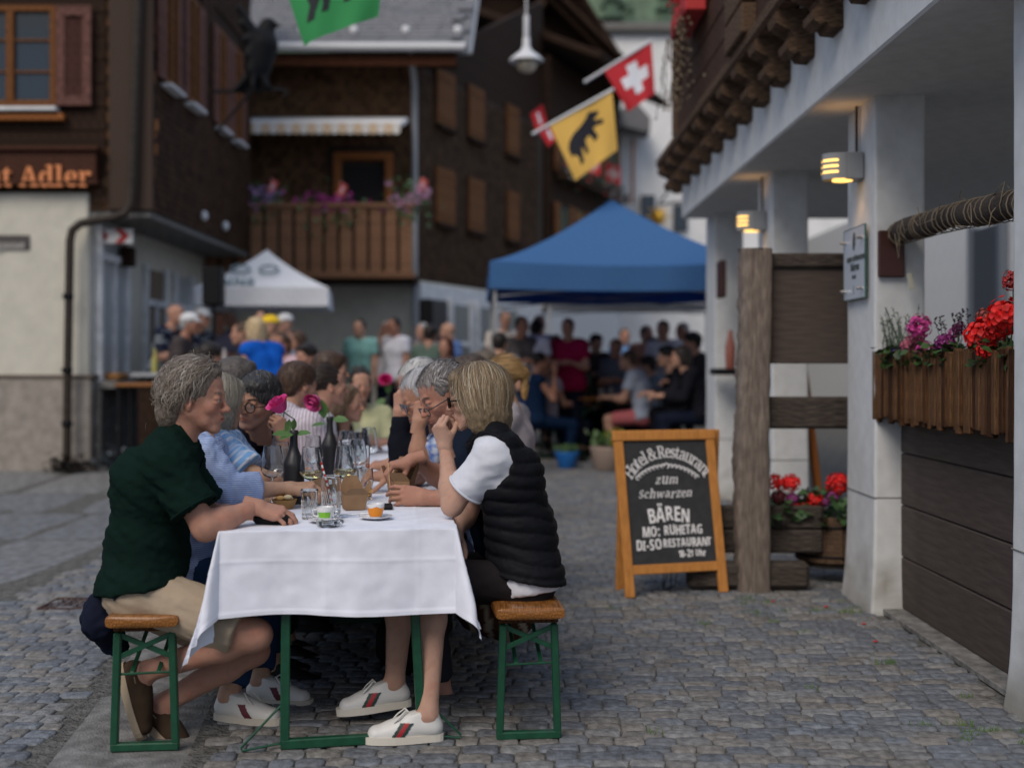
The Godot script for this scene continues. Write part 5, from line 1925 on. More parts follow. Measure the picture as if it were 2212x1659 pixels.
func left_house() -> void:
	# front faces the lens at 14 m, its long side runs up the street
	var h := thing("timber_inn", "dark timber inn over a cream ground floor, with lettered sign and shutters", "building", on(-5.2, 14.0))
	var o := h.position
	var b := Buf.new()
	var gx := -4.84
	var wx := -4.15
	# ground floor
	b.box(T3(gx - 4.0, 2.2, -17.5), Vector3(8.0, 2.2, 7.0), 0.02)
	part(h, "wall", b, M.cream, o)
	b = Buf.new()
	b.box(T3(gx - 3.97, 0.56, -17.5), Vector3(8.0, 1.25, 7.06), 0.02)
	part(h, "plinth", b, M.plinth, o)
	b = Buf.new()
	b.box(T3(gx - 3.95, 1.2, -17.5), Vector3(8.02, 0.035, 7.09), 0.006)
	part(h, "plinth_band", b, mat(Color(0.11, 0.08, 0.06), 0.9), o)
	# upper floors, jettied out on both sides
	b = Buf.new()
	b.box(T3(wx - 4.0, 5.6, -16.75), Vector3(8.0, 5.0, 5.4), 0.01)
	part(h, "timber_wall", b, M.dark_wood, o)
	b = Buf.new()
	b.box(T3(wx - 4.0, 3.06, -16.75), Vector3(8.0, 0.08, 5.4), 0.01)
	part(h, "jetty_floor", b, M.concrete, o)
	# corner boards with shingles
	b = Buf.new()
	b.box(T3(wx - 0.21, 5.6, -14.03), Vector3(0.5, 5.0, 0.06), 0.01)
	part(h, "corner_board", b, mat(Color(0.05, 0.03, 0.02), 0.9), o)
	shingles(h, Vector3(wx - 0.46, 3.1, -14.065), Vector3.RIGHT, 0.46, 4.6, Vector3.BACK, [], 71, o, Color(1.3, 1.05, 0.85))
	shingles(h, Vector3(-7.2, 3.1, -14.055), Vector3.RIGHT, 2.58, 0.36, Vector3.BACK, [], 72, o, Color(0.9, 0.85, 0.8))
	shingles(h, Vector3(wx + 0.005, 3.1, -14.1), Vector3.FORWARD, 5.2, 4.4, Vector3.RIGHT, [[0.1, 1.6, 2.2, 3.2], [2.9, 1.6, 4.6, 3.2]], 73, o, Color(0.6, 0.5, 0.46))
	# horizontal boards behind the sign and window
	for k in 14:
		b = Buf.new()
		b.box(T3(-5.95, 3.6 + k * 0.27, -14.06 + 0.004 * (k % 2)), Vector3(2.6, 0.262, 0.06), 0.008)
		part(h, "wall_board", b, M.dark_wood, o)
	casement(h, Transform3D(Basis(), Vector3(-5.72, 4.85, -14.0)), 0.98, 1.08, M.window_wood, o, "right", M.shutter_wood)
	b = Buf.new()
	b.box(T3(-5.75, 4.15, -13.97), Vector3(1.3, 0.08, 0.1), 0.008)
	part(h, "apron_board", b, M.orange_wood, o)
	# side windows in pairs with shutters
	var sideb := Basis(Vector3(0, 0, -1), Vector3.UP, Vector3(1, 0, 0))
	for e in [[14.72, 0.5], [15.75, 0.5], [17.3, 0.42], [18.3, 0.42]]:
		casement(h, Transform3D(sideb, Vector3(wx + 0.02, 5.35, -e[0])), e[1], 1.3, M.window_wood, o)
		for s in [-1.0, 1.0]:
			louvre(h, Transform3D(sideb, Vector3(wx + 0.06, 5.35, -e[0] - s * (e[1] / 2.0 + 0.17)) - o), 0.26, 1.36, M.shutter_wood)
	# small white floodlights under the side eave
	for e in [16.2, 17.4]:
		b = Buf.new()
		b.ball(Vector3(wx + 0.08, 3.3, -e), Vector3(0.05, 0.065, 0.05), 10, 6)
		part(h, "spotlight", b, M.white, o)
	# ground-floor openings on the street side
	for e in [[14.75, 1.0, 0.75, 1.15, 3.05], [16.5, 0.9, 0.7, 0.1, 2.6], [17.9, 0.9, 0.7, 1.0, 2.6]]:
		b = Buf.new()
		b.box(T3(gx + 0.01, (e[3] + e[4]) / 2.0, -e[0]), Vector3(0.05, e[4] - e[3], e[1]), 0.005)
		part(h, "opening", b, mat(Color(0.36, 0.38, 0.38), 0.3) if e[3] > 0.5 else mat(Color(0.16, 0.12, 0.08), 0.7), o)
		b = Buf.new()
		for s in [-1.0, 1.0]:
			b.box(T3(gx + 0.04, (e[3] + e[4]) / 2.0, -e[0] + s * e[1] / 2.0), Vector3(0.08, e[4] - e[3] + 0.1, 0.1), 0.006)
		b.box(T3(gx + 0.042, e[4] - 0.45, -e[0]), Vector3(0.08, 0.09, e[1] - 0.1), 0.006)
		b.box(T3(gx + 0.042, (e[3] + e[4]) / 2.0 - 0.25, -e[0]), Vector3(0.08, e[4] - e[3] - 0.5, 0.07), 0.006)
		part(h, "window_frame", b, M.white_paint, o)
	b = Buf.new()
	b.box(T3(gx + 0.12, 1.1, -14.75), Vector3(0.3, 0.09, 1.25), 0.01)
	part(h, "window_ledge", b, M.concrete, o)
	b = Buf.new()
	b.box(T3(gx + 0.05, 0.55, -15.2), Vector3(0.12, 1.02, 2.2), 0.01)
	part(h, "grey_base", b, M.grey_render, o)
	# lettered sign
	b = Buf.new()
	b.box(T3(-6.05, 3.58, -13.93), Vector3(2.68, 0.36, 0.1), 0.012)
	var sg := part(h, "sign_board", b, M.sign_wood, o)
	b = Buf.new()
	b.box(T3(-6.05, 3.78, -13.91), Vector3(2.74, 0.05, 0.16), 0.008)
	b.box(T3(-6.05, 3.39, -13.91), Vector3(2.74, 0.035, 0.14), 0.008)
	part(sg, "sign_trim", b, M.sign_wood, o)
	b = Buf.new()
	letters(b, "Restaurant Adler", "Droid Serif", 0.235, T3(-7.55, 3.455, -13.86), 0.03, 700)
	# sized so that the word ends where the board does
	var wmax := -99.0
	for p in b.v: wmax = maxf(wmax, p.x)
	var sc := 2.52 / (wmax + 7.55)
	for j in b.v.size(): b.v[j].x = -4.76 + (b.v[j].x - wmax) * sc
	part(sg, "lettering", b, M.sign_letter, o)
	# street name
	b = Buf.new()
	b.box(T3(-5.96, 2.73, -13.985), Vector3(0.9, 0.16, 0.02), 0.004)
	var sp := part(h, "street_plate", b, mat(Color(0.06, 0.05, 0.045), 0.5), o)
	b = Buf.new()
	letters(b, "gasse", "Droid Sans", 0.09, T3(-5.88, 2.695, -13.972), 0.004, 700)
	part(sp, "lettering", b, mat(Color(0.4, 0.38, 0.35), 0.6), o)
	# drainpipe: down the corner, a long bend under the jetty, down to the ground
	b = Buf.new()
	var pp := []
	for e in [[298, 0, 13.9], [290, 200, 13.9], [284, 400, 13.9], [281, 440, 13.9], [270, 460, 13.88], [245, 470, 13.86], [200, 477, 13.84], [172, 483, 13.82], [155, 497, 13.8], [150, 520, 13.8], [148, 640, 13.8], [144, 860, 13.8], [143, 1015, 13.8]]:
		pp.append(at(e[0], e[1], e[2]))
	pp[0] = pp[1] + (pp[1] - pp[2]) * 1.3
	b.tube(pp, [0.048], 12)
	var dp := part(h, "drainpipe", b, M.pipe, o)
	for y in [640, 800, 915]:
		b = Buf.new()
		var c := at(146.0 if y < 800 else 143.5, y, 13.8)
		b.tube([c - Vector3(0, 0.03, 0), c + Vector3(0, 0.03, 0)], [0.062], 12)
		part(dp, "pipe_collar", b, M.iron, o)
	# clump of dry leaves and stones by the pipe foot
	var rng := RandomNumberGenerator.new()
	rng.seed = 12
	b = Buf.new()
	for m in 160:
		var q := at(150 + rng.randfn() * 22, 1008, 13.75)
		q = Vector3(q.x, gy(q) + absf(rng.randfn()) * 0.08, q.z + rng.randfn() * 0.05)
		leaf(b, q, Vector3(rng.randfn(), rng.randf(), rng.randfn()), Vector3.UP, 0.09, 0.06, Color(0.05, 0.04, 0.035) * rng.randf_range(0.5, 1.6))
	whole("withered_plant", b, M.leaf, "withered dark plant at the foot of the drainpipe", "plant")
	b = Buf.new()
	for m in 120:
		var q := on(-4.55 + rng.randfn() * 0.1, 13.9 + rng.randfn() * 0.05) + Vector3(0, absf(rng.randfn()) * 0.14, 0)
		leaf(b, q, Vector3(rng.randfn(), 1.0, rng.randfn()), Vector3(rng.randfn(), 1, 0), 0.08, 0.04, Color(0.1, 0.12, 0.14) * rng.randf_range(0.5, 1.4))
	whole("grey_plant", b, M.leaf, "small grey plant at the corner of the inn, right of the drainpipe", "plant")
	# a basket of things on the window ledge
	b = Buf.new()
	b.box(T3(gx + 0.14, 1.19, -14.55), Vector3(0.2, 0.1, 0.42), 0.03)
	whole("ledge_basket", b, mat(Color(0.3, 0.14, 0.04), 0.8), "orange-brown basket on the window ledge of the inn", "basket")
	# chevron board under the jetty
	var cp := at(240, 510, 14.3)
	var cv := thing("chevron_board", "red and white chevron board under the jetty of the inn", "road sign", cp)
	b = Buf.new()
	b.box(Transform3D(Basis(), cp), Vector3(0.5, 0.17, 0.02), 0.003)
	part(cv, "board", b, M.white, cp)
	for k in 2:
		b = Buf.new()
		var poly := PackedVector2Array([Vector2(-0.08, -0.08), Vector2(0.01, -0.08), Vector2(0.09, 0), Vector2(0.01, 0.08), Vector2(-0.08, 0.08), Vector2(0.0, 0.0)])
		b.prism(poly, 0.004, Transform3D(Basis(), cp + Vector3(-0.12 + k * 0.24, 0, 0.013)))
		part(cv, "chevron", b, M.red, cp)
	# wooden lantern hanging below the jetty
	var lp := at(275, 555, 15.0)
	var ln := thing("hanging_lantern", "dark wooden lantern hanging under the jetty beside the chevron board", "lantern", lp)
	b = Buf.new()
	b.box(Transform3D(Basis(), lp), Vector3(0.16, 0.24, 0.16), 0.02)
	part(ln, "case", b, M.dark_wood, lp)
	b = Buf.new()
	b.box(Transform3D(Basis(), lp + Vector3(-0.04, 0.22, 0)), Vector3(0.05, 0.24, 0.05), 0.01)
	b.box(Transform3D(Basis(), lp + Vector3(0.0, 0.3, 0)), Vector3(0.2, 0.05, 0.05), 0.01)
	part(ln, "hanger", b, mat(Color(0.2, 0.1, 0.03), 0.7), lp)
	eagle()

# the black metal eagle that gives the inn its sign
func eagle() -> void:
	var p := at(560, 120, 14.6)
	var e := thing("eagle_sign", "large black metal eagle perched on a bracket at the corner of the inn", "sign", p)
	var f := Field.new(p + Vector3(-0.7, -0.8, -0.45), p + Vector3(0.6, 0.85, 0.45), 0.024)
	f.cap(p + Vector3(0.02, 0.12, 0), p + Vector3(-0.02, -0.12, 0), 0.2, 0.17, 0.06)
	f.cap(p + Vector3(0.03, 0.2, 0), p + Vector3(0.1, 0.36, 0), 0.14, 0.09, 0.05)
	f.cap(p + Vector3(0.13, 0.38, 0), p + Vector3(0.25, 0.35, 0), 0.055, 0.015, 0.03)
	for s in [-1.0, 1.0]:
		for k in 6:
			f.cap(p + Vector3(-0.02, 0.2, s * 0.1), p + Vector3(-0.2 + k * 0.03, 0.5 - k * 0.18, s * (0.24 - k * 0.02)), 0.07, 0.04, 0.04)
		f.cap(p + Vector3(0.0, -0.16, s * 0.06), p + Vector3(0.1, -0.38, s * 0.07), 0.06, 0.03, 0.03)
	for k in 4: f.cap(p + Vector3(-0.06, -0.14, 0), p + Vector3(-0.2 - k * 0.02, -0.42, (k - 1.5) * 0.07), 0.05, 0.028, 0.03)
	var b := Buf.new()
	f.net(b)
	part(e, "bird", b, M.black, p)
	b = Buf.new()
	b.bar(p + Vector3(-0.55, -0.43, 0), p + Vector3(0.28, -0.4, 0), 0.04, 0.04, 0.006)
	b.tube([p + Vector3(0.28, -0.4, 0), p + Vector3(0.34, -0.46, 0), p + Vector3(0.27, -0.5, 0)], [0.018], 8)
	b.bar(p + Vector3(-0.5, -0.9, 0), p + Vector3(-0.1, -0.43, 0), 0.03, 0.03, 0.006)
	part(e, "bracket_arm", b, M.iron, p)

func middle_house() -> void:
	var d := 20.5
	var x0 := -7.0
	var x1 := -1.63
	var h := thing("balcony_house", "brown shingled house with slate roof, awning and wooden balcony", "building", on(-3.0, d))
	var o := h.position
	var g := gy(o)
	var dirs := Vector3(0.38, 0, -0.925).normalized()   # the street side runs off to the right
	var side_out := Vector3(0.925, 0, 0.38).normalized()
	var b := Buf.new()
	var top := 6.35
	# body with the bent plan
	var plan := PackedVector2Array()
	for q in [Vector3(x0, 0, -d), Vector3(x1, 0, -d), Vector3(x1, 0, -d) + dirs * 6.0, Vector3(x0, 0, -d - 6.0)]: plan.append(Vector2(q.x, -q.z))
	var up := Basis(Vector3.RIGHT, Vector3.FORWARD, Vector3.UP)
	b.prism(plan, top - 2.75, Transform3D(up, Vector3(0, (top + 2.75) / 2.0, 0)))
	part(h, "timber_wall", b, mat(Color(0.045, 0.032, 0.022), 0.9), o)
	b = Buf.new()
	b.prism(plan, 3.0, Transform3D(up, Vector3(0, 1.248, 0)))
	part(h, "wall", b, grain(Color(0.74, 0.69, 0.57), 0.9, N.plain, Vector3.ONE), o)
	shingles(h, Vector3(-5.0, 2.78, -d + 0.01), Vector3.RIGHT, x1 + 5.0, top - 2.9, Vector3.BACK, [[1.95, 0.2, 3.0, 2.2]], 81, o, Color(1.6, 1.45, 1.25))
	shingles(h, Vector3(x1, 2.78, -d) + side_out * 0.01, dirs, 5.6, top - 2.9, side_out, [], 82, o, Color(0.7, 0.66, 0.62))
	# white ground floor on the street side
	b = Buf.new()
	var wb := Basis(dirs, Vector3.UP, side_out)
	b.box(Transform3D(wb, Vector3(x1, 1.2, -d) + dirs * 3.0 + side_out * 0.06), Vector3(6.0, 3.0, 0.12), 0.01)
	part(h, "white_wall", b, M.white_paint, o)
	b = Buf.new()
	b.prism(PackedVector2Array([Vector2(0, 0), Vector2(6, 0), Vector2(6, 2.7)]), 0.12, Transform3D(wb, Vector3(x1, top, -d) - side_out * 0.06))
	part(h, "gable", b, M.dark_wood, o)
	b = Buf.new()
	b.box(Transform3D(wb, Vector3(x1, g + 1.0, -d) + dirs * 0.55 + side_out * 0.13), Vector3(0.8, 2.1, 0.06), 0.01)
	part(h, "door", b, mat(Color(0.03, 0.03, 0.035), 0.5), o)
	for k in 3:
		b = Buf.new()
		b.box(Transform3D(wb, Vector3(x1, g + 1.25, -d) + dirs * (1.5 + k * 1.15) + side_out * 0.13), Vector3(0.8, 1.5, 0.05), 0.01)
		var w := part(h, "shop_window", b, mat(Color(0.2, 0.22, 0.22), 0.2), o)
		b = Buf.new()
		for s in [-1.0, 1.0]: b.box(Transform3D(wb, Vector3(x1, g + 1.25, -d) + dirs * (1.5 + k * 1.15 + s * 0.42) + side_out * 0.15), Vector3(0.1, 1.7, 0.1), 0.01)
		b.box(Transform3D(wb, Vector3(x1, g + 1.3, -d) + dirs * (1.5 + k * 1.15) + side_out * 0.15), Vector3(0.74, 0.09, 0.08), 0.01)
		part(w, "frame", b, M.white_paint, o)
	# closed orange shutters along the street side
	for r in 2:
		for k in 3:
			b = Buf.new()
			var c: Vector3 = Vector3(x1, 4.28 + r * 1.7, -d) + dirs * ([1.08, 2.4, 4.2][k]) + side_out * 0.06
			b.box(Transform3D(wb, c), Vector3([0.74, 0.7, 0.6][k], 0.96, 0.05), 0.006)
			var sh := part(h, "shutter", b, M.shutter_orange, o)
			b = Buf.new()
			for s in [-1.0, 1.0]: b.box(Transform3D(wb, c + side_out * 0.03 + Vector3(0, s * 0.36, 0)), Vector3(0.5, 0.06, 0.02), 0.004)
			part(sh, "shutter_batten", b, M.shutter_orange, o)
			b = Buf.new()
			b.box(Transform3D(wb, c + Vector3(0, -0.53, 0) + side_out * 0.03), Vector3(0.75, 0.07, 0.12), 0.006)
			part(h, "window_sill", b, M.dark_wood, o)
	# the roof: slates in courses, sloping towards the lens
	var e0 := Vector3(-7.4, 6.42, -d + 0.95)
	var slope := Vector3(0, 0.44, -0.9).normalized()
	var nor := Vector3(0, 0.9, 0.44).normalized()
	b = Buf.new()
	b.box(Transform3D(Basis(Vector3.RIGHT, slope, nor), Vector3(-4.05, 6.42, -d + 0.95) + slope * 2.5 - nor * 0.05), Vector3(6.7, 5.0, 0.08), 0.01)
	part(h, "roof", b, M.slate, o)
	var rng := RandomNumberGenerator.new()
	rng.seed = 91
	var n := 0
	var rest := Buf.new()
	for r in 14:
		var u := 0.0
		while u < 6.6:
			var w := rng.randf_range(0.3, 0.5)
			if -7.4 + u > -5.4 and u + w < 6.7:
				var sb := Buf.new() if n < 170 else rest
				var k := rng.randf_range(0.8, 1.2)
				sb.col = Color(k, k, k * rng.randf_range(0.98, 1.06))
				sb.box(Transform3D(Basis(Vector3.RIGHT, slope, nor) * Basis(Vector3.RIGHT, -0.05), e0 + Vector3.RIGHT * (u + w / 2.0) + slope * (r * 0.33 + 0.2) + nor * 0.035), Vector3(w - 0.012, 0.4, 0.022), 0.004)
				if n < 170: part(h, "roof_slate", sb, M.slate, o)
				n += 1
			u += w
	for k in 6:
		b = Buf.new()
		b.ball(Vector3(-5.2 + k * 0.86, 6.42, -d + 0.95) + slope * 0.85 + nor * 0.08, Vector3(0.07, 0.07, 0.05), 8, 5)
		part(h, "snow_guard", b, M.white, o)
	b = Buf.new()
	b.tube([Vector3(-7.4, 6.38, -d + 1.02), Vector3(-0.75, 6.38, -d + 1.02)], [0.07], 10)
	part(h, "gutter", b, M.white_metal, o)
	b = Buf.new()
	b.box(T3(-4.1, 6.22, -d + 0.85), Vector3(6.4, 0.2, 0.06), 0.008)
	part(h, "fascia", b, grain(Color(0.2, 0.07, 0.03), 0.7, N.streak, Vector3(1, 8, 8)), o)
	b = Buf.new()
	b.bar(Vector3(-0.74, 6.3, -d + 0.95), Vector3(-0.74, 6.3, -d + 0.95) + slope * 5.0, 0.2, 0.05, 0.008, nor)
	part(h, "verge_board", b, M.grey_metal, o)
	b = Buf.new()
	b.box(T3(-4.1, 6.3, -d + 0.45), Vector3(6.4, 0.06, 0.9), 0.01)
	part(h, "eave_soffit", b, M.dark_wood, o)
	b = Buf.new()
	b.tube([Vector3(-1.62, 6.35, -d + 0.9), Vector3(-1.62, 6.0, -d + 0.2), Vector3(-1.62, 5.0, -d + 0.12), Vector3(-1.62, 2.8, -d + 0.12), Vector3(-1.62, g, -d + 0.12)], [0.05], 10)
	part(h, "downpipe", b, M.grey_metal, o)
	# awning, half rolled in, with a scalloped striped valance
	var aw := thing("awning", "half-rolled white awning with a scalloped orange-striped valance over the balcony", "awning", Vector3(-3.0, 5.1, -d + 0.5))
	b = Buf.new()
	b.box(Transform3D(Basis(Vector3.RIGHT, 0.25), Vector3(-3.1, 5.28, -d + 0.55)), Vector3(2.75, 0.1, 1.0), 0.03)
	part(aw, "canopy", b, M.white, aw.position)
	for k in 22:
		b = Buf.new()
		b.col = Color(0.72, 0.68, 0.62) if k % 2 else Color(0.68, 0.5, 0.32)
		var poly := PackedVector2Array([Vector2(-0.06, 0.13), Vector2(-0.06, 0.0), Vector2(-0.04, -0.03), Vector2(0, -0.045), Vector2(0.04, -0.03), Vector2(0.06, 0.0), Vector2(0.06, 0.13)])
		b.prism(poly, 0.006, T3(-4.4 + k * 0.122, 5.03, -d + 1.05))
		part(aw, "valance_flap", b, M.print, aw.position)
	# balcony door
	b = Buf.new()
	b.box(T3(-2.48, 3.75, -d + 0.02), Vector3(0.75, 1.8, 0.05), 0.004)
	var dr := part(h, "door", b, M.dark_void, o)
	b = Buf.new()
	for s in [-1.0, 1.0]: b.box(T3(-2.48 + s * 0.43, 3.85, -d + 0.06), Vector3(0.13, 2.0, 0.12), 0.01)
	b.box(T3(-2.48, 4.8, -d + 0.062), Vector3(0.99, 0.13, 0.13), 0.01)
	part(dr, "door_frame", b, M.orange_wood, o)
	# balcony
	var bf := -d + 1.2
	b = Buf.new()
	b.box(T3(-3.2, 2.72, -d + 0.6), Vector3(3.3, 0.12, 1.2), 0.01)
	part(h, "balcony_floor", b, M.dark_wood, o)
	b = Buf.new()
	b.box(T3(-3.2, 3.83, bf + 0.03), Vector3(3.34, 0.07, 0.14), 0.01)
	b.box(T3(-3.2, 2.74, bf + 0.03), Vector3(3.34, 0.1, 0.08), 0.01)
	part(h, "balcony_rail", b, M.balcony, o)
	for k in 14:
		b = Buf.new()
		var q := rng.randf_range(0.8, 1.2)
		b.col = Color(q, q, q)
		b.box(T3(-4.72 + k * 0.235, 3.27, bf + 0.055), Vector3(0.185, 1.08, 0.03), 0.006)
		part(h, "balcony_board", b, M.balcony, o)
	b = Buf.new()
	b.box(T3(-3.2, 3.25, bf - 0.03), Vector3(3.2, 1.0, 0.02), 0.004)
	part(h, "balcony_back", b, mat(Color(0.05, 0.025, 0.014), 0.8), o)
	for k in 3: balcony_flowers(k, at([562, 712, 885][k], [442, 450, 440][k], d - 1.1))

func balcony_flowers(k: int, p: Vector3) -> void:
	var rng := RandomNumberGenerator.new()
	rng.seed = 300 + k
	var t := thing("balcony_flowers", ["lilac flowers and a small red flag at the left end of the balcony", "magenta flowers and green foliage over the middle of the balcony", "pale pink flowers and a small flag at the right end of the balcony"][k], "flowers", p)
	var b := Buf.new()
	var w := 0.5 if k == 1 else 0.32
	for m in 160:
		leaf(b, p + Vector3(rng.randfn() * w * 0.6, rng.randfn() * 0.17 - (0.16 if k == 1 else 0.04), 0.1 + rng.randfn() * 0.07), Vector3(rng.randfn(), rng.randfn(), rng.randfn()), Vector3(rng.randfn(), 1, 1), 0.08, 0.06, Color(0.05, 0.11, 0.04) * rng.randf_range(0.5, 1.6))
	part(t, "foliage", b, M.leaf, p)
	b = Buf.new()
	for m in 30:
		flower_head(b, p + Vector3(rng.randfn() * w * 0.6, 0.07 + rng.randfn() * 0.1, 0.16), 0.06, [Color(0.42, 0.27, 0.5), Color(0.4, 0.03, 0.24), Color(0.6, 0.33, 0.5)][k], rng, 8)
	part(t, "blossoms", b, M.petal, p)
	b = Buf.new()
	b.tube([p + Vector3(0.12, 0, 0.1), p + Vector3(0.2, 0.4, 0.12)], [0.008], 6)
	part(t, "flag_stick", b, M.white, p)
	b = Buf.new()
	b.sheet(4, 6, func(s, q): return p + Vector3(0.12 + 0.08 * q + s * 0.1, 0.2 + q * 0.2 - s * 0.06, 0.12 + 0.03 * sin(s * 5.0)))
	var cc := []
	for j in b.v.size():
		var u := b.u[j]
		b.c[j] = Color(0.7, 0.65, 0.65) if absf(u.x - 0.5) < 0.2 and absf(u.y - 0.5) < 0.25 else Color(0.62, 0.1, 0.08)
	part(t, "flag", b, M.print, p)

func gable_house(label: String, p: Vector3, yaw: float, w: float, dep: float, eave: float, ridge: float, m: Material, sd: int, orange := true, cat := "building") -> Node3D:
	# a house with its gable to local +z
	var h := thing("timber_house", label, cat, p)
	h.rotation.y = yaw
	var b := Buf.new()
	b.prism(PackedVector2Array([Vector2(-w / 2, -0.3), Vector2(w / 2, -0.3), Vector2(w / 2, eave), Vector2(0, ridge), Vector2(-w / 2, eave)]), dep, T3(0, 0, -dep / 2.0))
	part(h, "wall", b, m)
	for s in [-1.0, 1.0]:
		b = Buf.new()
		var a := Vector3(s * (w / 2.0 + 0.7), eave - 0.7 * (ridge - eave) / (w / 2.0) + 0.06, 0.9)
		var e := Vector3(0, ridge + 0.1, 0.9)
		var mid := (a + e) / 2.0 - Vector3(0, 0, dep / 2.0 + 0.4)
		var y := (e - a).normalized()
		b.box(Transform3D(Basis(y.cross(Vector3(0, 0, 1)), y, Vector3(0, 0, 1)), mid), Vector3(0.12, (e - a).length(), dep + 1.6), 0.01)
		part(h, "roof", b, M.dark_wood)
		b = Buf.new()
		b.bar(a + Vector3(0, -0.12, 0.02), e + Vector3(0, -0.12, 0.02), 0.24, 0.05, 0.01, Vector3.BACK)
		part(h, "barge_board", b, M.dark_wood)
	for k in 5:
		b = Buf.new()
		var u := -1.0 + k * 0.5
		b.box(T3(u * (w / 2.0 - 0.1), lerpf(ridge, eave, absf(u)) - 0.28, 0.35), Vector3(0.2, 0.22, 0.9), 0.02)
		part(h, "purlin", b, M.bracket)
	for r in 2:
		for k in 3:
			b = Buf.new()
			var c := Vector3((k - 1) * w * 0.28, 1.9 + r * 1.8 + 1.4, 0.03)
			b.box(Transform3D(Basis(), c), Vector3(0.6, 1.0, 0.05), 0.006)
			var wn := part(h, "shutter" if orange else "window", b, M.shutter_orange if orange else M.window_glass)
			b = Buf.new()
			for s in [-1.0, 1.0]: b.box(Transform3D(Basis(), c + Vector3(s * 0.33, 0, 0.02)), Vector3(0.07, 1.1, 0.06), 0.006)
			part(wn, "frame", b, M.dark_wood)
	return h

func far_houses() -> void:
	# the terrace of timber houses that follows the bend of the street
	var dirs := Vector3(0.38, 0, -0.925).normalized()
	var out := Vector3(0.925, 0, 0.38).normalized()
	var wb := Basis(dirs, Vector3.UP, out)
	var start := Vector3(-1.63, 0, -20.5) + dirs * 6.05 + out * 0.15
	for k in 1:
		var p := start + dirs * (k * 5.1)
		p.y = gy(p)
		var h := thing("terrace_house", ["dark timber terrace house beyond the white shop front, flower boxes at its windows", "farthest dark timber terrace house, behind the yellow flag"][k], "building", p)
		var b := Buf.new()
		b.box(Transform3D(wb, p + dirs * 2.5 - out * 3.0 + Vector3(0, 4.9, 0)), Vector3(5.0, 4.8, 6.0), 0.02)
		part(h, "timber_wall", b, M.dark_wood, p)
		b = Buf.new()
		b.box(Transform3D(wb, p + dirs * 2.5 - out * 3.0 + Vector3(0, 1.2, 0)), Vector3(5.0, 2.58, 5.9), 0.02)
		part(h, "wall", b, M.plaster, p)
		b = Buf.new()   # roof and its wide eave over the street
		b.box(Transform3D(wb * Basis(Vector3.RIGHT, 0.42), p + dirs * 2.5 + out * -1.1 + Vector3(0, 8.15, 0)), Vector3(5.3, 0.16, 5.0), 0.02)
		part(h, "roof", b, M.dark_wood, p)
		for r in 2:
			for m in 4:
				var c := p + dirs * (0.7 + m * 1.15) + out * 0.04 + Vector3(0, 3.65 + r * 1.75, 0)
				b = Buf.new()
				b.box(Transform3D(wb, c), Vector3(0.55, 1.05, 0.06), 0.01)
				var wn := part(h, "window", b, M.window_glass, p)
				b = Buf.new()
				for s in [-1.0, 1.0]: b.box(Transform3D(wb, c + dirs * s * 0.42 + out * 0.03), Vector3(0.3, 1.1, 0.05), 0.01)
				part(wn, "shutter", b, M.shutter_orange, p)
		for r in 2:
			var c := p + dirs * 2.3 + out * 0.25 + Vector3(0, 3.0 + r * 1.75, 0)
			var rng := RandomNumberGenerator.new()
			rng.seed = 400 + k * 2 + r
			var fx := thing("window_flowers", "white and red window flowers on the %s floor of the %s timber terrace house" % [["first", "second"][r], ["nearer", "farthest"][k]], "flowers", c)
			b = Buf.new()
			b.box(Transform3D(wb, c), Vector3(4.4, 0.2, 0.24), 0.02)
			part(fx, "box", b, M.dark_wood, c)
			b = Buf.new()
			var fb := Buf.new()
			for m in 260:
				var q := c + dirs * rng.randf_range(-2.2, 2.2) + out * rng.randfn() * 0.08 + Vector3(0, 0.1 + rng.randfn() * 0.12, 0)
				leaf(b, q, Vector3(rng.randfn(), rng.randfn(), rng.randfn()), Vector3(rng.randfn(), 1, 0), 0.12, 0.09, Color(0.035, 0.08, 0.03) * rng.randf_range(0.5, 1.5))
				if m % 4 == 0:
					flower_head(fb, q + out * 0.1, 0.06, Color(0.5, 0.5, 0.48) if rng.randf() < 0.75 else Color(0.5, 0.03, 0.03), rng, 5)
			part(fx, "foliage", b, M.leaf, c)
			part(fx, "blossoms", fb, M.petal, c)
			for m in 2:
				b = Buf.new()
				var q := c + dirs * (-1.0 + m * 1.5) + Vector3(0, 0.45, 0)
				b.sheet(4, 4, func(s, t): return q + out * (0.1 + 0.35 * s) + Vector3(0, (t - 0.5) * 0.42 - s * 0.12, 0) + dirs * 0.05 * sin(s * 6.0))
				for j in b.v.size():
					var u := b.u[j]
					b.c[j] = Color(0.7, 0.66, 0.66) if absf(u.x - 0.5) < 0.3 and absf(u.y - 0.5) < 0.3 and (u.x - 0.5) * (u.y - 0.5) == 0.0 else Color(0.55, 0.03, 0.035)
				part(fx, "small_flag", b, M.print, c)
	# higher gables behind
	gable_house("tall dark timber gable with orange shutters, left of the pendant street lamp", on(-0.9, 31.0), 0.1, 6.5, 8.0, 8.3, 11.4, M.dark_wood, 1)
	gable_house("dark timber gable with an arched opening high behind the Swiss flag", on(0.1, 36.0), -0.05, 5.0, 8.0, 10.0, 14.0, M.dark_wood, 2)
	# the white church wall closing the view
	var cp := on(7.6, 42.0)
	var c := thing("church", "tall white church wall closing the end of the street", "building", cp)
	var b := Buf.new()
	b.box(Transform3D(Basis(), cp + Vector3(0, 5.6, -4.0)), Vector3(8.6, 12.4, 8.0), 0.02)
	part(c, "wall", b, grain(Color(0.86, 0.86, 0.85), 0.9, N.plain, Vector3.ONE * 0.5), cp)
	b = Buf.new()
	b.box(Transform3D(Basis(), cp + Vector3(0, 11.95, -4.0)), Vector3(9.2, 0.3, 8.6), 0.04)
	part(c, "cornice", b, M.concrete, cp)
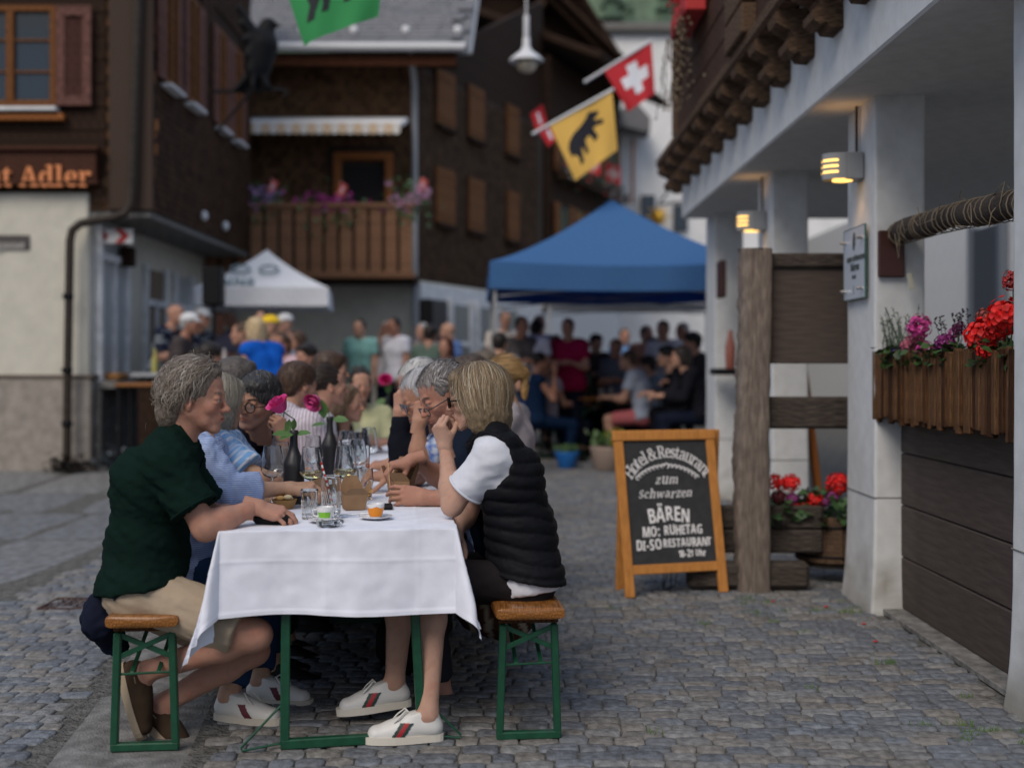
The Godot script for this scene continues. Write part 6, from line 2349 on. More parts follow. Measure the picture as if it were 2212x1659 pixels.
	b = Buf.new()
	var rp := at(1368, 270, 41.2)
	b.prism(PackedVector2Array([Vector2(-0.62, -0.1), Vector2(0.5, -0.35), Vector2(0.52, 0.12), Vector2(0.1, 0.6), Vector2(-0.55, 0.4)]), 1.2, Transform3D(Basis(), rp))
	part(c, "porch_roof", b, M.slate, cp)
	b = Buf.new()
	b.tube([at(1368, 300, 41.3), at(1366, 440, 41.3)], [0.05], 8)
	part(c, "banner_pole", b, M.orange_wood, cp)
	for e in [[1400, 450], [1470, 470]]:
		b = Buf.new()
		b.box(Transform3D(Basis(), at(e[0], e[1], 41.9)), Vector3(0.5, 0.9, 0.1), 0.02)
		part(c, "window", b, M.window_glass, cp)
	# the wooded mountainside
	b = Buf.new()
	b.sheet(30, 20, func(s, t):
		var x: float = -90.0 + 240.0 * s
		var dd: float = 95.0 + 190.0 * t
		return Vector3(x, -2.0 + 130.0 * pow(t, 0.9) + 6.0 * wr.get_noise_2d(x * 0.03, dd * 0.03), -dd))
	structure("mountainside", b, grain(Color(0.17, 0.235, 0.15), 0.95, N.mottle, Vector3.ONE * 0.05))
	var rng := RandomNumberGenerator.new()
	rng.seed = 501
	var cone := Buf.new()
	for k in 4:
		cone.lathe([Vector2(0.3 - k * 0.06, 0.12 + k * 0.2), Vector2(0.12 - k * 0.03, 0.3 + k * 0.2), Vector2(0.0, 0.42 + k * 0.2)], 7)
	var mm := MultiMesh.new()
	mm.transform_format = MultiMesh.TRANSFORM_3D
	mm.mesh = cone.mesh()
	mm.instance_count = 500
	for k in 500:
		var s := rng.randf()
		var t := rng.randf()
		var x := -90.0 + 240.0 * s
		var dd := 95.0 + 190.0 * t
		var hh := rng.randf_range(6.0, 13.0)
		mm.set_instance_transform(k, Transform3D(Basis.from_scale(Vector3(hh * 0.8, hh, hh * 0.8)), Vector3(x, -3.0 + 130.0 * pow(t, 0.9) + 6.0 * wr.get_noise_2d(x * 0.03, dd * 0.03), -dd)))
	var mi := MultiMeshInstance3D.new()
	mi.name = "forest"
	mi.multimesh = mm
	mi.material_override = mat(Color(0.06, 0.1, 0.06), 0.9)
	mi.set_meta("kind", "stuff")
	tag(mi, "far wooded mountainside of dark conifers", "forest")
	add_child(mi)

# ---------------------------------------------------------------- things in the street
func street_things() -> void:
	chalkboard()
	sign_post()
	tents()
	flags()
	street_lamp()
	beer_set_far()
	pots()
	# speaker boxes on stands
	for e in [[461, 615, 14.6, "black loudspeaker on a stand by the left edge of the white parasol"], [921, 665, 19.6, "black loudspeaker on a stand in front of the white shop front"]]:
		var p := at(e[0], e[1] + 40, e[2])
		var t := thing("loudspeaker", e[3], "loudspeaker", on(p.x, e[2]))
		var b := Buf.new()
		b.box(Transform3D(Basis(), p + Vector3(0, 0.2, 0)), Vector3(0.22, 0.46, 0.26), 0.02)
		part(t, "cabinet", b, M.black, t.position)
		b = Buf.new()
		b.tube([p, on(p.x, e[2])], [0.02], 8)
		for k in 3: b.tube([on(p.x, e[2]) + Vector3(0, 0.6, 0), on(p.x + 0.4 * cos(k * 2.1), e[2] + 0.4 * sin(k * 2.1))], [0.012], 6)
		part(t, "stand", b, M.iron, t.position)
	# a gilded hanging sign
	var gp := at(1423, 468, 30.0)
	var g := thing("gilded_sign", "gilded hanging ornament in front of the white church wall", "sign", gp)
	var b := Buf.new()
	b.ball(gp, Vector3(0.16, 0.2, 0.16), 12, 8)
	for k in 8:
		var a := TAU * k / 8.0
		b.tube([gp, gp + Vector3(cos(a), sin(a), 0) * 0.32], [0.06, 0.012], 6)
	part(g, "ornament", b, M.gold, gp)
	b = Buf.new()
	b.bar(gp + Vector3(0, 0.3, 0), gp + Vector3(1.6, 0.45, 0), 0.05, 0.05, 0.01)
	b.tube([gp + Vector3(0, 0.32, 0), gp + Vector3(0.3, 0.7, 0), gp + Vector3(0.8, 0.8, 0), gp + Vector3(1.2, 0.5, 0)], [0.03], 6)
	part(g, "bracket_arm", b, M.iron, gp)

func chalkboard() -> void:
	# an A-frame: front leaf leans back, rear leaf leans forward
	var a := on(0.665, 7.02)
	var e := on(1.255, 7.2)
	var x := (e - a).normalized()
	var back := x.cross(Vector3.UP)   # away from the lens
	if back.z > 0.0: back = -back
	var up := (Vector3.UP * 0.95 + back * 0.2).normalized()
	var out := x.cross(up)
	var w := (e - a).length() + 0.03
	var hgt := 0.965
	var t := Transform3D(Basis(x, up, out), (a + e) / 2.0)
	var p := (a + e) / 2.0
	var c := thing("chalkboard_sign", "orange-framed chalkboard A-sign with hotel lettering on the cobbles", "sign", p)
	var b := Buf.new()
	for s in [-1.0, 1.0]:
		b = Buf.new()
		b.box(t * T3(s * (w / 2.0 - 0.028), hgt / 2.0, 0), Vector3(0.056, hgt, 0.03), 0.004)
		part(c, "leg", b, M.board_frame, p)
	b = Buf.new()
	b.box(t * T3(0, hgt - 0.03, 0.003), Vector3(w + 0.012, 0.062, 0.034), 0.005)
	part(c, "top_rail", b, M.board_frame, p)
	b = Buf.new()
	b.box(t * T3(0, 0.155, 0.001), Vector3(w - 0.113, 0.055, 0.03), 0.004)
	part(c, "bottom_rail", b, M.board_frame, p)
	b = Buf.new()
	b.box(t * T3(0, 0.56, -0.004), Vector3(w - 0.11, 0.76, 0.012), 0.001)
	var bd := part(c, "board", b, M.chalkboard, p)
	# the chalk writing: each word a part
	var ft := t * T3(0, 0, 0.0045)
	var words := [   # word, x, y, height, slanting, width

		["zum", 0.0, 0.672, 0.056, true], ["Schwarzen", -0.018, 0.59, 0.05, true],
		["MO:", -0.135, 0.37, 0.062, false], ["RUHETAG", 0.07, 0.375, 0.056, false], ["DI-SO", -0.155, 0.293, 0.06, false],
		["RESTAURANT", 0.09, 0.3, 0.05, false], ["18-21 Uhr", 0.115, 0.236, 0.04, false]]
	for wd in words:
		b = Buf.new()
		write(b, ft, wd[0], wd[1], wd[2], wd[3], 0.0, wd[4])
		part(bd, "chalk_word", b, M.chalk, p)
	b = Buf.new()
	write(b, ft, "BÄREN", -0.015, 0.468, 0.085, 0.5, false)
	part(bd, "chalk_word", b, M.chalk, p)
	b = Buf.new()
	arc_write(b, ft, "Hotel & Restaurant", Vector2(0.005, 0.56), 0.3, 0.062)
	part(bd, "chalk_word", b, M.chalk, p)
	b = Buf.new()
	for k in 17:
		var an := lerpf(0.84, -0.84, k / 16.0)
		var q := Vector2(0.0, 0.55) + Vector2(sin(-an), cos(an)) * Vector2(0.255, 0.2)
		var s := 1.0 if k < 8 else -1.0
		var r := 0.014 if k != 8 else 0.02
		var pts := []
		for m in 9:
			var g := m / 8.0 * 4.6
			pts.append(ft * Vector3(q.x + s * cos(g + an) * r * (1.0 - m * 0.06), q.y + sin(g + an) * r * (1.0 - m * 0.06), 0.001))
		b.tube(pts, [0.0042], 5)
	part(bd, "chalk_scrolls", b, M.chalk, p)
	# rear leaf
	var t2 := Transform3D(Basis(x, (Vector3.UP * 0.95 - back * 0.06).normalized(), x.cross((Vector3.UP * 0.95 - back * 0.06).normalized())), p + back * 0.3 + x * 0.06)
	for s in [-1.0, 1.0]:
		b = Buf.new()
		b.box(t2 * T3(s * (w / 2.0 - 0.028), hgt / 2.0 - 0.02, 0), Vector3(0.056, hgt, 0.03), 0.004)
		part(c, "leg", b, M.board_frame, p)
	b = Buf.new()
	b.box(t2 * T3(0, 0.53, 0.0), Vector3(w - 0.11, 0.78, 0.012), 0.001)
	part(c, "rear_board", b, M.chalkboard, p)
	b = Buf.new()
	for s in [-1.0, 1.0]:
		b.tube([t * Vector3(s * 0.02, 0.13, -0.02), t * Vector3(s * 0.02 - s * 0.008, 0.05, -0.05), t * Vector3(0, 0.035, -0.2), t2 * Vector3(s * 0.02, 0.15, 0.02)], [0.003], 5)
	part(c, "chain", b, M.iron, p)

func write(b: Buf, t: Transform3D, s: String, cx: float, y: float, h: float, arc := 0.0, italic := false) -> void:
	# letter by letter, a little uneven, as by hand
	var rng := RandomNumberGenerator.new()
	rng.seed = hash(s)
	var adv := []
	var tot := 0.0
	for k in s.length():
		var q := Buf.new()
		var w := letters(q, s[k], "Droid Serif" if italic else "Droid Sans", h, Transform3D(), 0.003, 400) * (0.9 if italic else 0.74) if s[k] != " " else h * 0.3
		w += h * (0.07 if not italic else 0.1)
		adv.append(w)
		tot += w
	var x := cx - tot / 2.0
	for k in s.length():
		if s[k] != " ":
			var dx := x + float(adv[k]) / 2.0 - cx
			var yy := y - arc * dx * dx * 2.2 + rng.randfn() * h * 0.02
			letters(b, s[k], "Droid Serif" if italic else "Droid Sans", h * (1.0 + rng.randfn() * 0.04), t * Transform3D(Basis(Vector3.BACK, rng.randfn() * 0.035 - arc * dx * 1.6), Vector3(x, yy, 0)) * Transform3D(Basis.from_scale(Vector3(0.9 if italic else 0.74, 1, 1)), Vector3.ZERO), 0.003, 400 if italic else 700, HORIZONTAL_ALIGNMENT_LEFT, italic)
		x += float(adv[k])

func arc_write(b: Buf, t: Transform3D, s: String, c: Vector2, r: float, h: float) -> void:
	var tot := 0.0
	var adv := []
	for k in s.length():
		var q := Buf.new()
		var w := letters(q, s[k], "Droid Serif", h, Transform3D(), 0.003, 700) * 0.94 + h * 0.05 if s[k] != " " else h * 0.2
		adv.append(w); tot += w
	var span := minf(2.1, tot / r * 0.86)
	var acc := 0.0
	for k in s.length():
		var m := (acc + float(adv[k]) / 2.0) / tot
		var an := lerpf(span / 2.0, -span / 2.0, m)
		var pos := Vector2(sin(-an) * r, cos(an) * r * 0.92) + c
		if s[k] != " ":
			letters(b, s[k], "Droid Serif", h * 1.08, t * Transform3D(Basis(Vector3.BACK, an * 0.9), Vector3(pos.x, pos.y, 0)) * T3(-float(adv[k]) * 0.42, 0, 0) * Transform3D(Basis.from_scale(Vector3(0.86, 1.1, 1)), Vector3.ZERO), 0.003, 400)
		acc += float(adv[k])

# the gnarled post with its dark panel, and the planters at its foot
func sign_post() -> void:
	var p := on(1.435, 7.27)
	var s := thing("gnarled_post", "gnarled weathered timber post with a dark board panel and rails, beside the chalkboard", "post", p)
	var b := Buf.new()
	b.sheet(22, 60, func(u, v):
		var a: float = -TAU * u
		var y: float = -0.02 + 2.04 * v
		var sq := pow(pow(absf(cos(a)), 7.0) + pow(absf(sin(a)), 7.0), -0.143)
		var side := clampf(-cos(a), 0.0, 1.0)
		var n: float = wr.get_noise_3d(cos(a) * 1.5, y * 5.0, sin(a) * 1.5) * 0.008 + absf(wr.get_noise_3d(cos(a) * 4.0, y * 16.0, sin(a) * 4.0)) * 0.034 * side
		var r: float = 0.09 * sq * (1.0 + 0.05 * sin(y * 3.0)) + n
		return p + Vector3(cos(a) * r - 0.012 * sin(y * 2.4), y, sin(a) * r))
	b.sheet(10, 1, func(u, v):
		var a: float = -TAU * u
		return p + Vector3(cos(a) * 0.1 * (1.0 - v), 2.02, sin(a) * 0.1 * (1.0 - v)))
	part(s, "post", b, M.weathered, p)
	b = Buf.new()
	b.box(T3(1.95, 1.955, -7.32), Vector3(0.86, 0.085, 0.11), 0.01)
	part(s, "top_rail", b, M.weathered_h, p)
	b = Buf.new()
	b.box(T3(1.95, 1.63, -7.32), Vector3(0.86, 0.575, 0.05), 0.006)
	part(s, "panel", b, M.board_dark, p)
	b = Buf.new()
	b.box(T3(1.95, 1.05, -7.32), Vector3(0.86, 0.19, 0.09), 0.015)
	part(s, "lower_rail", b, M.weathered_h, p)
	b = Buf.new()
	b.box(T3(2.36, 0.98, -7.35), Vector3(0.12, 1.96, 0.12), 0.01)
	part(s, "post", b, M.weathered, p)
	# wooden troughs
	var q := on(1.6, 7.45)
	var tr := thing("wooden_planter", "grey weathered square timber planter behind the gnarled post", "planter", q)
	for k in 2:
		b = Buf.new()
		b.box(T3(1.42, 0.27 + k * 0.145, -7.42), Vector3(0.8, 0.14, 0.07), 0.012)
		part(tr, "plank", b, M.weathered_h, q)
		b = Buf.new()
		b.box(T3(1.84, 0.27 + k * 0.145, -7.6), Vector3(0.07, 0.14, 0.44), 0.012)
		part(tr, "plank", b, M.weathered_h, q)
	b = Buf.new()
	b.box(T3(1.4, 0.09, -7.28), Vector3(0.72, 0.16, 0.12), 0.025)
	whole("timber_sleeper", b, M.weathered_h, "short squared timber lying on the cobbles at the foot of the gnarled post", "timber")
	b = Buf.new()
	b.box(T3(1.42, 0.35, -7.62), Vector3(0.78, 0.1, 0.4), 0.01)
	part(tr, "soil", b, mat(Color(0.03, 0.022, 0.015), 0.95), q)
	var k2 := on(2.0, 7.62)
	var tub := thing("wooden_tub", "rounded wooden tub of red geraniums by the white pillar", "planter", k2)
	for k in 14:
		var a := TAU * k / 14.0
		b = Buf.new()
		var bs := Basis(Vector3.UP, PI / 2 - a)
		b.box(Transform3D(bs, k2 + Vector3(cos(a) * 0.22, 0.27, sin(a) * 0.22)), Vector3(0.1, 0.28, 0.025), 0.006)
		part(tub, "stave", b, M.bracket, k2)
	b = Buf.new()
	b.tube(ring(k2 + Vector3(0, 0.17, 0), 0.236), [0.008], 6)
	b.tube(ring(k2 + Vector3(0, 0.35, 0), 0.236), [0.008], 6)
	part(tub, "hoop", b, M.iron, k2)
	b = Buf.new()
	b.lathe([Vector2(0, 0.1), Vector2(0.21, 0.1), Vector2(0.21, 0.39), Vector2(0, 0.39)], 16, Transform3D(Basis(), k2))
	part(tub, "soil", b, mat(Color(0.03, 0.022, 0.015), 0.95), k2)
	# geraniums as one big plant with several heads at the places they are seen
	var heads := []
	for e in [[1676, 1042, 0.055, 0], [1709, 1044, 0.06, 0], [1810, 1046, 0.075, 0], [1759, 1080, 0.055, 0], [1724, 1106, 0.055, 0], [1735, 1096, 0.03, 0], [1683, 1075, 0.05, 1], [1712, 1077, 0.04, 2], [1800, 1074, 0.04, 2], [1782, 1086, 0.03, 2], [1690, 1110, 0.03, 2]]:
		var w := at(e[0], e[1], 7.45)
		heads.append([w, e[2], [Color(0.78, 0.014, 0.012), Color(0.12, 0.012, 0.02), Color(0.3, 0.05, 0.22)][e[3]]])
	var gp := Vector3(1.75, 0.38, -7.5)
	var gt := thing("geranium_plant", "red and violet geranium plant spilling over the grey timber planter", "flower", gp)
	var rng := RandomNumberGenerator.new()
	rng.seed = 90
	var sb := Buf.new()
	for e in heads:
		b = Buf.new()
		flower_head(b, e[0], e[1], e[2], rng, 34)
		part(gt, "flower_head", b, M.petal, gp)
		sb.tube([gp + (e[0] - gp) * Vector3(0.6, 0, 0.5), e[0].lerp(gp, 0.3) + Vector3(0, 0.02, 0), e[0]], [0.004], 5)
	part(gt, "stems", sb, mat(Color(0.06, 0.09, 0.03), 0.7), gp)
	b = Buf.new()
	for m in 300:
		var w := gp + Vector3(rng.randf_range(-0.3, 0.36), 0.0, rng.randfn() * 0.08)
		w.y += rng.randf_range(-0.02, 0.2) * (1.0 - absf(w.x - 1.8) * 1.5)
		leaf(b, w, Vector3(rng.randfn(), rng.randfn() * 0.5, rng.randfn() + 0.3), Vector3(rng.randfn() * 0.5, 1, 0.6 + rng.randfn() * 0.4), rng.randf_range(0.04, 0.07), rng.randf_range(0.045, 0.075), Color(0.035, 0.085, 0.025) * rng.randf_range(0.5, 1.5))
	part(gt, "foliage", b, M.leaf, gp)
	# things on the far pillar: a small shelf with a bottle, a dark plate
	b = Buf.new()
	b.box(T3(1.98, 1.27, -11.5), Vector3(0.2, 0.06, 0.36), 0.02)
	var sh := whole("pillar_shelf", b, M.iron, "small dark shelf on the far pillar behind the gnarled post", "shelf")
	b = Buf.new()
	b.lathe([Vector2(0, 0), Vector2(0.045, 0), Vector2(0.05, 0.2), Vector2(0.025, 0.3), Vector2(0.02, 0.36), Vector2(0, 0.36)], 10, T3(2.05, 1.3, -11.5))
	whole("shelf_bottle", b, mat(Color(0.3, 0.1, 0.07), 0.3), "reddish bottle on the small shelf of the far pillar", "bottle")
	b = Buf.new()
	b.box(T3(1.93, 2.12, -11.3), Vector3(0.05, 0.34, 0.26), 0.01)
	whole("pillar_plate", b, mat(Color(0.05, 0.015, 0.01), 0.6), "dark red-brown plate fixed to the far pillar", "plate")
	b = Buf.new()
	b.box(Transform3D(Basis(Vector3.BACK, 0.12), Vector3(2.3, 0.75, -9.4)), Vector3(0.05, 1.4, 0.12), 0.01)
	whole("folded_parasol", b, mat(Color(0.3, 0.09, 0.01), 0.7), "folded orange-brown parasol leaning behind the timber planter", "parasol")

func ring(c: Vector3, r: float) -> Array:
	var o := []
	for k in 21: o.append(c + Vector3(cos(TAU * k / 20.0) * r, 0, sin(TAU * k / 20.0) * r))
	return o

func tent(label: String, c: Vector3, w: float, eave: float, val: float, peak: float, m: Material, yaw := 0.0) -> Node3D:
	# pop-up tent: four concave roof panels, valances, legs
	var t := thing("party_tent", label, "tent", c)
	t.rotation.y = yaw
	var h := w / 2.0
	for k in 4:
		var a := PI / 2 * k
		var bs := Basis(Vector3.UP, a)
		var b := Buf.new()
		b.sheet(12, 10, func(s, q):
			var y: float = lerpf(eave, peak, pow(q, 1.18)) - 0.05 * sin(PI * s) * (1.0 - q) * float(q < 0.99) - 0.03 * sin(PI * q)
			return bs * Vector3((s - 0.5) * w * (1.0 - q), y, h * (1.0 - q)))
		part(t, "roof_panel", b, m)
		b = Buf.new()
		b.sheet(14, 4, func(s, q):
			var y: float = lerpf(eave - val, eave, q) - 0.03 * sin(PI * s) * (1.0 - q)
			return bs * Vector3((s - 0.5) * (w + 0.02), y - 0.05 * sin(PI * s) * q, h + 0.012 + 0.012 * sin(s * 22.0) * (1.0 - q)))
		part(t, "valance", b, m)
		b = Buf.new()
		b.bar(bs * Vector3(h - 0.05, 0, h - 0.05), bs * Vector3(h - 0.05, eave, h - 0.05), 0.04, 0.04, 0.004)
		part(t, "leg", b, M.grey_metal)
		b = Buf.new()
		for s in 2: b.bar(bs * Vector3(-h + 0.1, eave - 0.12 - s * 0.26, h - 0.06), bs * Vector3(h - 0.1, eave - 0.38 + s * 0.26, h - 0.06), 0.022, 0.022, 0.003)
		part(t, "scissor_bar", b, M.grey_metal)
	return t

func tents() -> void:
	var blue := fabric(Color(0.062, 0.155, 0.34), 0.7)
	blue.backlight_enabled = true
	blue.backlight = Color(0.1, 0.2, 0.5)
	var white := fabric(Color(0.74, 0.76, 0.8), 0.7)
	white.backlight_enabled = true
	white.backlight = Color(0.5, 0.5, 0.5)
	tent("large blue pop-up tent over the beer tables up the street", on(1.22, 15.0), 3.0, 2.3, 0.3, 3.35 - gy(on(0, 15.0)), blue, 0.03)
	tent("white pop-up tent behind the blue tent", on(2.1, 19.6), 3.2, 2.2, 0.3, 3.05, white)
	# parasol with printed emblem
	var pc := on(-3.26, 16.3)
	var p := thing("parasol", "large white square parasol with printed emblem and lettering, over the bar", "parasol", pc)
	var top := at(535, 540, 16.3).y - pc.y
	var ev := at(535, 628, 16.3).y - pc.y
	for k in 4:
		var bs := Basis(Vector3.UP, PI / 2 * k + 0.12)
		var b := Buf.new()
		b.sheet(8, 6, func(s, q): return bs * Vector3((s - 0.5) * 1.64 * (1.0 - q), lerpf(ev, top, q) - 0.04 * sin(PI * q), 0.82 * (1.0 - q)))
		part(p, "canopy_panel", b, white)
		b = Buf.new()
		b.sheet(8, 2, func(s, q): return bs * Vector3((s - 0.5) * 1.66, lerpf(ev - 0.24, ev, q), 0.83 + 0.02 * sin(s * 14.0) * (1.0 - q)))
		part(p, "valance", b, white)
	var b := Buf.new()
	b.tube([Vector3(0, 0, 0), Vector3(0, top, 0)], [0.03], 8)
	part(p, "pole", b, M.white_metal)
	# emblem: two linked rings and a line of lettering on the front panel
	var slope := (Vector3(0, top - ev, -0.82)).normalized()
	var ft := Transform3D(Basis(Vector3.UP, 0.12), Vector3.ZERO) * Transform3D(Basis(Vector3.RIGHT, slope, Vector3.RIGHT.cross(slope)), Vector3(0, ev, 0.83))
	b = Buf.new()
	for s in [-1.0, 1.0]:
		var o := []
		for k in 17: o.append(ft * Vector3(s * 0.18 - 0.12 + cos(TAU * k / 16.0) * 0.12, 0.42 + sin(TAU * k / 16.0) * 0.1, 0.02))
		b.tube(o, [0.016], 5)
	letters(b, "INNS", "Droid Sans", 0.16, ft * T3(-0.62, 0.1, 0.02), 0.01, 700)
	part(p, "printed_emblem", b, mat(Color(0.16, 0.22, 0.24), 0.8))

func bear_poly() -> PackedVector2Array:
	# a walking heraldic bear, head to the right, in a unit box
	var r := PackedVector2Array()
	for e in [[0.06, 0.42], [0.02, 0.36], [0.1, 0.34], [0.12, 0.2], [0.06, 0.1], [0.02, 0.02], [0.14, 0.02], [0.18, 0.1], [0.26, 0.22], [0.32, 0.3], [0.3, 0.16], [0.26, 0.06], [0.36, 0.06], [0.4, 0.18], [0.46, 0.32], [0.58, 0.34], [0.6, 0.2], [0.58, 0.08], [0.7, 0.08], [0.72, 0.2], [0.74, 0.36], [0.84, 0.32], [0.92, 0.22], [0.99, 0.26], [0.94, 0.38], [0.84, 0.46], [0.9, 0.5], [1.0, 0.5], [1.02, 0.58], [0.94, 0.66], [0.9, 0.74], [0.84, 0.72], [0.76, 0.68], [0.6, 0.66], [0.4, 0.68], [0.22, 0.64], [0.1, 0.54]]:
		r.append(Vector2(e[0], e[1]))
	return r

func flag(label: String, quad: Array, m: Color, wave: float, deco: Callable, pole: Array) -> void:
	# quad: hoist top, fly top, fly bottom, hoist bottom (world), hanging from a slanting pole
	var c: Vector3 = (quad[0] + quad[2]) / 2.0
	var t := thing("flag", label, "flag", c)
	var f := func(s: float, q: float) -> Vector3:   # q up
		var p: Vector3 = (quad[3] as Vector3).lerp(quad[2], s).lerp((quad[0] as Vector3).lerp(quad[1], s), q)
		return p + Vector3(0, 0, 1) * wave * (sin(s * 5.0 + q * 1.5) * (1.2 - q) + 0.4 * sin(s * 11.0 - q * 3.0) * (1.1 - q))
	var b := Buf.new()
	b.col = m
	b.sheet(24, 24, f)
	var cl := mat(Color(1, 1, 1), 0.85)
	cl.vertex_color_use_as_albedo = true
	cl.backlight_enabled = true
	cl.backlight = Color(0.35, 0.35, 0.35)
	part(t, "cloth", b, cl, c)
	deco.call(t, f, c, cl)
	if pole.size() == 2:
		b = Buf.new()
		b.tube([pole[0], pole[1]], [0.02], 8)
		part(t, "pole", b, M.white_metal, c)

# a flat emblem laid on both faces of a waving flag; poly in flag units (0..1)
func emblem(t: Node3D, f: Callable, c: Vector3, m: Material, poly: PackedVector2Array, col: Color, called: String) -> void:
	var b := Buf.new()
	b.col = col
	# cut the outline into a fine grid of cells so that it follows the cloth
	var n := 40
	for y in n:
		for x in n:
			var cell := PackedVector2Array([Vector2(x, y) / n, Vector2(x + 1, y) / n, Vector2(x + 1, y + 1) / n, Vector2(x, y + 1) / n])
			for piece in Geometry2D.intersect_polygons(cell, poly):
				var q: PackedVector2Array = piece
				for k in range(1, q.size() - 1):
					for sd in [-0.004, 0.004]:
						b.tri(f.call(q[0].x, q[0].y) + Vector3(0, 0, sd), f.call(q[k].x, q[k].y) + Vector3(0, 0, sd), f.call(q[k + 1].x, q[k + 1].y) + Vector3(0, 0, sd))
	if b.v.size(): part(t, called, b, m, c)

func flags() -> void:
	var put := func(poly: PackedVector2Array, o: Vector2, ax: Vector2, ay: Vector2) -> PackedVector2Array:
		var r := PackedVector2Array()
		for p in poly: r.append(o + ax * p.x + ay * p.y)
		return r
	# yellow with a black bear
	var d := 14.5
	flag("yellow flag with a black bear hanging from a slanting pole over the street", [at(1186, 268, d), at(1322, 196, d), at(1335, 322, d), at(1243, 391, d)], Color(0.76, 0.46, 0.1), 0.035,
		func(t, f, c, m): emblem(t, f, c, m, put.call(bear_poly(), Vector2(0.2, 0.12), Vector2(0.7, 0.34), Vector2(-0.3, 0.6)), Color(0.012, 0.012, 0.02), "bear"),
		[at(1150, 290, d), at(1326, 192, d)])
	# red with a white cross
	d = 15.6
	flag("red flag with a white cross on a pole above the yellow flag", [at(1303, 150, d), at(1407, 90, d), at(1416, 200, d), at(1358, 242, d)], Color(0.5, 0.022, 0.03), 0.035,
		func(t, f, c, m): emblem(t, f, c, m, PackedVector2Array([Vector2(0.41, 0.2), Vector2(0.65, 0.2), Vector2(0.65, 0.39), Vector2(0.86, 0.39), Vector2(0.86, 0.63), Vector2(0.65, 0.63), Vector2(0.65, 0.82), Vector2(0.41, 0.82), Vector2(0.41, 0.63), Vector2(0.2, 0.63), Vector2(0.2, 0.39), Vector2(0.41, 0.39)]), Color(0.75, 0.75, 0.78), "cross"),
		[at(1262, 178, d), at(1410, 86, d)])
	# small red flags at the terrace windows
	d = 17.5
	flag("small red flag with a white cross left of the yellow flag", [at(1146, 246, d), at(1172, 224, d), at(1182, 262, d), at(1160, 290, d)], Color(0.5, 0.022, 0.03), 0.02,
		func(t, f, c, m): emblem(t, f, c, m, PackedVector2Array([Vector2(0.4, 0.2), Vector2(0.6, 0.2), Vector2(0.6, 0.8), Vector2(0.4, 0.8)]), Color(0.75, 0.75, 0.78), "cross"), [])
	flag("small red flag half hidden behind the yellow flag", [at(1164, 284, d), at(1196, 262, d), at(1206, 296, d), at(1184, 318, d)], Color(0.5, 0.022, 0.03), 0.02,
		func(t, f, c, m): emblem(t, f, c, m, PackedVector2Array([Vector2(0.4, 0.2), Vector2(0.6, 0.2), Vector2(0.6, 0.8), Vector2(0.4, 0.8)]), Color(0.75, 0.75, 0.78), "cross"), [])
	# green with a dark bear, cut by the top of the picture
	d = 9.5
	flag("green flag with a dark bear, cut off by the top of the picture", [at(585, -120, d), at(840, -160, d), at(815, 30, d), at(657, 100, d)], Color(0.035, 0.27, 0.08), 0.04,
		func(t, f, c, m): emblem(t, f, c, m, put.call(bear_poly(), Vector2(0.1, 0.16), Vector2(0.8, 0.1), Vector2(0.0, 0.75)), Color(0.02, 0.024, 0.03), "bear"),
		[at(585, -124, d), at(845, -164, d)])

func street_lamp() -> void:
	var p := at(1137, 130, 17.0)
	var l := thing("pendant_lamp", "white enamel pendant street lamp hung over the street", "street lamp", p)
	var b := Buf.new()
	b.lathe([Vector2(0.235, -0.02), Vector2(0.235, 0.0), Vector2(0.16, 0.07), Vector2(0.08, 0.13), Vector2(0.05, 0.2), Vector2(0.05, 0.3), Vector2(0.0, 0.31)], 20, Transform3D(Basis(), p))
	part(l, "shade", b, M.white_metal, p)
	b = Buf.new()
	b.ball(p - Vector3(0, 0.06, 0), Vector3(0.14, 0.12, 0.14), 14, 8)
	part(l, "globe", b, mat(Color(0.5, 0.42, 0.3), 0.2), p)
	b = Buf.new()
	b.tube([p + Vector3(0, 0.3, 0), p + Vector3(0, 0.62, 0)], [0.04], 8)
	b.tube([p + Vector3(0, 0.62, 0), p + Vector3(0, 2.2, 0)], [0.015], 6)
	part(l, "stem", b, M.white_metal, p)

func bench_leg(b: Buf, x: float, z: float, w: float, h: float, splay: float) -> void:
	# folding steel frame seen end-on: two uprights, foot bar, cross straps
	var t := 0.03
	b.bar(Vector3(x - w / 2 + 0.012, 0.02, z), Vector3(x - w / 2 + 0.012 + splay, h, z), 0.026, t, 0.004, Vector3.BACK)
	b.bar(Vector3(x + w / 2 - 0.012, 0.02, z), Vector3(x + w / 2 - 0.012 - splay, h, z), 0.026, t, 0.004, Vector3.BACK)
	b.bar(Vector3(x - w / 2, 0.014, z), Vector3(x + w / 2, 0.014, z), 0.028, t + 0.002, 0.004, Vector3.BACK)

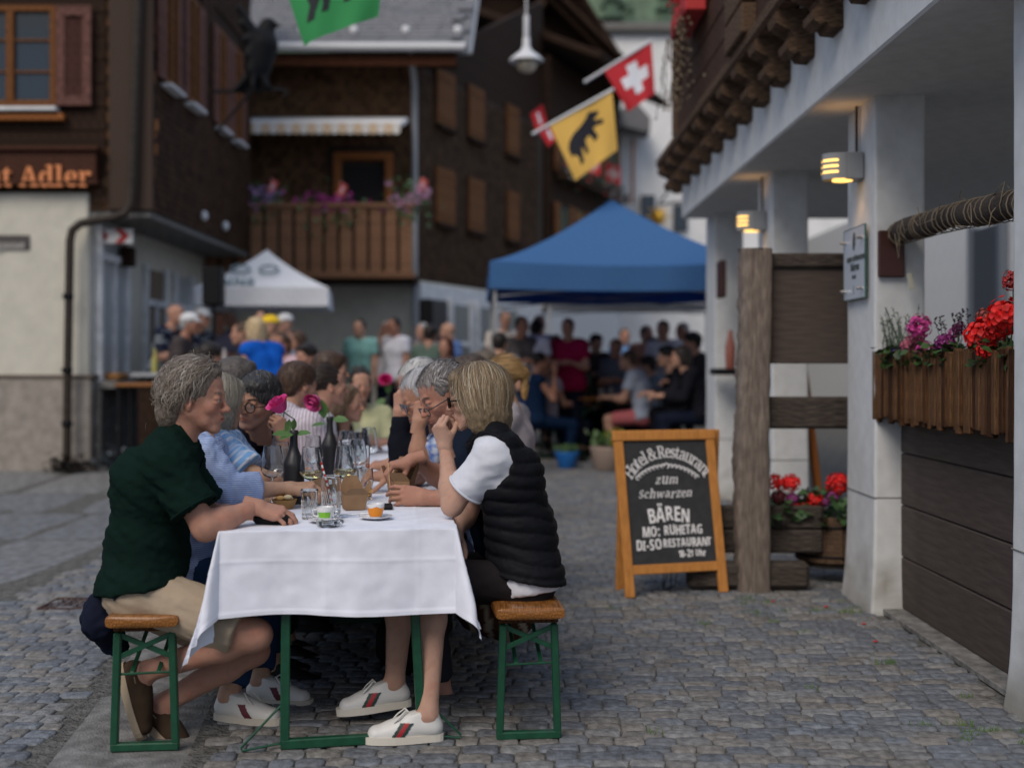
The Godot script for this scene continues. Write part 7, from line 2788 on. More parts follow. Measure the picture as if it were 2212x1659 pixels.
func bench(label: String, t: Transform3D, group: String, len := 2.2) -> Node3D:
	# origin at the near end on the ground, running to local -z
	var r := thing("beer_bench", label, "bench", t.origin, group)
	r.basis = t.basis
	var b := Buf.new()
	b.sheet(20, 12, func(s, q):   # rounded plank
		var a: float = TAU * s
		var zc: float = [0.0, 0.0, 0.006, 0.02, 0.05, 0.3, 0.5, 0.7, 0.95, 0.98, 0.994, 1.0, 1.0][roundi(q * 12)]
		var k: float = [0.0, 0.8, 0.93, 0.985, 1.0, 1.0, 1.0, 1.0, 1.0, 0.985, 0.93, 0.8, 0.0][roundi(q * 12)]
		var cx := signf(cos(a)) * pow(absf(cos(a)), 0.3)
		var cy := signf(sin(a)) * pow(absf(sin(a)), 0.45)
		return Vector3(cx * 0.126 * lerpf(1.0, k, 0.25) * float(k > 0.0), 0.458 + cy * 0.0215 * float(k > 0.0) * lerpf(1.0, k, 0.5), -zc * len))
	part(r, "seat", b, M.bench_top)
	b = Buf.new()
	b.box(T3(0, 0.424, -0.12), Vector3(0.215, 0.024, 0.1), 0.003)
	b.box(T3(0, 0.424, -len + 0.12), Vector3(0.215, 0.024, 0.1), 0.003)
	part(r, "cleat", b, M.bench_under)
	for z in [-0.07, -len + 0.07]:
		b = Buf.new()
		bench_leg(b, 0, z, 0.232, 0.41, 0.012)
		for s in [-1.0, 1.0]:
			b.bar(Vector3(s * 0.085, 0.4, z + 0.003 * s), Vector3(-s * 0.088, 0.325, z + 0.003 * s), 0.018, 0.008, 0.001, Vector3.BACK)
		b.bar(Vector3(-0.1, 0.265, z), Vector3(0.1, 0.27, z), 0.008, 0.008, 0.002, Vector3.BACK)
		part(r, "leg_frame", b, M.green_steel)
		b = Buf.new()
		var dz := -0.42 if z > -1.0 else 0.42
		b.bar(Vector3(-0.045, 0.27, z), Vector3(-0.045, 0.41, z + dz), 0.014, 0.006, 0.001)
		b.bar(Vector3(0.045, 0.27, z), Vector3(0.045, 0.41, z + dz), 0.014, 0.006, 0.001)
		part(r, "brace", b, M.green_steel)
	return r

func beer_set_far() -> void:
	# the bare wooden table and benches under the tents
	for e in [[1308, 858, 15.3, 0.25, "bare wooden beer table under the blue tent, behind the potted flowers", "beer table"]]:
		var p := at(e[0], e[1], e[2])
		var base := on(p.x, e[2])
		var t := thing("beer_table", e[4], "table", base)
		t.rotation.y = e[3]
		var h := p.y - base.y
		var b := Buf.new()
		b.box(T3(0, h - 0.014, -0.9), Vector3(0.75, 0.028, 2.2), 0.006)
		part(t, "tabletop", b, M.bench_top)
		b = Buf.new()
		for z in [-0.02, -1.8]: bench_leg(b, 0, z, 0.62, h - 0.03, 0.02)
		for s in [-1.0, 1.0]: b.bar(Vector3(s * 0.28, h - 0.2, 0.0), Vector3(0, h - 0.04, 0.01 * s), 0.02, 0.02, 0.003, Vector3.BACK)
		part(t, "leg_frame", b, M.green_steel)
		var bn := bench("wooden beer bench on the left of the table under the blue tent", Transform3D(Basis(Vector3.UP, e[3]), base + Basis(Vector3.UP, e[3]) * Vector3(-0.72, 0, 0.0)), "")
		bn = bench("beer bench with a man in pink shorts on it, under the blue tent", Transform3D(Basis(Vector3.UP, e[3]), base + Basis(Vector3.UP, e[3]) * Vector3(0.72, 0, -0.1)), "")
	for e in [[1272, 838, 15.5, 0.3], [1322, 846, 15.4, 0.12], [1338, 850, 15.5, 0.1], [1300, 850, 15.4, 0.1]]:
		var q := at(e[0], 856, e[2])
		var b := Buf.new()
		b.lathe([Vector2(0, 0), Vector2(0.04, 0), Vector2(0.045, e[3] * 0.6), Vector2(0.03, e[3]), Vector2(0, e[3])], 10, Transform3D(Basis(), q))
		whole("table_bottle" if e[3] > 0.2 else "beer_glass", b, mat(Color(0.02, 0.05, 0.02), 0.2) if e[3] > 0.2 else mat(Color(0.3, 0.27, 0.25), 0.1), "green bottle on the bare table under the blue tent" if e[3] > 0.2 else "beer glass on the bare table under the blue tent, %s" % ["", "middle of three", "rightmost", "leftmost"][[1272, 1322, 1338, 1300].find(e[0])], "bottle" if e[3] > 0.2 else "glass", "" if e[3] > 0.2 else "glasses on the bare beer table")

func pots() -> void:
	var p := on((1225.0 - CX) * 14.2 / F, 14.2)
	var t := thing("blue_pot", "bright blue flowerpot on the ground before the bare beer table", "flowerpot", p)
	var b := Buf.new()
	b.lathe([Vector2(0, 0), Vector2(0.1, 0), Vector2(0.14, 0.16), Vector2(0.155, 0.19), Vector2(0.135, 0.19), Vector2(0.12, 0.15), Vector2(0, 0.15)], 20, Transform3D(Basis(), p))
	part(t, "pot", b, mat(Color(0.02, 0.16, 0.5), 0.35), p)
	b = Buf.new()
	var rng := RandomNumberGenerator.new()
	rng.seed = 8
	for m in 40: leaf(b, p + Vector3(rng.randfn() * 0.05, 0.17, rng.randfn() * 0.05), Vector3(rng.randfn() * 0.5, 1, rng.randfn() * 0.5), Vector3(0, 0.2, 1), 0.12, 0.03, Color(0.05, 0.11, 0.03) * rng.randf_range(0.5, 1.5))
	part(t, "plant", b, M.leaf, p)
	p = on((1313.0 - CX) * 14.0 / F, 14.0)
	t = thing("beige_pot", "large beige flowerpot with yellow flowers, right of the blue pot", "flowerpot", p)
	b = Buf.new()
	b.lathe([Vector2(0, 0), Vector2(0.16, 0), Vector2(0.195, 0.22), Vector2(0.205, 0.24), Vector2(0.205, 0.27), Vector2(0.18, 0.27), Vector2(0.17, 0.23), Vector2(0, 0.23)], 22, Transform3D(Basis(), p))
	part(t, "pot", b, mat(Color(0.3, 0.23, 0.19), 0.8), p)
	b = Buf.new()
	for m in 120: leaf(b, p + Vector3(rng.randfn() * 0.09, 0.27 + rng.randf() * 0.14, rng.randfn() * 0.08), Vector3(rng.randfn(), 0.8, rng.randfn()), Vector3(0, 0.5, 1), 0.09, 0.04, Color(0.05, 0.1, 0.025) * rng.randf_range(0.5, 1.6))
	part(t, "foliage", b, M.leaf, p)
	b = Buf.new()
	for m in 14: flower_head(b, p + Vector3(0.08 + rng.randfn() * 0.06, 0.4 + rng.randfn() * 0.06, 0.06), 0.04, Color(0.75, 0.5, 0.01), rng, 8)
	part(t, "blossoms", b, M.petal, p)

# ---------------------------------------------------------------- the long dining table
const AX := Vector3(-0.0995, 0, -0.995)      # along the table, away from the lens
const RX := Vector3(0.995, 0, -0.0995)       # across it, to the right
const TO := Vector3(-0.60, 0, -4.25)         # the middle of its near end
const TOP := 0.768

func table_at(u: float, v: float) -> Transform3D:   # u across, v along
	return Transform3D(Basis(RX, Vector3.UP, -AX), TO + RX * u + AX * v)

func dining_table() -> void:
	for k in 3:
		var t := table_at(0, k * 2.23)
		var n := ["nearest folding beer table with green steel legs under the white cloth", "second folding beer table of the row, under a white cloth", "third and farthest folding beer table of the white-clothed row"]
		var r := thing("beer_table", n[k], "table", t.origin)
		r.basis = t.basis
		var b := Buf.new()
		b.box(T3(0, TOP - 0.018, -1.1), Vector3(0.79, 0.027, 2.2), 0.006)
		part(r, "tabletop", b, M.bench_top)
		for z in [-0.06, -2.1]:
			b = Buf.new()
			var tz := Transform3D(Basis(Vector3.UP, 0.1 if z > -1.0 else 0.0), Vector3(0.045, 0, z))
			var o := Buf.new()
			o.bar(Vector3(-0.235, 0.02, 0), Vector3(-0.23, 0.72, 0), 0.032, 0.03, 0.004, Vector3.BACK)
			o.bar(Vector3(0.245, 0.02, 0), Vector3(0.205, 0.72, 0), 0.032, 0.03, 0.004, Vector3.BACK)
			o.bar(Vector3(-0.25, 0.017, 0), Vector3(0.26, 0.017, 0), 0.034, 0.032, 0.004, Vector3.BACK)
			b.add(o, tz)
			part(r, "leg_frame", b, M.green_steel)
			b = Buf.new()
			for s in [-1.0, 1.0]:
				b.tube([tz * Vector3(s * 0.25, 0.15, 0), tz * Vector3(s * 0.385, 0.012, 0.0), tz * Vector3(s * 0.38, 0.008, 0.02), tz * Vector3(s * 0.25, 0.02, 0.0)], [0.0045], 6)
			part(r, "stay_wire", b, M.green_steel)
		for s in [-1.0, 1.0]:
			var g := "beer benches along the white table"
			var d: String = ["nearest", "second", "farthest"][k]
			bench("%s varnished beer bench on the %s side of the white table" % [d, "left" if s < 0 else "right"], table_at(s * 0.67, k * 2.23 + 0.0), "beer benches along the white table")
		cloth(k)

func cloth(k: int) -> void:
	var near := k == 0
	var ovl := 0.40 if near else 0.28     # overhang: left, right, front
	var ovr := 0.29 if near else 0.26
	var ovf := 0.312 if near else 0.0
	var hw := 0.402
	var t := table_at(0, k * 2.23 - (0.012 if near else 0.0))
	var b := Buf.new()
	var nu := 210 if near else 60
	var nv := 200 if near else 40
	var len := 2.24
	var top := TOP - 0.002 + k * 0.0015
	b.sheet(nu, nv, func(s, q):
		var u := lerpf(-hw - ovl, hw + ovr, s)
		var v: float   # along; negative hangs in front
		if near:
			v = lerpf(-ovf, 0.0, q / 0.32) if q < 0.32 else lerpf(0.0, len, (q - 0.32) / 0.68)
		else:
			v = lerpf(0.0, len, q)
		var ex := maxf(0.0, absf(u) - hw)
		var ey := maxf(0.0, -v)
		var p := Vector3(clampf(u, -hw, hw), top, -maxf(v, 0.0))
		var l := sqrt(ex * ex + ey * ey)
		# faint ironing creases and a little unevenness
		var h: float = 0.0016 * (exp(-pow((u + 0.045) / 0.006, 2.0)) + exp(-pow((u - 0.275) / 0.006, 2.0)) + exp(-pow((v + 0.125) / 0.006, 2.0)) + exp(-pow((v - 0.4) / 0.006, 2.0))) + (0.0022 if minf(minf(u + hw + ovl, hw + ovr - u), v + ovf if near else 1.0) < 0.018 else 0.0)
		if l <= 0.0:
			return t * (p + Vector3(0, h + 0.0012 * wr.get_noise_2d(u * 9.0, v * 9.0), 0))
		var dir := Vector3(signf(u) * ex, 0, ey) / l
		var diag: float = 2.0 * (ex / l) * (ey / l)
		var flare := 0.045 + 0.3 * diag * diag
		var rr := minf(l, 0.02)                       # the soft bend over the edge
		var bend := rr * rr / 0.04 * 0.02
		var fold: float = 0.0
		if diag < 0.99:
			fold = 0.016 * sin(u * 13.0 + 1.0) * float(ey > ex) + 0.012 * sin(v * 15.0) * float(ex >= ey)
		fold *= l / 0.3
		var th := atan2(ey, ex)
		if diag > 0.02: fold += 0.03 * sin(th * 6.0 + 0.6) * minf(1.0, diag * 1.5) * l / 0.4
		p += dir * (0.008 * minf(1.0, l / 0.02) + flare * maxf(0.0, l - 0.02) + fold + h)
		p.y -= (bend + maxf(0.0, l - 0.02) * sqrt(1.0 - flare * flare)) * (1.0 + 0.02 * sin(u * 8.0))
		p += dir * 0.004 * wr.get_noise_2d(u * 7.0, v * 7.0 + 3.0)
		return t * p)
	var c := part(self, "tablecloth", b, M.linen)
	tag(c, ["white linen tablecloth hanging over the near end of the long table", "white tablecloth on the second table of the row", "white tablecloth on the farthest table of the row"][k], "tablecloth")

# a place on the table top where the photograph shows (x, y)
func tb(x: float, y: float, lift := 0.0) -> Vector3:
	var d := (EYE - TOP) * F / (y - HY)
	return at(x, y, d) + Vector3(0, lift, 0)

func glass_wine(b: Buf, h: float, r: float) -> void:
	# a closed wall: outside up, inside down
	var o := [Vector2(0, 0), Vector2(0.036, 0.0), Vector2(0.036, 0.0015), Vector2(0.012, 0.004), Vector2(0.0045, 0.012), Vector2(0.0038, 0.05), Vector2(0.004, h * 0.4), Vector2(0.011, h * 0.43), Vector2(r * 0.75, h * 0.48), Vector2(r * 0.98, h * 0.56), Vector2(r, h * 0.6), Vector2(r * 0.92, h * 0.74), Vector2(r * 0.72, h * 0.995), Vector2(r * 0.72 - 0.0007, h)]
	var i := [Vector2(r * 0.72 - 0.0014, h * 0.995), Vector2(r * 0.92 - 0.0014, h * 0.74), Vector2(r - 0.0014, h * 0.6), Vector2(r * 0.98 - 0.0016, h * 0.562), Vector2(r * 0.75 - 0.0015, h * 0.485), Vector2(0.008, h * 0.444), Vector2(0, h * 0.44)]
	b.lathe(o + i, 28)

func wine_fill(b: Buf, h: float, r: float, f: float) -> void:
	var rr := lerpf(r * 0.75, r * 0.99, clampf(f, 0, 1))
	b.lathe([Vector2(0, h * 0.442), Vector2(0.008, h * 0.446), Vector2(r * 0.75 - 0.001, h * 0.487), Vector2(r * 0.98 - 0.0012, h * 0.562), Vector2(r - 0.001, h * 0.585), Vector2(r - 0.001, h * 0.59), Vector2(0, h * 0.59)], 28)

func tumbler(b: Buf, h: float, r: float) -> void:
	# cut crystal: criss-cross facets on the lower part
	var m := 34
	b.sheet(48, m, func(s, q):
		var j := roundi(q * m)
		var a: float = -TAU * s
		var y := 0.0
		var rr := 0.0
		if j == 0: pass
		elif j <= 24:
			y = h * (j - 1) / 23.0
			rr = r * lerpf(0.86, 1.0, y / h)
		else:
			y = h * (1.0 - (j - 25) / 8.0) if j < 33 else h * 0.12
			y = maxf(y, h * 0.12)
			rr = (r * lerpf(0.86, 1.0, y / h) - 0.003) * (1.0 if j < 33 else 0.75)
			if j == m: rr = 0.0
		return Vector3(rr * cos(a), y, rr * sin(a)))

func cuts(t: Node3D, h: float, r: float) -> void:   # the cut pattern: fine bright grooves crossing on the lower part
	var b := Buf.new()
	for k in 24:
		for s in [-1.0, 1.0]:
			var pts := []
			for m in 5:
				var y: float = h * (0.04 + 0.6 * m / 4.0)
				var a: float = TAU * k / 24.0 + s * m * 0.16
				var rr: float = r * lerpf(0.86, 1.0, y / h) + 0.0002
				pts.append(Vector3(cos(a) * rr, y, sin(a) * rr))
			b.tube(pts, [0.0005], 3)
	var m := mat(Color(0.7, 0.72, 0.75), 0.3)
	part(t, "cut_pattern", b, m)

func rose(t: Node3D, p: Vector3, face: Vector3, r: float, c: Color, rng: RandomNumberGenerator, base: Vector3) -> void:
	var ft := frame(face.cross(Vector3(0.3, 0.2, 1)), face, p)
	for k in 15:
		var b := Buf.new()
		var ly := k / 5
		var a := k * 2.4
		var rad: float = r * [0.32, 0.62, 0.95][ly]
		var hh: float = r * [1.7, 1.6, 1.35][ly]
		var v := rng.randf_range(0.75, 1.2)
		b.col = Color(c.r * v, c.g * v, c.b * v)
		b.sheet(6, 5, func(s, q):
			var w: float = (s - 0.5) * [2.4, 2.0, 1.7][ly] * (0.55 + 0.45 * sin(q * PI * 0.8))
			var out: float = rad * (0.5 + 0.55 * sin(minf(q * 1.9, PI * 0.5))) + r * 0.4 * maxf(0.0, q - 0.72) * [0.2, 1.0, 2.2][ly]
			var y: float = hh * (q - 0.25) * (1.0 - 0.16 * pow((s - 0.5) * 2.0, 2.0) * q) - r * 0.35 * maxf(0.0, q - 0.8) * ly
			return ft * Vector3(cos(a + w) * out, y, sin(a + w) * out))
		part(t, "petal", b, M.petal, base)

func rose_bottle(k: int, x: float, base_y: float, d: float, h: float, rose_at: Vector3, face: Vector3, leaves: Array) -> void:
	var p := at(x, base_y, d)
	p.y = TOP
	var n := ["black stoneware bottle with a pink rose, nearest of the row", "black stoneware bottle with a pink rose, second in the row", "black bottle with a round pink rose, farthest of the row"]
	var t := thing("bottle_vase", ["matt black stoneware bottle nearest the wine glasses, second leaf pair at its neck", "matt black stoneware bottle behind the pair of white-wine glasses", "matt black bottle farthest along the white table"][k], "bottle", p)
	var r := 0.043
	var b := Buf.new()
	b.lathe([Vector2(0, 0), Vector2(r * 0.95, 0), Vector2(r, 0.006), Vector2(r, h * 0.5), Vector2(r * 0.96, h * 0.56), Vector2(r * 0.62, h * 0.68), Vector2(r * 0.4, h * 0.76), Vector2(r * 0.36, h * 0.9), Vector2(r * 0.42, h * 0.95), Vector2(r * 0.42, h), Vector2(r * 0.26, h), Vector2(r * 0.26, h * 0.8), Vector2(0, h * 0.8)], 24, Transform3D(Basis(), p))
	part(t, "bottle", b, mat(Color(0.014, 0.014, 0.016), 0.42), p)
	var rng := RandomNumberGenerator.new()
	rng.seed = 700 + k
	var f := thing("rose", [ "drooping pink rose in the nearest black bottle, leaning left", "pale-tipped pink rose in the second black bottle", "full round pink rose in the farthest black bottle"][k], "rose", p + Vector3(0, h, 0))
	var o := f.position
	rose(f, rose_at, face, 0.041, [Color(0.62, 0.05, 0.24), Color(0.64, 0.08, 0.28), Color(0.6, 0.02, 0.2)][k], rng, o)
	b = Buf.new()
	var neck := p + Vector3(0, h * 0.9, 0)
	var mid := neck.lerp(rose_at, 0.55) + Vector3(0.03, 0.01, 0)
	b.tube([neck - Vector3(0, 0.03, 0), neck, mid, rose_at - face * 0.02], [0.0028, 0.0028, 0.0025, 0.003], 6)
	part(f, "stem", b, mat(Color(0.06, 0.1, 0.03), 0.6), o)
	for e in leaves:
		b = Buf.new()
		leaf(b, e[0], e[1], e[2], e[3], e[3] * 0.52, Color(0.075, 0.16, 0.04))
		part(f, "leaf", b, M.leaf, o)
	for m in 4:
		b = Buf.new()
		leaf(b, rose_at - face * 0.022, face.cross(Vector3(sin(m * 1.6), 0.3, cos(m * 1.6))) - face * 0.3, face, 0.03, 0.008, Color(0.08, 0.14, 0.04))
		part(f, "sepal", b, M.leaf, o)

func table_things() -> void:
	# rose bottles
	var d1 := 5.03
	rose_bottle(0, 634, 1085, d1, 0.3, at(606, 882, d1 - 0.02), Vector3(-0.45, 0.75, 0.35).normalized(), [
		[at(632, 938, d1 - 0.02), Vector3(-1, 0.05, 0.3), Vector3(0, 0.8, 0.6), 0.085], [at(634, 938, d1 - 0.03), Vector3(-0.75, -0.25, 0.5), Vector3(0, 0.9, 0.4), 0.07],
		[at(636, 938, d1), Vector3(1, 0.12, 0.1), Vector3(0, 0.8, 0.6), 0.07], [at(625, 905, d1), Vector3(-0.1, -0.7, 0.25), Vector3(0.5, 0.2, 0.9), 0.065], [at(632, 930, d1), Vector3(0.15, 0.9, 0.1), Vector3(0.3, 0.2, 0.9), 0.05]])
	var d2 := 6.1
	rose_bottle(1, 712, 1030, d2, 0.31, at(681, 864, d2), Vector3(-0.3, -0.35, 0.6).normalized(), [
		[at(700, 905, d2), Vector3(-0.1, 1.0, 0.2), Vector3(0.2, 0.2, 1), 0.1], [at(705, 915, d2), Vector3(-0.9, -0.1, 0.3), Vector3(0, 0.9, 0.4), 0.08], [at(716, 905, d2), Vector3(0.9, -0.05, 0.2), Vector3(0, 0.7, 0.7), 0.09]])
	var d3 := 9.0
	rose_bottle(2, 836, 950, d3, 0.33, at(833, 824, d3), Vector3(0.0, 0.5, 0.8).normalized(), [
		[at(834, 860, d3), Vector3(-0.6, -0.5, 0.3), Vector3(0, 0.7, 0.7), 0.12], [at(836, 850, d3), Vector3(0.2, 1.0, 0.2), Vector3(0, 0.2, 1), 0.1]])
	# wine glasses
	var wines := [
		[588, 5.05, 0.235, 0.048, 0.0, "empty wine glass left of the nearest black bottle"], [606, 5.3, 0.235, 0.047, 0.0, "empty wine glass just behind the one left of the nearest bottle"],
		[672, 4.97, 0.235, 0.049, 1.0, "wine glass with a little white wine, right of the nearest black bottle"], [745, 5.0, 0.24, 0.048, 1.0, "wine glass with white wine in front of the glass carafe"],
		[676, 5.75, 0.235, 0.046, 0.0, "empty wine glass behind the white-wine glass, between the two black bottles"], [748, 6.2, 0.235, 0.046, 0.0, "empty wine glass behind the carafe, left of a pair"],
		[767, 6.05, 0.235, 0.046, 0.0, "empty wine glass behind the carafe, right of a pair"], [796, 6.3, 0.245, 0.047, 0.0, "tall wine glass on the bare cloth, rightmost of the row"], [764, 8.2, 0.24, 0.048, 0.0, "blurred wine glass far along the table before the dark jacket"],
		[772, 5.5, 0.235, 0.045, 0.0, "wine glass half hidden behind the white-wine glass and beer glass"]]
	for w in wines:
		var p := at(w[0], 1000, w[1])
		p.y = TOP
		var g := thing("wine_glass", w[5], "wine glass", p)
		var b := Buf.new()
		glass_wine(b, w[2], w[3])
		part(g, "glass", b, M.glass)
		if w[4] > 0.0:
			b = Buf.new()
			wine_fill(b, w[2], w[3], w[4])
			var wm: StandardMaterial3D = M.glass.duplicate()
			wm.albedo_color = Color(0.98, 0.95, 0.78, 0.0)
			wm.refraction_scale = 0.033
			part(g, "white_wine", b, wm)
	# carafe
	var cp := at(746, 1000, 5.45)
	cp.y = TOP
	var ca := thing("carafe", "ribbed glass water carafe behind the white-wine glass", "carafe", cp)
	var cb := Buf.new()
	cb.lathe([Vector2(0, 0), Vector2(0.05, 0), Vector2(0.056, 0.03), Vector2(0.054, 0.1), Vector2(0.03, 0.17), Vector2(0.024, 0.2), Vector2(0.034, 0.235), Vector2(0.031, 0.235), Vector2(0.021, 0.2), Vector2(0.027, 0.17), Vector2(0.05, 0.1), Vector2(0.052, 0.03), Vector2(0, 0.012)], 28)
	part(ca, "glass", cb, M.glass)
	# tumblers
	var tp := tb(715, 1120)
	var tl := thing("tall_tumbler", "tall cut-crystal tumbler with a striped straw at the near end of the table", "glass", tp)
	var b := Buf.new()
	tumbler(b, 0.158, 0.038)
	part(tl, "glass", b, M.glass)
	cuts(tl, 0.158, 0.038)
	var st := thing("paper_straw", "red and white striped paper straw standing in the tall tumbler", "straw", tp)
	var a0 := tp + Vector3(0.012, 0.03, 0)
	var a1 := at(693, 998, -tp.z)
	for k in 16:
		b = Buf.new()
		b.tube([a0.lerp(a1, k / 16.0), a0.lerp(a1, (k + 1) / 16.0)], [0.0036], 8)
		part(st, "band", b, M.red if k % 2 else M.white, tp)
	tp = tb(668, 1120)
	tl = thing("short_tumbler", "short cut-crystal tumbler left of the tall one", "glass", tp)
	b = Buf.new()
	tumbler(b, 0.108, 0.032)
	part(tl, "glass", b, M.glass)
	cuts(tl, 0.108, 0.032)
	# espresso cups
	for k in 2:
		var p := tb([702, 811][k], [1128, 1121][k])
		var s := thing("saucer", ["white saucer under the white cup with a green mark", "white saucer under the orange-painted cup"][k], "saucer", p)
		b = Buf.new()
		b.lathe([Vector2(0, 0), Vector2(0.03, 0.0), Vector2(0.06, 0.009), Vector2(0.063, 0.012), Vector2(0.058, 0.0115), Vector2(0.03, 0.005), Vector2(0, 0.004)], 32)
		part(s, "saucer", b, mat(Color(0.72, 0.72, 0.74), 0.15))
		var c := thing("espresso_cup", ["small white espresso cup with a green mark beside the tall tumbler", "small white espresso cup painted orange near the folded boxes"][k], "cup", p + Vector3(0, 0.004, 0))
		b = Buf.new()
		b.lathe([Vector2(0, 0), Vector2(0.017, 0), Vector2(0.024, 0.012), Vector2(0.03, 0.035), Vector2(0.033, 0.052), Vector2(0.03, 0.052), Vector2(0.027, 0.035), Vector2(0.02, 0.012), Vector2(0, 0.008)], 28)
		part(c, "cup", b, mat(Color(0.72, 0.72, 0.72), 0.15))
		b = Buf.new()
		var hs := -1.0 if k == 0 else 0.2
		b.tube([Vector3(hs * 0.027, 0.042, 0.0), Vector3(hs * 0.045, 0.04, -0.004), Vector3(hs * 0.044, 0.02, -0.004), Vector3(hs * 0.025, 0.016, 0)], [0.0035], 7)
		part(c, "handle", b, mat(Color(0.72, 0.72, 0.72), 0.15))
		b = Buf.new()   # the painted mark
		b.sheet(16, 5, func(u, v):
			var a: float = PI * 0.5 + (u - 0.5) * (1.7 if k == 0 else 3.4)
			var y: float = lerpf(0.014, 0.034, v) if k == 0 else lerpf(0.006, 0.045 - 0.008 * absf(sin(u * 7.0)), v)
			var r: float = lerpf(0.0245, 0.0305, (y - 0.012) / 0.023) if y < 0.035 else lerpf(0.0305, 0.0335, (y - 0.035) / 0.017)
			if y < 0.012: r = lerpf(0.018, 0.0245, y / 0.012)
			return Vector3(cos(a) * (r + 0.0006), y, sin(a) * (r + 0.0006)))
		part(c, "painted_mark", b, mat(Color(0.2, 0.5, 0.03) if k == 0 else Color(0.75, 0.25, 0.01), 0.25))
	# glass dish with an orange scrap
	var gp := tb(712, 1137)
	var gd := thing("glass_dish", "small low glass dish with an orange scrap at the table's near edge", "dish", gp)
	b = Buf.new()
	b.lathe([Vector2(0, 0), Vector2(0.045, 0), Vector2(0.05, 0.022), Vector2(0.046, 0.022), Vector2(0.042, 0.006), Vector2(0, 0.006)], 6)
	part(gd, "dish", b, M.glass)
	b = Buf.new()
	b.ball(Vector3(-0.005, 0.012, 0.01), Vector3(0.012, 0.006, 0.008), 8, 5)
	part(gd, "scrap", b, mat(Color(0.7, 0.25, 0.02), 0.6))
	var sp := tb(772, 1117)
	b = Buf.new()
	b.ball(sp + Vector3(-0.05, 0.008, 0), Vector3(0.018, 0.003, 0.011), 12, 6)
	b.tube([sp + Vector3(-0.034, 0.008, 0), sp + Vector3(0.0, 0.012, 0), sp + Vector3(0.06, 0.016, 0.008)], [0.0022], 6)
	whole("teaspoon", b, M.steel, "steel teaspoon on the cloth left of the orange cup", "spoon")
	# kraft-paper boxes
	kraft_box(tb(764, 1100), 0.35, 0.095, 0.085, 0.06, "open brown paper food box between the tall tumbler and the orange cup", 0)
	kraft_box(tb(866, 1082), -0.2, 0.1, 0.085, 0.085, "open brown paper food box held by the man in the navy polo", 1)
	kraft_box(tb(700, 1085), 0.5, 0.06, 0.06, 0.06, "small brown paper box half hidden behind the crystal tumblers", 2)
	b = Buf.new()
	b.box(Transform3D(Basis(Vector3.UP, 0.12), tb(828, 1097) + Vector3(0, 0.006, 0)), Vector3(0.07, 0.009, 0.14), 0.003)
	whole("phone", b, M.black, "black phone lying on the cloth before the large paper box", "phone")
	b = Buf.new()
	b.box(Transform3D(Basis(Vector3.UP, -0.15), tb(592, 1130) + Vector3(0, 0.018, 0)), Vector3(0.13, 0.034, 0.1), 0.014)
	whole("black_pouch", b, M.black, "small black pouch under the hands of the man in dark green", "pouch")
	# bread in a small basket
	var bp := tb(614, 1098)
	var bk := thing("bread_basket", "small basket with pieces of bread beside the pale-blue sleeve", "basket", bp)
	b = Buf.new()
	b.lathe([Vector2(0, 0), Vector2(0.035, 0), Vector2(0.05, 0.035), Vector2(0.046, 0.035), Vector2(0.032, 0.006), Vector2(0, 0.006)], 18)
	part(bk, "basket", b, mat(Color(0.3, 0.16, 0.05), 0.8))
	for k in 4:
		b = Buf.new()
		b.ball(Vector3(-0.015 + (k % 2) * 0.03, 0.032 + k * 0.004, -0.012 + (k / 2) * 0.02), Vector3(0.018, 0.011, 0.013), 10, 6)
		part(bk, "bread", b, mat([Color(0.5, 0.3, 0.1), Color(0.6, 0.5, 0.3)][k % 2], 0.8))
	# beer: one full-ish glass, one tall glass with red lettering
	var q := tb(786, 1078)
	var bg := thing("beer_glass", "glass with an inch of amber beer behind the brown paper box", "glass", q)
	b = Buf.new()
	b.lathe([Vector2(0, 0), Vector2(0.032, 0), Vector2(0.04, 0.08), Vector2(0.037, 0.13), Vector2(0.0355, 0.13), Vector2(0.0385, 0.08), Vector2(0.03, 0.01), Vector2(0, 0.01)], 24)
	part(bg, "glass", b, M.glass)
	b = Buf.new()
	b.lathe([Vector2(0, 0.0105), Vector2(0.0305, 0.0105), Vector2(0.0345, 0.045), Vector2(0, 0.045)], 24)
	var bm: StandardMaterial3D = M.glass.duplicate()
	bm.albedo_color = Color(0.95, 0.68, 0.25, 0.0)
	bm.refraction_scale = 0.033
	part(bg, "beer", b, bm)
	q = at(782, 1000, 5.6)
	q.y = TOP
	bg = thing("lettered_glass", "tall clear glass with a red printed word, behind the beer glass", "glass", q)
	b = Buf.new()
	b.lathe([Vector2(0, 0), Vector2(0.03, 0), Vector2(0.036, 0.2), Vector2(0.0345, 0.2), Vector2(0.028, 0.012), Vector2(0, 0.012)], 24)
	part(bg, "glass", b, M.glass)
	b = Buf.new()
	letters(b, "EXPO", "Droid Sans", 0.018, T3(-0.024, 0.11, 0.0352), 0.001, 700)
	part(bg, "lettering", b, M.red)

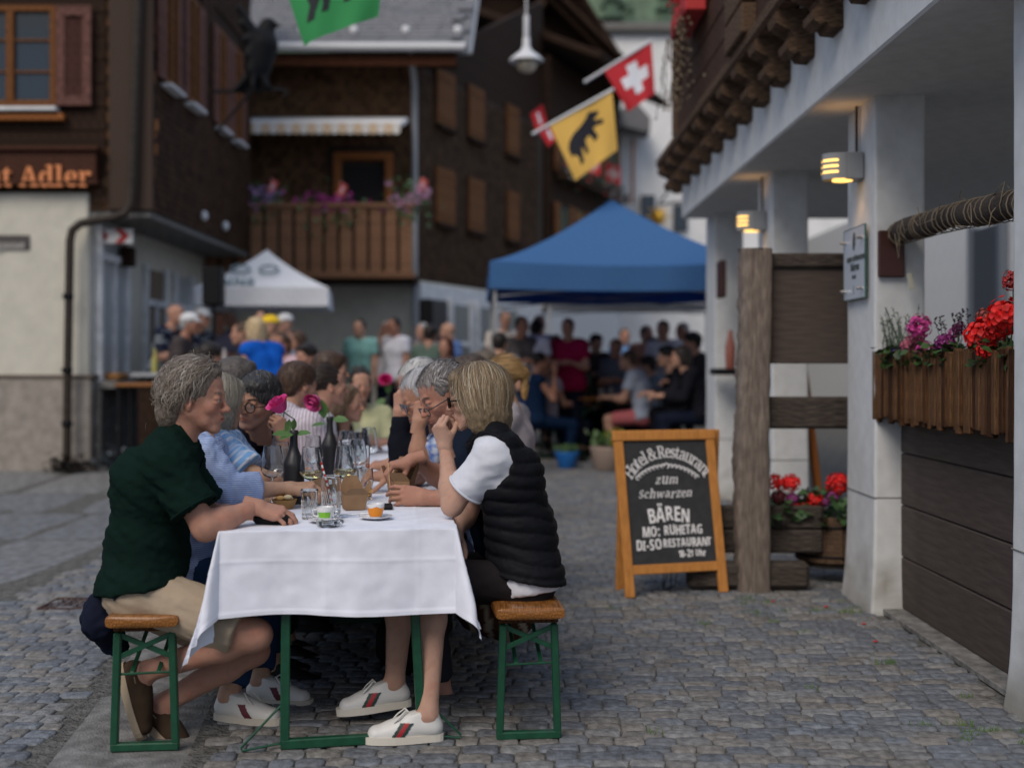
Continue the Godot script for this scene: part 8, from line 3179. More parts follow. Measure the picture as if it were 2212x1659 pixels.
func kraft_box(p: Vector3, yaw: float, w: float, d: float, h: float, label: String, kind: int) -> void:
	var t := thing("paper_box", label, "box", p)
	t.rotation.y = yaw
	var m := grain(Color(0.34, 0.21, 0.12), 0.85, N.soft, Vector3.ONE * 3.0)
	var b := Buf.new()
	b.box(T3(0, 0.002, 0), Vector3(w * 0.8, 0.002, d * 0.8), 0.0)
	part(t, "base", b, m)
	for k in 4:
		var bs := Basis(Vector3.UP, PI / 2 * k)
		var ww := w if k % 2 == 0 else d
		var dd := d if k % 2 == 0 else w
		b = Buf.new()
		b.sheet(4, 4, func(s, q): return bs * Vector3((s - 0.5) * ww * lerpf(0.8, 1.0, q), 0.001 + h * q, dd * 0.5 * lerpf(0.8, 1.0, q)))
		part(t, "side", b, m)
		b = Buf.new()   # the flap, rounded, standing open
		var op: float = [0.5, 0.35, 0.2, 0.45][k] if kind != 2 else 0.9
		var fl: float = [0.5, 0.9, 1.15, 0.8][k] * h
		b.sheet(8, 6, func(s, q):
			var x: float = (s - 0.5) * ww * (1.0 - 0.5 * q * q)
			return bs * Vector3(x, h + fl * q * cos(op), dd * 0.5 + fl * q * sin(op)))
		part(t, "flap", b, m)

# ---------------------------------------------------------------- the people at the white table
func stripes(dir: Vector3, period: float, share: float, a: Color, b: Color) -> Callable:
	return func(p: Vector3, m: Vector3) -> Color:
		var q := fposmod(p.dot(dir) / period, 1.0)
		return a if q < share else b

func moved(j: Dictionary, head: Vector3) -> Dictionary:   # shift a pose so that the head is where it is seen
	var d: Vector3 = head - j.head
	for k in j:
		if j[k] is Vector3 and not (k in ["f", "u", "hf", "hu", "toeL", "toeR"]): j[k] += d
	return j

func diners() -> void:
	var skin := Color(0.5, 0.27, 0.2)
	# ---- man in dark green, nearest on the left, in profile facing the table
	var j := {
		"pel": at(298, 1272, 4.42), "waist": at(318, 1165, 4.42), "chest": at(330, 1040, 4.42), "neck": at(378, 952, 4.41), "head": at(425, 860, 4.38),
		"shR": at(362, 1004, 4.25), "shL": at(385, 1002, 4.58), "elR": at(443, 1141, 4.22), "elL": at(455, 1120, 4.66),
		"wrR": at(552, 1094, 4.36), "wrL": at(558, 1112, 4.52), "hipR": at(300, 1280, 4.33), "hipL": at(300, 1280, 4.52),
		"knR": at(552, 1372, 4.3), "knL": at(548, 1405, 4.56), "anR": at(312, 1452, 4.36), "anL": at(345, 1524, 4.44),
		"toeR": Vector3(0.3, -1, 0.05), "toeL": Vector3(0.75, -0.62, 0.12), "foot_upR": Vector3(1, 0.3, 0).normalized(), "foot_upL": Vector3(0.62, 0.78, 0).normalized(),
		"f": Vector3(1, 0, 0.05).normalized(), "hf": Vector3(1, -0.05, 0.02), "hu": Vector3(-0.05, 1, 0.0)}
	var b: Buf
	var man := person({"label": "man in dark green polo shirt and beige shorts, nearest on the left bench", "j": j, "s": 1.06, "leg_k": 0.9, "cell": 0.012, "skin": Color(0.45, 0.235, 0.165),
		"face": {"cell": 0.0032, "nose": 1.12, "jaw": 0.05, "ruddy": 1.5, "stubble": 0.22, "jowl": 0.55}, "hk": 1.03, "eyes": true, "iris": Color(0.12, 0.2, 0.26), "brows": true, "brow_col": Color(0.3, 0.24, 0.18),
		"hair": ["swept", [Color(0.115, 0.085, 0.062), Color(0.34, 0.29, 0.24), Color(0.44, 0.41, 0.37)]], "dense": 1.0,
		"handR": ["relaxed", Vector3(1, -0.28, -0.1), Vector3(0.15, 1, 0.35)], "handL": ["drape", Vector3(1, -0.1, 0.22), Vector3(0.1, 1, 0.1)],
		"tops": [{"mat": fabric(Color(0.007, 0.0185, 0.0145)), "cell": 0.009, "sleeve": 0.72, "thick": 0.028, "loose": 0.03, "hem": -0.01, "hem_tilt": 0.35, "top": 0.06, "belly": 0.035, "cuff": true, "collar": 0.042, "collar_r": 0.012, "name": "polo_shirt",
			"disp": func(p, m): return 0.01 * wr.get_noise_3dv((p + Vector3(0, p.x * 0.6, 0)) * Vector3(5, 15, 5)) + 0.004 * wr.get_noise_3dv(p * Vector3(22, 46, 22))}],
		"bottom": {"mat": fabric(Color(0.41, 0.325, 0.235)), "cell": 0.01, "leg": 0.86, "loose": 0.028, "name": "shorts", "disp": func(p, m): return 0.007 * wr.get_noise_3dv((p + Vector3(0, p.x * 0.5, 0)) * Vector3(6, 26, 8)) + 0.002 * wr.get_noise_3dv(p * Vector3(40, 80, 40))},
		"shoes": ["loafer", fabric(Color(0.055, 0.036, 0.024)), mat(Color(0.32, 0.25, 0.17), 0.8)], "laces": mat(Color(0.22, 0.15, 0.08), 0.8)})
	b = Buf.new()
	b.box(Transform3D(Basis(Vector3.BACK, 0.25), at(252, 1288, 4.215)), Vector3(0.032, 0.026, 0.004), 0.001)
	part(man, "label_patch", b, mat(Color(0.012, 0.016, 0.035), 0.8), man.position)
	# ---- woman in the quilted vest, nearest on the right
	var quilt := func(p: Vector3, m: Vector3) -> float:
		var u: float = p.y + 0.12 * (p.x + 0.0) - 0.02 * wr.get_noise_3dv(p * 3.0)
		var w := absf(sin(PI * u / 0.052))
		return 0.0125 * (pow(w, 0.5) - 0.8) + 0.003 * wr.get_noise_3dv(p * Vector3(26, 60, 26)) * w + 0.003 * wr.get_noise_3dv(p * Vector3(60, 30, 60)) * (1.0 - w)
	j = {
		"pel": at(1138, 1252, 4.62), "waist": at(1126, 1150, 4.62), "chest": at(1098, 1028, 4.62), "neck": at(1058, 938, 4.63), "head": at(1029, 857, 4.62),
		"shL": at(1066, 986, 4.47), "shR": at(1074, 990, 4.79), "elL": at(977, 1092, 4.52), "elR": at(1010, 1105, 4.84),
		"wrL": at(962, 968, 4.6), "wrR": at(985, 1150, 4.7), "hipL": at(1138, 1262, 4.53), "hipR": at(1138, 1262, 4.71),
		"knL": at(935, 1250, 4.5), "knR": at(868, 1256, 4.66), "anL": at(924, 1546, 4.36), "anR": at(852, 1478, 4.62),
		"toeL": Vector3(-1, 0, 0.12), "toeR": Vector3(-1, -0.1, 0.12), "foot_upR": Vector3(-0.1, 1, 0).normalized(),
		"f": Vector3(-1, 0, 0.03).normalized(), "hf": Vector3(-1, -0.1, -0.12), "hu": Vector3(-0.1, 1, 0.02)}
	person({"label": "woman in black quilted vest over a white polo, nearest on the right bench", "j": j, "s": 0.93, "cell": 0.011, "skin": Color(0.5, 0.3, 0.22),
		"face": {"cell": 0.0032, "nose": 0.98, "jaw": 0.043, "male": 0.2, "lip": Color(0.62, 0.26, 0.28), "jowl": 0.35}, "hk": 1.02, "eyes": true,
		"hair": ["bob", [Color(0.13, 0.09, 0.055), Color(0.4, 0.3, 0.18), Color(0.5, 0.45, 0.37)]], "dense": 1.0, "brows": true, "brow_col": Color(0.2, 0.14, 0.08),
		"handL": ["fist", Vector3(-0.3, 0.9, 0.1), Vector3(-0.75, 0.1, 0.65)], "handR": ["relaxed", Vector3.ZERO, Vector3.ZERO],
		"glasses": {"mat": M.black, "lens": mat(Color(0.012, 0.014, 0.018), 0.08), "rx": 0.026, "ry": 0.019, "sq": 0.8, "r": 0.0022, "arm": 0.003},
		"tops": [{"mat": fabric(Color(0.66, 0.68, 0.74)), "cell": 0.009, "sleeve": 0.7, "cuff": true, "thick": 0.014, "loose": 0.024, "hem": 0.03, "top": 0.02, "disp": func(p, m): return 0.006 * wr.get_noise_3dv(p * Vector3(8, 16, 8)), "name": "white_polo"},
			{"mat": puffer(), "cell": 0.0075, "sleeve": 0.0, "yoke": 0.8, "armhole": 0.1, "thick": 0.036, "hem": -0.02, "hem_tilt": 0.3, "top": 0.03, "belly": 0.02, "collar": 0.034, "collar_r": 0.006, "name": "quilted_vest", "disp": quilt}],
		"bottom": {"mat": fabric(Color(0.02, 0.017, 0.018)), "cell": 0.012, "leg": 0.95, "loose": 0.012, "name": "skirt_trousers"},
		"shoes": ["sneaker", mat(Color(0.62, 0.61, 0.58), 0.5), mat(Color(0.6, 0.56, 0.48), 0.7)], "laces": mat(Color(0.66, 0.65, 0.6), 0.8),
		"stripe": [[mat(Color(0.012, 0.04, 0.032), 0.6), 0.052, 0.066], [mat(Color(0.33, 0.012, 0.02), 0.6), 0.066, 0.084], [mat(Color(0.012, 0.04, 0.032), 0.6), 0.084, 0.098]]})
	ring_and_cap(j)
	# ---- man in the navy polo, bent over his food box
	j = {
		"pel": at(1102, 1238, 5.1), "waist": at(1085, 1140, 5.1), "chest": at(1045, 1030, 5.1), "neck": at(1000, 938, 5.09), "head": at(959, 853, 5.04),
		"shL": at(1022, 985, 4.93), "shR": at(1010, 978, 5.27), "elL": at(1006, 1078, 4.92), "elR": at(962, 1040, 5.3),
		"wrL": at(920, 1074, 4.93), "wrR": at(893, 992, 5.13), "hipL": at(1100, 1245, 5.0), "hipR": at(1100, 1245, 5.2),
		"knL": at(905, 1235, 5.0), "knR": at(890, 1235, 5.2), "anL": at(958, 1510, 5.0), "anR": at(935, 1475, 5.25),
		"toeL": Vector3(-0.9, 0, 0.2), "toeR": Vector3(-1, 0, 0.1), "f": Vector3(-1, 0, 0.1).normalized(), "hf": Vector3(-0.84, -0.42, 0.34), "hu": Vector3(-0.42, 0.9, 0.12)}
	person({"label": "man in navy polo with grey hair, bent over a brown food box", "j": j, "s": 1.03, "cell": 0.013, "skin": Color(0.44, 0.225, 0.16),
		"face": {"cell": 0.0034, "nose": 1.08, "jaw": 0.052, "ruddy": 1.3, "stubble": 0.55, "jowl": 0.3}, "hk": 1.08, "eyes": true, "brows": true, "brow_col": Color(0.14, 0.1, 0.08),
		"hair": ["short", [Color(0.12, 0.1, 0.09), Color(0.34, 0.32, 0.31), Color(0.5, 0.5, 0.52)]], "dense": 1.0,
		"handL": ["hold", Vector3(-1, 0.1, 0.02), Vector3(-0.05, 0.45, 1)], "handR": ["pinch", Vector3(-1, -0.25, 0.2), Vector3(-0.35, 1, 0.1)],
		"glasses": {"mat": mat(Color(0.012, 0.014, 0.02), 0.3), "rx": 0.025, "ry": 0.017, "sq": 0.75, "r": 0.0021, "arm": 0.0026, "drop": -0.014, "tilt": 0.12},
		"tops": [{"mat": fabric(Color(0.012, 0.018, 0.032)), "cell": 0.011, "sleeve": 0.7, "thick": 0.022, "loose": 0.024, "hem": 0.05, "collar": 0.035, "name": "polo_shirt"}],
		"bottom": {"mat": fabric(Color(0.03, 0.03, 0.035)), "leg": 1.85, "loose": 0.016},
		"shoes": ["sneaker", mat(Color(0.1, 0.1, 0.11), 0.6), mat(Color(0.2, 0.19, 0.18), 0.7)], "laces": mat(Color(0.5, 0.48, 0.45), 0.5)})
	# his wooden stick
	b = Buf.new()
	b.tube([at(838, 1000, 5.08), at(843, 1062, 5.06)], [0.0022], 6)
	whole("wooden_stick", b, mat(Color(0.55, 0.38, 0.2), 0.7), "thin wooden stick pinched over the large brown food box", "stick")
	# ---- man with silver hair and a plaid shirt, cheek on his fist
	j = {
		"pel": at(1080, 1205, 5.65), "waist": at(1060, 1120, 5.65), "chest": at(1005, 1015, 5.65), "neck": at(955, 935, 5.64), "head": at(915, 858, 5.55),
		"shL": at(975, 968, 5.5), "shR": at(965, 965, 5.82), "elL": at(905, 1000, 5.42), "elR": at(900, 1030, 5.75),
		"wrL": at(905, 915, 5.42), "wrR": at(850, 1022, 5.5), "hipL": at(1075, 1210, 5.55), "hipR": at(1075, 1210, 5.75),
		"knL": at(890, 1200, 5.6), "knR": at(890, 1200, 5.78), "anL": at(900, 1440, 5.6), "anR": at(890, 1430, 5.78),
		"toeL": Vector3(-1, 0, 0.2), "toeR": Vector3(-1, 0, 0.1), "f": Vector3(-1, 0, 0.1).normalized(), "hf": Vector3(-0.88, -0.38, 0.25), "hu": Vector3(-0.38, 0.92, 0.1)}
	person({"label": "silver-haired man in blue plaid shirt, half hidden behind the navy polo", "j": j, "s": 1.0, "cell": 0.016, "skin": Color(0.44, 0.24, 0.165), "face": {"cell": 0.004, "nose": 1.0, "ruddy": 1.1}, "hk": 1.05, "eyes": true,
		"hair": ["short", [Color(0.42, 0.42, 0.43), Color(0.6, 0.6, 0.62)]], "dense": 0.8, "handL": ["fist", Vector3(0.2, 1, 0), Vector3(-0.4, 0.1, 1)], "handR": ["relaxed", Vector3(-1, -0.1, 0.2), Vector3(0, 1, 0.2)],
		"glasses": {"mat": mat(Color(0.01, 0.05, 0.09), 0.3), "rx": 0.027, "ry": 0.022, "r": 0.0024},
		"tops": [{"mat": fabric(Color(1, 1, 1), 0.9, 40.0, true), "cell": 0.014, "sleeve": 0.8, "thick": 0.02, "loose": 0.03, "hem": 0.05, "collar": 0.03, "name": "plaid_shirt",
			"tint": func(p, m):
				var c := Color(0.5, 0.56, 0.68)
				if fposmod(p.x * 24.0 + p.y * 5.0, 1.0) < 0.4: c = c * Color(0.4, 0.5, 0.78)
				if fposmod(p.y * 24.0 - p.x * 5.0, 1.0) < 0.4: c = c * Color(0.5, 0.6, 0.85)
				c.a = 1.0
				return c}],
		"bottom": {"mat": fabric(Color(0.03, 0.04, 0.07)), "leg": 1.85}, "shoes": ["plain", M.black, M.black]})
	# ---- white-haired man in a black sweater, hand at his glasses
	j = {
		"pel": at(1040, 1185, 6.1), "waist": at(1015, 1100, 6.1), "chest": at(960, 1000, 6.1), "neck": at(930, 915, 6.1), "head": at(905, 833, 6.02),
		"shL": at(925, 950, 5.95), "shR": at(915, 948, 6.25), "elL": at(866, 995, 5.92), "elR": at(870, 1010, 6.2),
		"wrL": at(863, 893, 5.92), "wrR": at(848, 1000, 6.05), "hipL": at(1035, 1190, 6.0), "hipR": at(1035, 1190, 6.2),
		"knL": at(890, 1180, 6.05), "knR": at(890, 1180, 6.2), "anL": at(910, 1390, 6.05), "anR": at(900, 1380, 6.2),
		"toeL": Vector3(-1, 0, 0.2), "toeR": Vector3(-1, 0, 0.1), "f": Vector3(-1, 0, 0.15).normalized(), "hf": Vector3(-0.9, -0.3, 0.32), "hu": Vector3(-0.3, 0.95, 0.1)}
	person({"label": "white-haired man in black sweater lifting a hand to his glasses", "j": j, "s": 1.0, "cell": 0.016, "skin": Color(0.47, 0.255, 0.18), "face": {"cell": 0.004, "nose": 1.08, "ruddy": 1.1}, "hk": 1.05, "eyes": true,
		"hair": ["short", [Color(0.55, 0.54, 0.52), Color(0.72, 0.71, 0.7)]], "dense": 0.8, "handL": ["curl", Vector3(0.05, 1, 0.1), Vector3(-0.6, 0.1, 0.8)], "handR": ["relaxed", Vector3(-1, -0.1, 0.2), Vector3(0, 1, 0.2)],
		"glasses": {"mat": M.black, "rx": 0.026, "ry": 0.019, "sq": 0.8, "r": 0.0024},
		"tops": [{"mat": fabric(Color(0.012, 0.013, 0.02)), "cell": 0.015, "sleeve": 1.96, "thick": 0.02, "loose": 0.014, "hem": 0.05, "name": "sweater"}],
		"bottom": {"mat": fabric(Color(0.03, 0.03, 0.035)), "leg": 1.85}, "shoes": ["plain", M.black, M.black]})
	# ---- left bench, behind the man in green: pale-blue shirt
	j = {
		"pel": at(388, 1245, 4.95), "waist": at(400, 1150, 4.95), "chest": at(412, 1040, 4.95), "neck": at(432, 950, 4.95), "head": at(424, 862, 5.0),
		"shR": at(432, 978, 4.82), "shL": at(450, 978, 5.14), "elR": at(492, 1062, 4.8), "elL": at(500, 1070, 5.2),
		"wrR": at(622, 1055, 4.9), "wrL": at(590, 1075, 5.12), "hipR": at(392, 1250, 4.86), "hipL": at(392, 1250, 5.05),
		"knR": at(565, 1262, 4.84), "knL": at(570, 1255, 5.06), "anR": at(492, 1505, 4.62), "anL": at(560, 1470, 4.9),
		"toeR": Vector3(0.95, 0, 0.3), "toeL": Vector3(0.95, 0, 0.25), "f": Vector3(1, 0, 0.05).normalized(), "hf": Vector3(1, -0.1, -0.3), "hu": Vector3(0, 1, 0)}
	person({"label": "person in pale-blue striped shirt, jeans and white sneakers, behind the man in green", "j": j, "s": 0.98, "cell": 0.014, "skin": Color(0.5, 0.3, 0.2), "face": {"cell": 0.005}, "hk": 0.98,
		"hair": ["crop", [Color(0.05, 0.045, 0.042), Color(0.16, 0.15, 0.14)]], "dense": 0.5, "handR": ["curl", Vector3(1, 0.05, -0.05), Vector3(0.1, 1, 0.3)], "handL": ["curl", Vector3(1, -0.1, 0.1), Vector3(0.1, 1, 0)],
		"tops": [{"mat": striped(Color(0.24, 0.32, 0.55), Color(0.42, 0.5, 0.68), 0.008, 0.5, 1), "cell": 0.011, "sleeve": 1.5, "thick": 0.018, "loose": 0.028, "hem": 0.06, "collar": 0.035, "name": "striped_shirt",
			"disp": func(p, m): return 0.011 * wr.get_noise_3dv(p * Vector3(26, 10, 10)) + 0.004 * wr.get_noise_3dv(p * Vector3(60, 30, 30))}],
		"bottom": {"mat": fabric(Color(0.02, 0.045, 0.1)), "leg": 1.9, "loose": 0.02, "name": "jeans"},
		"shoes": ["sneaker", mat(Color(0.6, 0.58, 0.53), 0.55), mat(Color(0.5, 0.45, 0.37), 0.7)], "laces": mat(Color(0.6, 0.57, 0.5), 0.8),
		"stripe": [[mat(Color(0.1, 0.01, 0.018), 0.6), 0.062, 0.092]]})
	# ---- blue-and-white striped tee
	j = {
		"pel": at(425, 1215, 5.35), "waist": at(435, 1125, 5.35), "chest": at(450, 1020, 5.35), "neck": at(458, 938, 5.35), "head": at(477, 868, 5.3),
		"shR": at(478, 968, 5.22), "shL": at(492, 962, 5.52), "elR": at(560, 1036, 5.16), "elL": at(560, 1045, 5.5),
		"wrR": at(645, 1062, 5.34), "wrL": at(625, 1055, 5.5), "hipR": at(425, 1220, 5.26), "hipL": at(425, 1220, 5.45),
		"knR": at(590, 1215, 5.26), "knL": at(590, 1215, 5.45), "anR": at(590, 1440, 5.26), "anL": at(600, 1430, 5.45),
		"toeR": Vector3(1, 0, 0.2), "toeL": Vector3(1, 0, 0.1), "f": Vector3(1, 0, 0.1).normalized(), "hf": Vector3(0.75, -0.1, -0.65), "hu": Vector3(0, 1, 0)}
	person({"label": "person with ash-blond hair in blue-and-white striped tee, third on the left bench", "j": j, "s": 0.94, "cell": 0.015, "skin": Color(0.5, 0.3, 0.2), "face": {"cell": 0.005, "male": 0.3}, "hk": 0.98,
		"hair": ["bob", [Color(0.25, 0.22, 0.16), Color(0.45, 0.42, 0.36)]], "dense": 0.6, "handR": ["relaxed", Vector3(1, -0.1, 0.1), Vector3(0.1, 1, 0.2)],
		"tops": [{"mat": striped(Color(0.68, 0.7, 0.74), Color(0.2, 0.4, 0.68), 0.045, 0.34, 2), "cell": 0.012, "sleeve": 0.72, "thick": 0.016, "loose": 0.03, "hem": 0.05, "name": "striped_tee"}],
		"bottom": {"mat": fabric(Color(0.03, 0.04, 0.06)), "leg": 1.85}, "shoes": ["plain", M.black, M.black]})
	# ---- dark-haired woman with round glasses, looking towards the lens
	j = {
		"pel": at(470, 1195, 5.75), "waist": at(480, 1110, 5.75), "chest": at(510, 1010, 5.75), "neck": at(540, 938, 5.72), "head": at(553, 866, 5.62),
		"shR": at(495, 968, 5.66), "shL": at(580, 962, 5.8), "elR": at(520, 1045, 5.5), "elL": at(612, 1030, 5.6),
		"wrR": at(600, 1052, 5.55), "wrL": at(612, 948, 5.58), "hipR": at(470, 1200, 5.66), "hipL": at(475, 1200, 5.85),
		"knR": at(610, 1195, 5.62), "knL": at(615, 1190, 5.85), "anR": at(610, 1400, 5.66), "anL": at(620, 1390, 5.85),
		"toeR": Vector3(1, 0, 0.2), "toeL": Vector3(1, 0, 0.1), "f": Vector3(0.75, 0, 0.65).normalized(), "hf": Vector3(-0.36, -0.1, 0.93), "hu": Vector3(0.16, 1, 0.08)}
	person({"label": "dark-haired woman in round glasses leaning her cheek on her hand", "j": j, "s": 0.94, "cell": 0.015, "skin": Color(0.44, 0.24, 0.165), "face": {"cell": 0.0036, "male": 0.35, "nose": 1.0, "jaw": 0.045, "lip": Color(0.75, 0.42, 0.4)}, "hk": 1.05, "eyes": true, "iris": Color(0.06, 0.035, 0.02), "brows": true, "brow_col": Color(0.03, 0.025, 0.022),
		"hair": ["crop", [Color(0.018, 0.016, 0.016), Color(0.09, 0.088, 0.088), Color(0.2, 0.2, 0.2)]], "dense": 0.9, "handL": ["fist", Vector3(-0.25, 1, 0.05), Vector3(0.75, 0.2, 0.6)], "handR": ["relaxed", Vector3(1, 0, 0), Vector3(0, 1, 0.2)],
		"glasses": {"mat": M.black, "rx": 0.024, "ry": 0.022, "r": 0.0024},
		"tops": [{"mat": fabric(Color(0.014, 0.014, 0.02)), "cell": 0.014, "sleeve": 0.5, "thick": 0.012, "loose": 0.012, "hem": 0.05, "collar": 0.03, "name": "black_shirt"},
			{"mat": fabric(Color(0.24, 0.19, 0.17)), "cell": 0.013, "sleeve": 1.8, "thick": 0.018, "loose": 0.024, "hem": 0.06, "top": -0.12, "name": "cardigan"}],
		"bottom": {"mat": fabric(Color(0.03, 0.03, 0.035)), "leg": 1.85}, "shoes": ["plain", M.black, M.black]})
	# ---- farther along the table
	far_diner("man with brown hair in a pale pink-striped shirt, his back to the lens", at(645, 832, 6.7), 2.45, 0.2, "table", {"mat": striped(Color(0.62, 0.58, 0.63), Color(0.3, 0.22, 0.29), 0.019, 0.66, 0), "sleeve": 1.6, "thick": 0.02, "loose": 0.025, "hem": 0.05, "collar": 0.04, "cell": 0.016, "name": "striped_shirt"},
		"crop", [Color(0.05, 0.028, 0.018), Color(0.12, 0.07, 0.045)], 1.02, {"hf": Vector3(0.75, -0.1, -0.65)}, 0.3)
	far_diner("dark-haired woman with tied hair and a white patterned top, beside the pink-striped shirt", at(712, 835, 7.3), 1.9, 0.15, "table", {"mat": fabric(Color(0.55, 0.53, 0.55)), "sleeve": 0.3, "thick": 0.012, "loose": 0.01, "hem": 0.05}, "tied", [Color(0.025, 0.018, 0.015), Color(0.06, 0.04, 0.03)], 0.94, {}, 0.25)
	far_diner("brown-haired man behind the woman with tied hair, face to the right", at(715, 800, 7.9), 1.7, 0.1, "table", {"mat": fabric(Color(0.016, 0.018, 0.03)), "sleeve": 1.9, "thick": 0.024, "loose": 0.02, "hem": 0.05}, "crop", [Color(0.06, 0.035, 0.025), Color(0.12, 0.075, 0.05)], 1.04, {}, 0.2)
	far_diner("young woman in a pale yellow top, facing the lens far along the table", at(778, 832, 8.6), 0.35, 0.1, "table", {"mat": fabric(Color(0.5, 0.5, 0.3)), "sleeve": 0.6, "thick": 0.015, "loose": 0.02, "hem": 0.05}, "tied", [Color(0.02, 0.015, 0.012), Color(0.06, 0.04, 0.03)], 0.94, {}, 0.2)
	far_diner("person in a dark jacket leaning over the table before the yellow top", at(752, 872, 7.7), 1.25, 0.5, "table", {"mat": fabric(Color(0.014, 0.017, 0.028)), "sleeve": 1.9, "thick": 0.022, "loose": 0.02, "hem": 0.05}, "long", [Color(0.12, 0.075, 0.045), Color(0.26, 0.17, 0.1)], 0.95, {}, 0.2)
	far_diner("person with a fair ponytail and pale top, behind the woman in the vest", at(1078, 818, 6.75), -1.75, 0.12, "table", {"mat": fabric(Color(0.42, 0.38, 0.4)), "sleeve": 0.8, "thick": 0.016, "loose": 0.024, "hem": 0.05}, "tied", [Color(0.3, 0.17, 0.06), Color(0.5, 0.32, 0.14)], 0.95, {}, 0.5)
	far_diner("dark-haired diner behind the white-haired man, right bench", at(1012, 812, 7.2), -1.7, 0.15, "table", {"mat": fabric(Color(0.05, 0.06, 0.09)), "sleeve": 1.9, "thick": 0.02, "loose": 0.02, "hem": 0.05}, "crop", [Color(0.05, 0.035, 0.028), Color(0.12, 0.09, 0.07)], 1.0, {}, 0.2)
	far_diner("curly grey-haired diner behind the man in green, beyond the dark-haired woman", at(512, 826, 6.3), 1.5, 0.1, "table", {"mat": fabric(Color(0.08, 0.08, 0.1)), "sleeve": 1.9, "thick": 0.02, "loose": 0.02, "hem": 0.05}, "crop", [Color(0.07, 0.06, 0.055), Color(0.18, 0.16, 0.15)], 1.0, {}, 0.5)
	# ---- things on and under the benches
	b = Buf.new()
	var f := Field.new(Vector3(-1.62, 0.2, -4.8), Vector3(-1.1, 0.66, -4.2), 0.011)
	f.cap(at(218, 1312, 4.4), at(235, 1380, 4.5), 0.055, 0.05, 0.04)
	f.cap(at(215, 1318, 4.6), at(215, 1350, 4.4), 0.06, 0.06, 0.04)
	f.cap(at(230, 1300, 4.5), at(300, 1318, 4.5), 0.06, 0.05, 0.04)
	f.cap(at(205, 1340, 4.45), at(262, 1400, 4.5), 0.04, 0.025, 0.04)
	f.net(b, func(p, m): return 0.012 * wr.get_noise_3dv(p * 14.0) + 0.005 * wr.get_noise_3dv(p * 40.0))
	whole("folded_jacket", b, fabric(Color(0.012, 0.015, 0.03), 0.7), "dark navy jacket hung over the near end of the left bench", "jacket")
	b = Buf.new()
	f = Field.new(Vector3(-1.1, 0.0, -6.4), Vector3(0.2, 0.5, -4.9), 0.02)
	f.cap(Vector3(-0.45, 0.14, -5.3), Vector3(-0.42, 0.18, -5.6), 0.14, 0.15, 0.08)
	f.clip(Vector3(0, 0.012, 0), Vector3.DOWN)
	f.net(b, func(p, m): return 0.015 * wr.get_noise_3dv(p * 10.0))
	whole("black_bag", b, fabric(Color(0.012, 0.012, 0.014), 0.6), "black soft bag on the ground under the white table", "bag")
	b = Buf.new()
	f = Field.new(Vector3(-0.4, 0.1, -5.5), Vector3(0.25, 0.62, -4.8), 0.016)
	f.cap(Vector3(-0.12, 0.34, -5.15), Vector3(-0.02, 0.3, -5.15), 0.13, 0.12, 0.06)
	f.net(b, func(p, m): return 0.012 * wr.get_noise_3dv(p * 10.0), func(p, m): return Color(0.24, 0.2, 0.15) if fposmod(p.x * 14.0 + p.y * 2.0, 1.0) < 0.35 else Color(0.05, 0.02, 0.015))
	var vm := fabric(Color(1, 1, 1), 0.8, 40.0, true)
	whole("striped_bag", b, vm, "brown bag with beige stripes hanging below the right bench's near end", "bag")

func puffer() -> StandardMaterial3D:
	var m := mat(Color(0.008, 0.0085, 0.011), 0.55)
	m.metallic_specular = 0.2
	m.heightmap_enabled = true
	m.heightmap_texture = N.fine
	m.heightmap_scale = 0.12
	m.uv1_triplanar = true
	m.uv1_scale = Vector3.ONE * 5.0
	return m

func ring_and_cap(j: Dictionary) -> void:
	var b := Buf.new()
	var c: Vector3 = j.wrL + Vector3(-0.026, 0.082, 0.014)
	var pts := []
	for k in 13: pts.append(c + Vector3(cos(TAU * k / 12.0) * 0.004, sin(TAU * k / 12.0) * 0.0085, 0.0085 * cos(TAU * k / 12.0)))
	b.tube(pts, [0.002], 6)
	whole("finger_ring", b, M.gold, "gold ring on the hand of the woman in the quilted vest", "ring")

func far_diner(label: String, head: Vector3, yaw: float, lean: float, arms: String, top: Dictionary, hair: String, cols: Array, s: float, extra: Dictionary, dense: float) -> void:
	var j := moved(joints(Vector3.ZERO, yaw, "sit", 1.0, lean, arms), head)
	var g := gy(j.pel)
	for n in ["L", "R"]: j["an" + n].y = g + 0.09
	for k in extra: j[k] = extra[k]
	person({"label": label, "j": j, "s": s, "cell": 0.02, "skin": Color(0.45, 0.25, 0.175), "face": {"cell": 0.0055, "male": 0.2 if s < 0.97 else 1.0}, "eyes": true, "hair": [hair, cols], "dense": dense, "top": top,
		"bottom": {"mat": fabric(Color(0.03, 0.03, 0.04)), "leg": 1.85}, "shoes": ["plain", M.black, M.black], "group": ""})

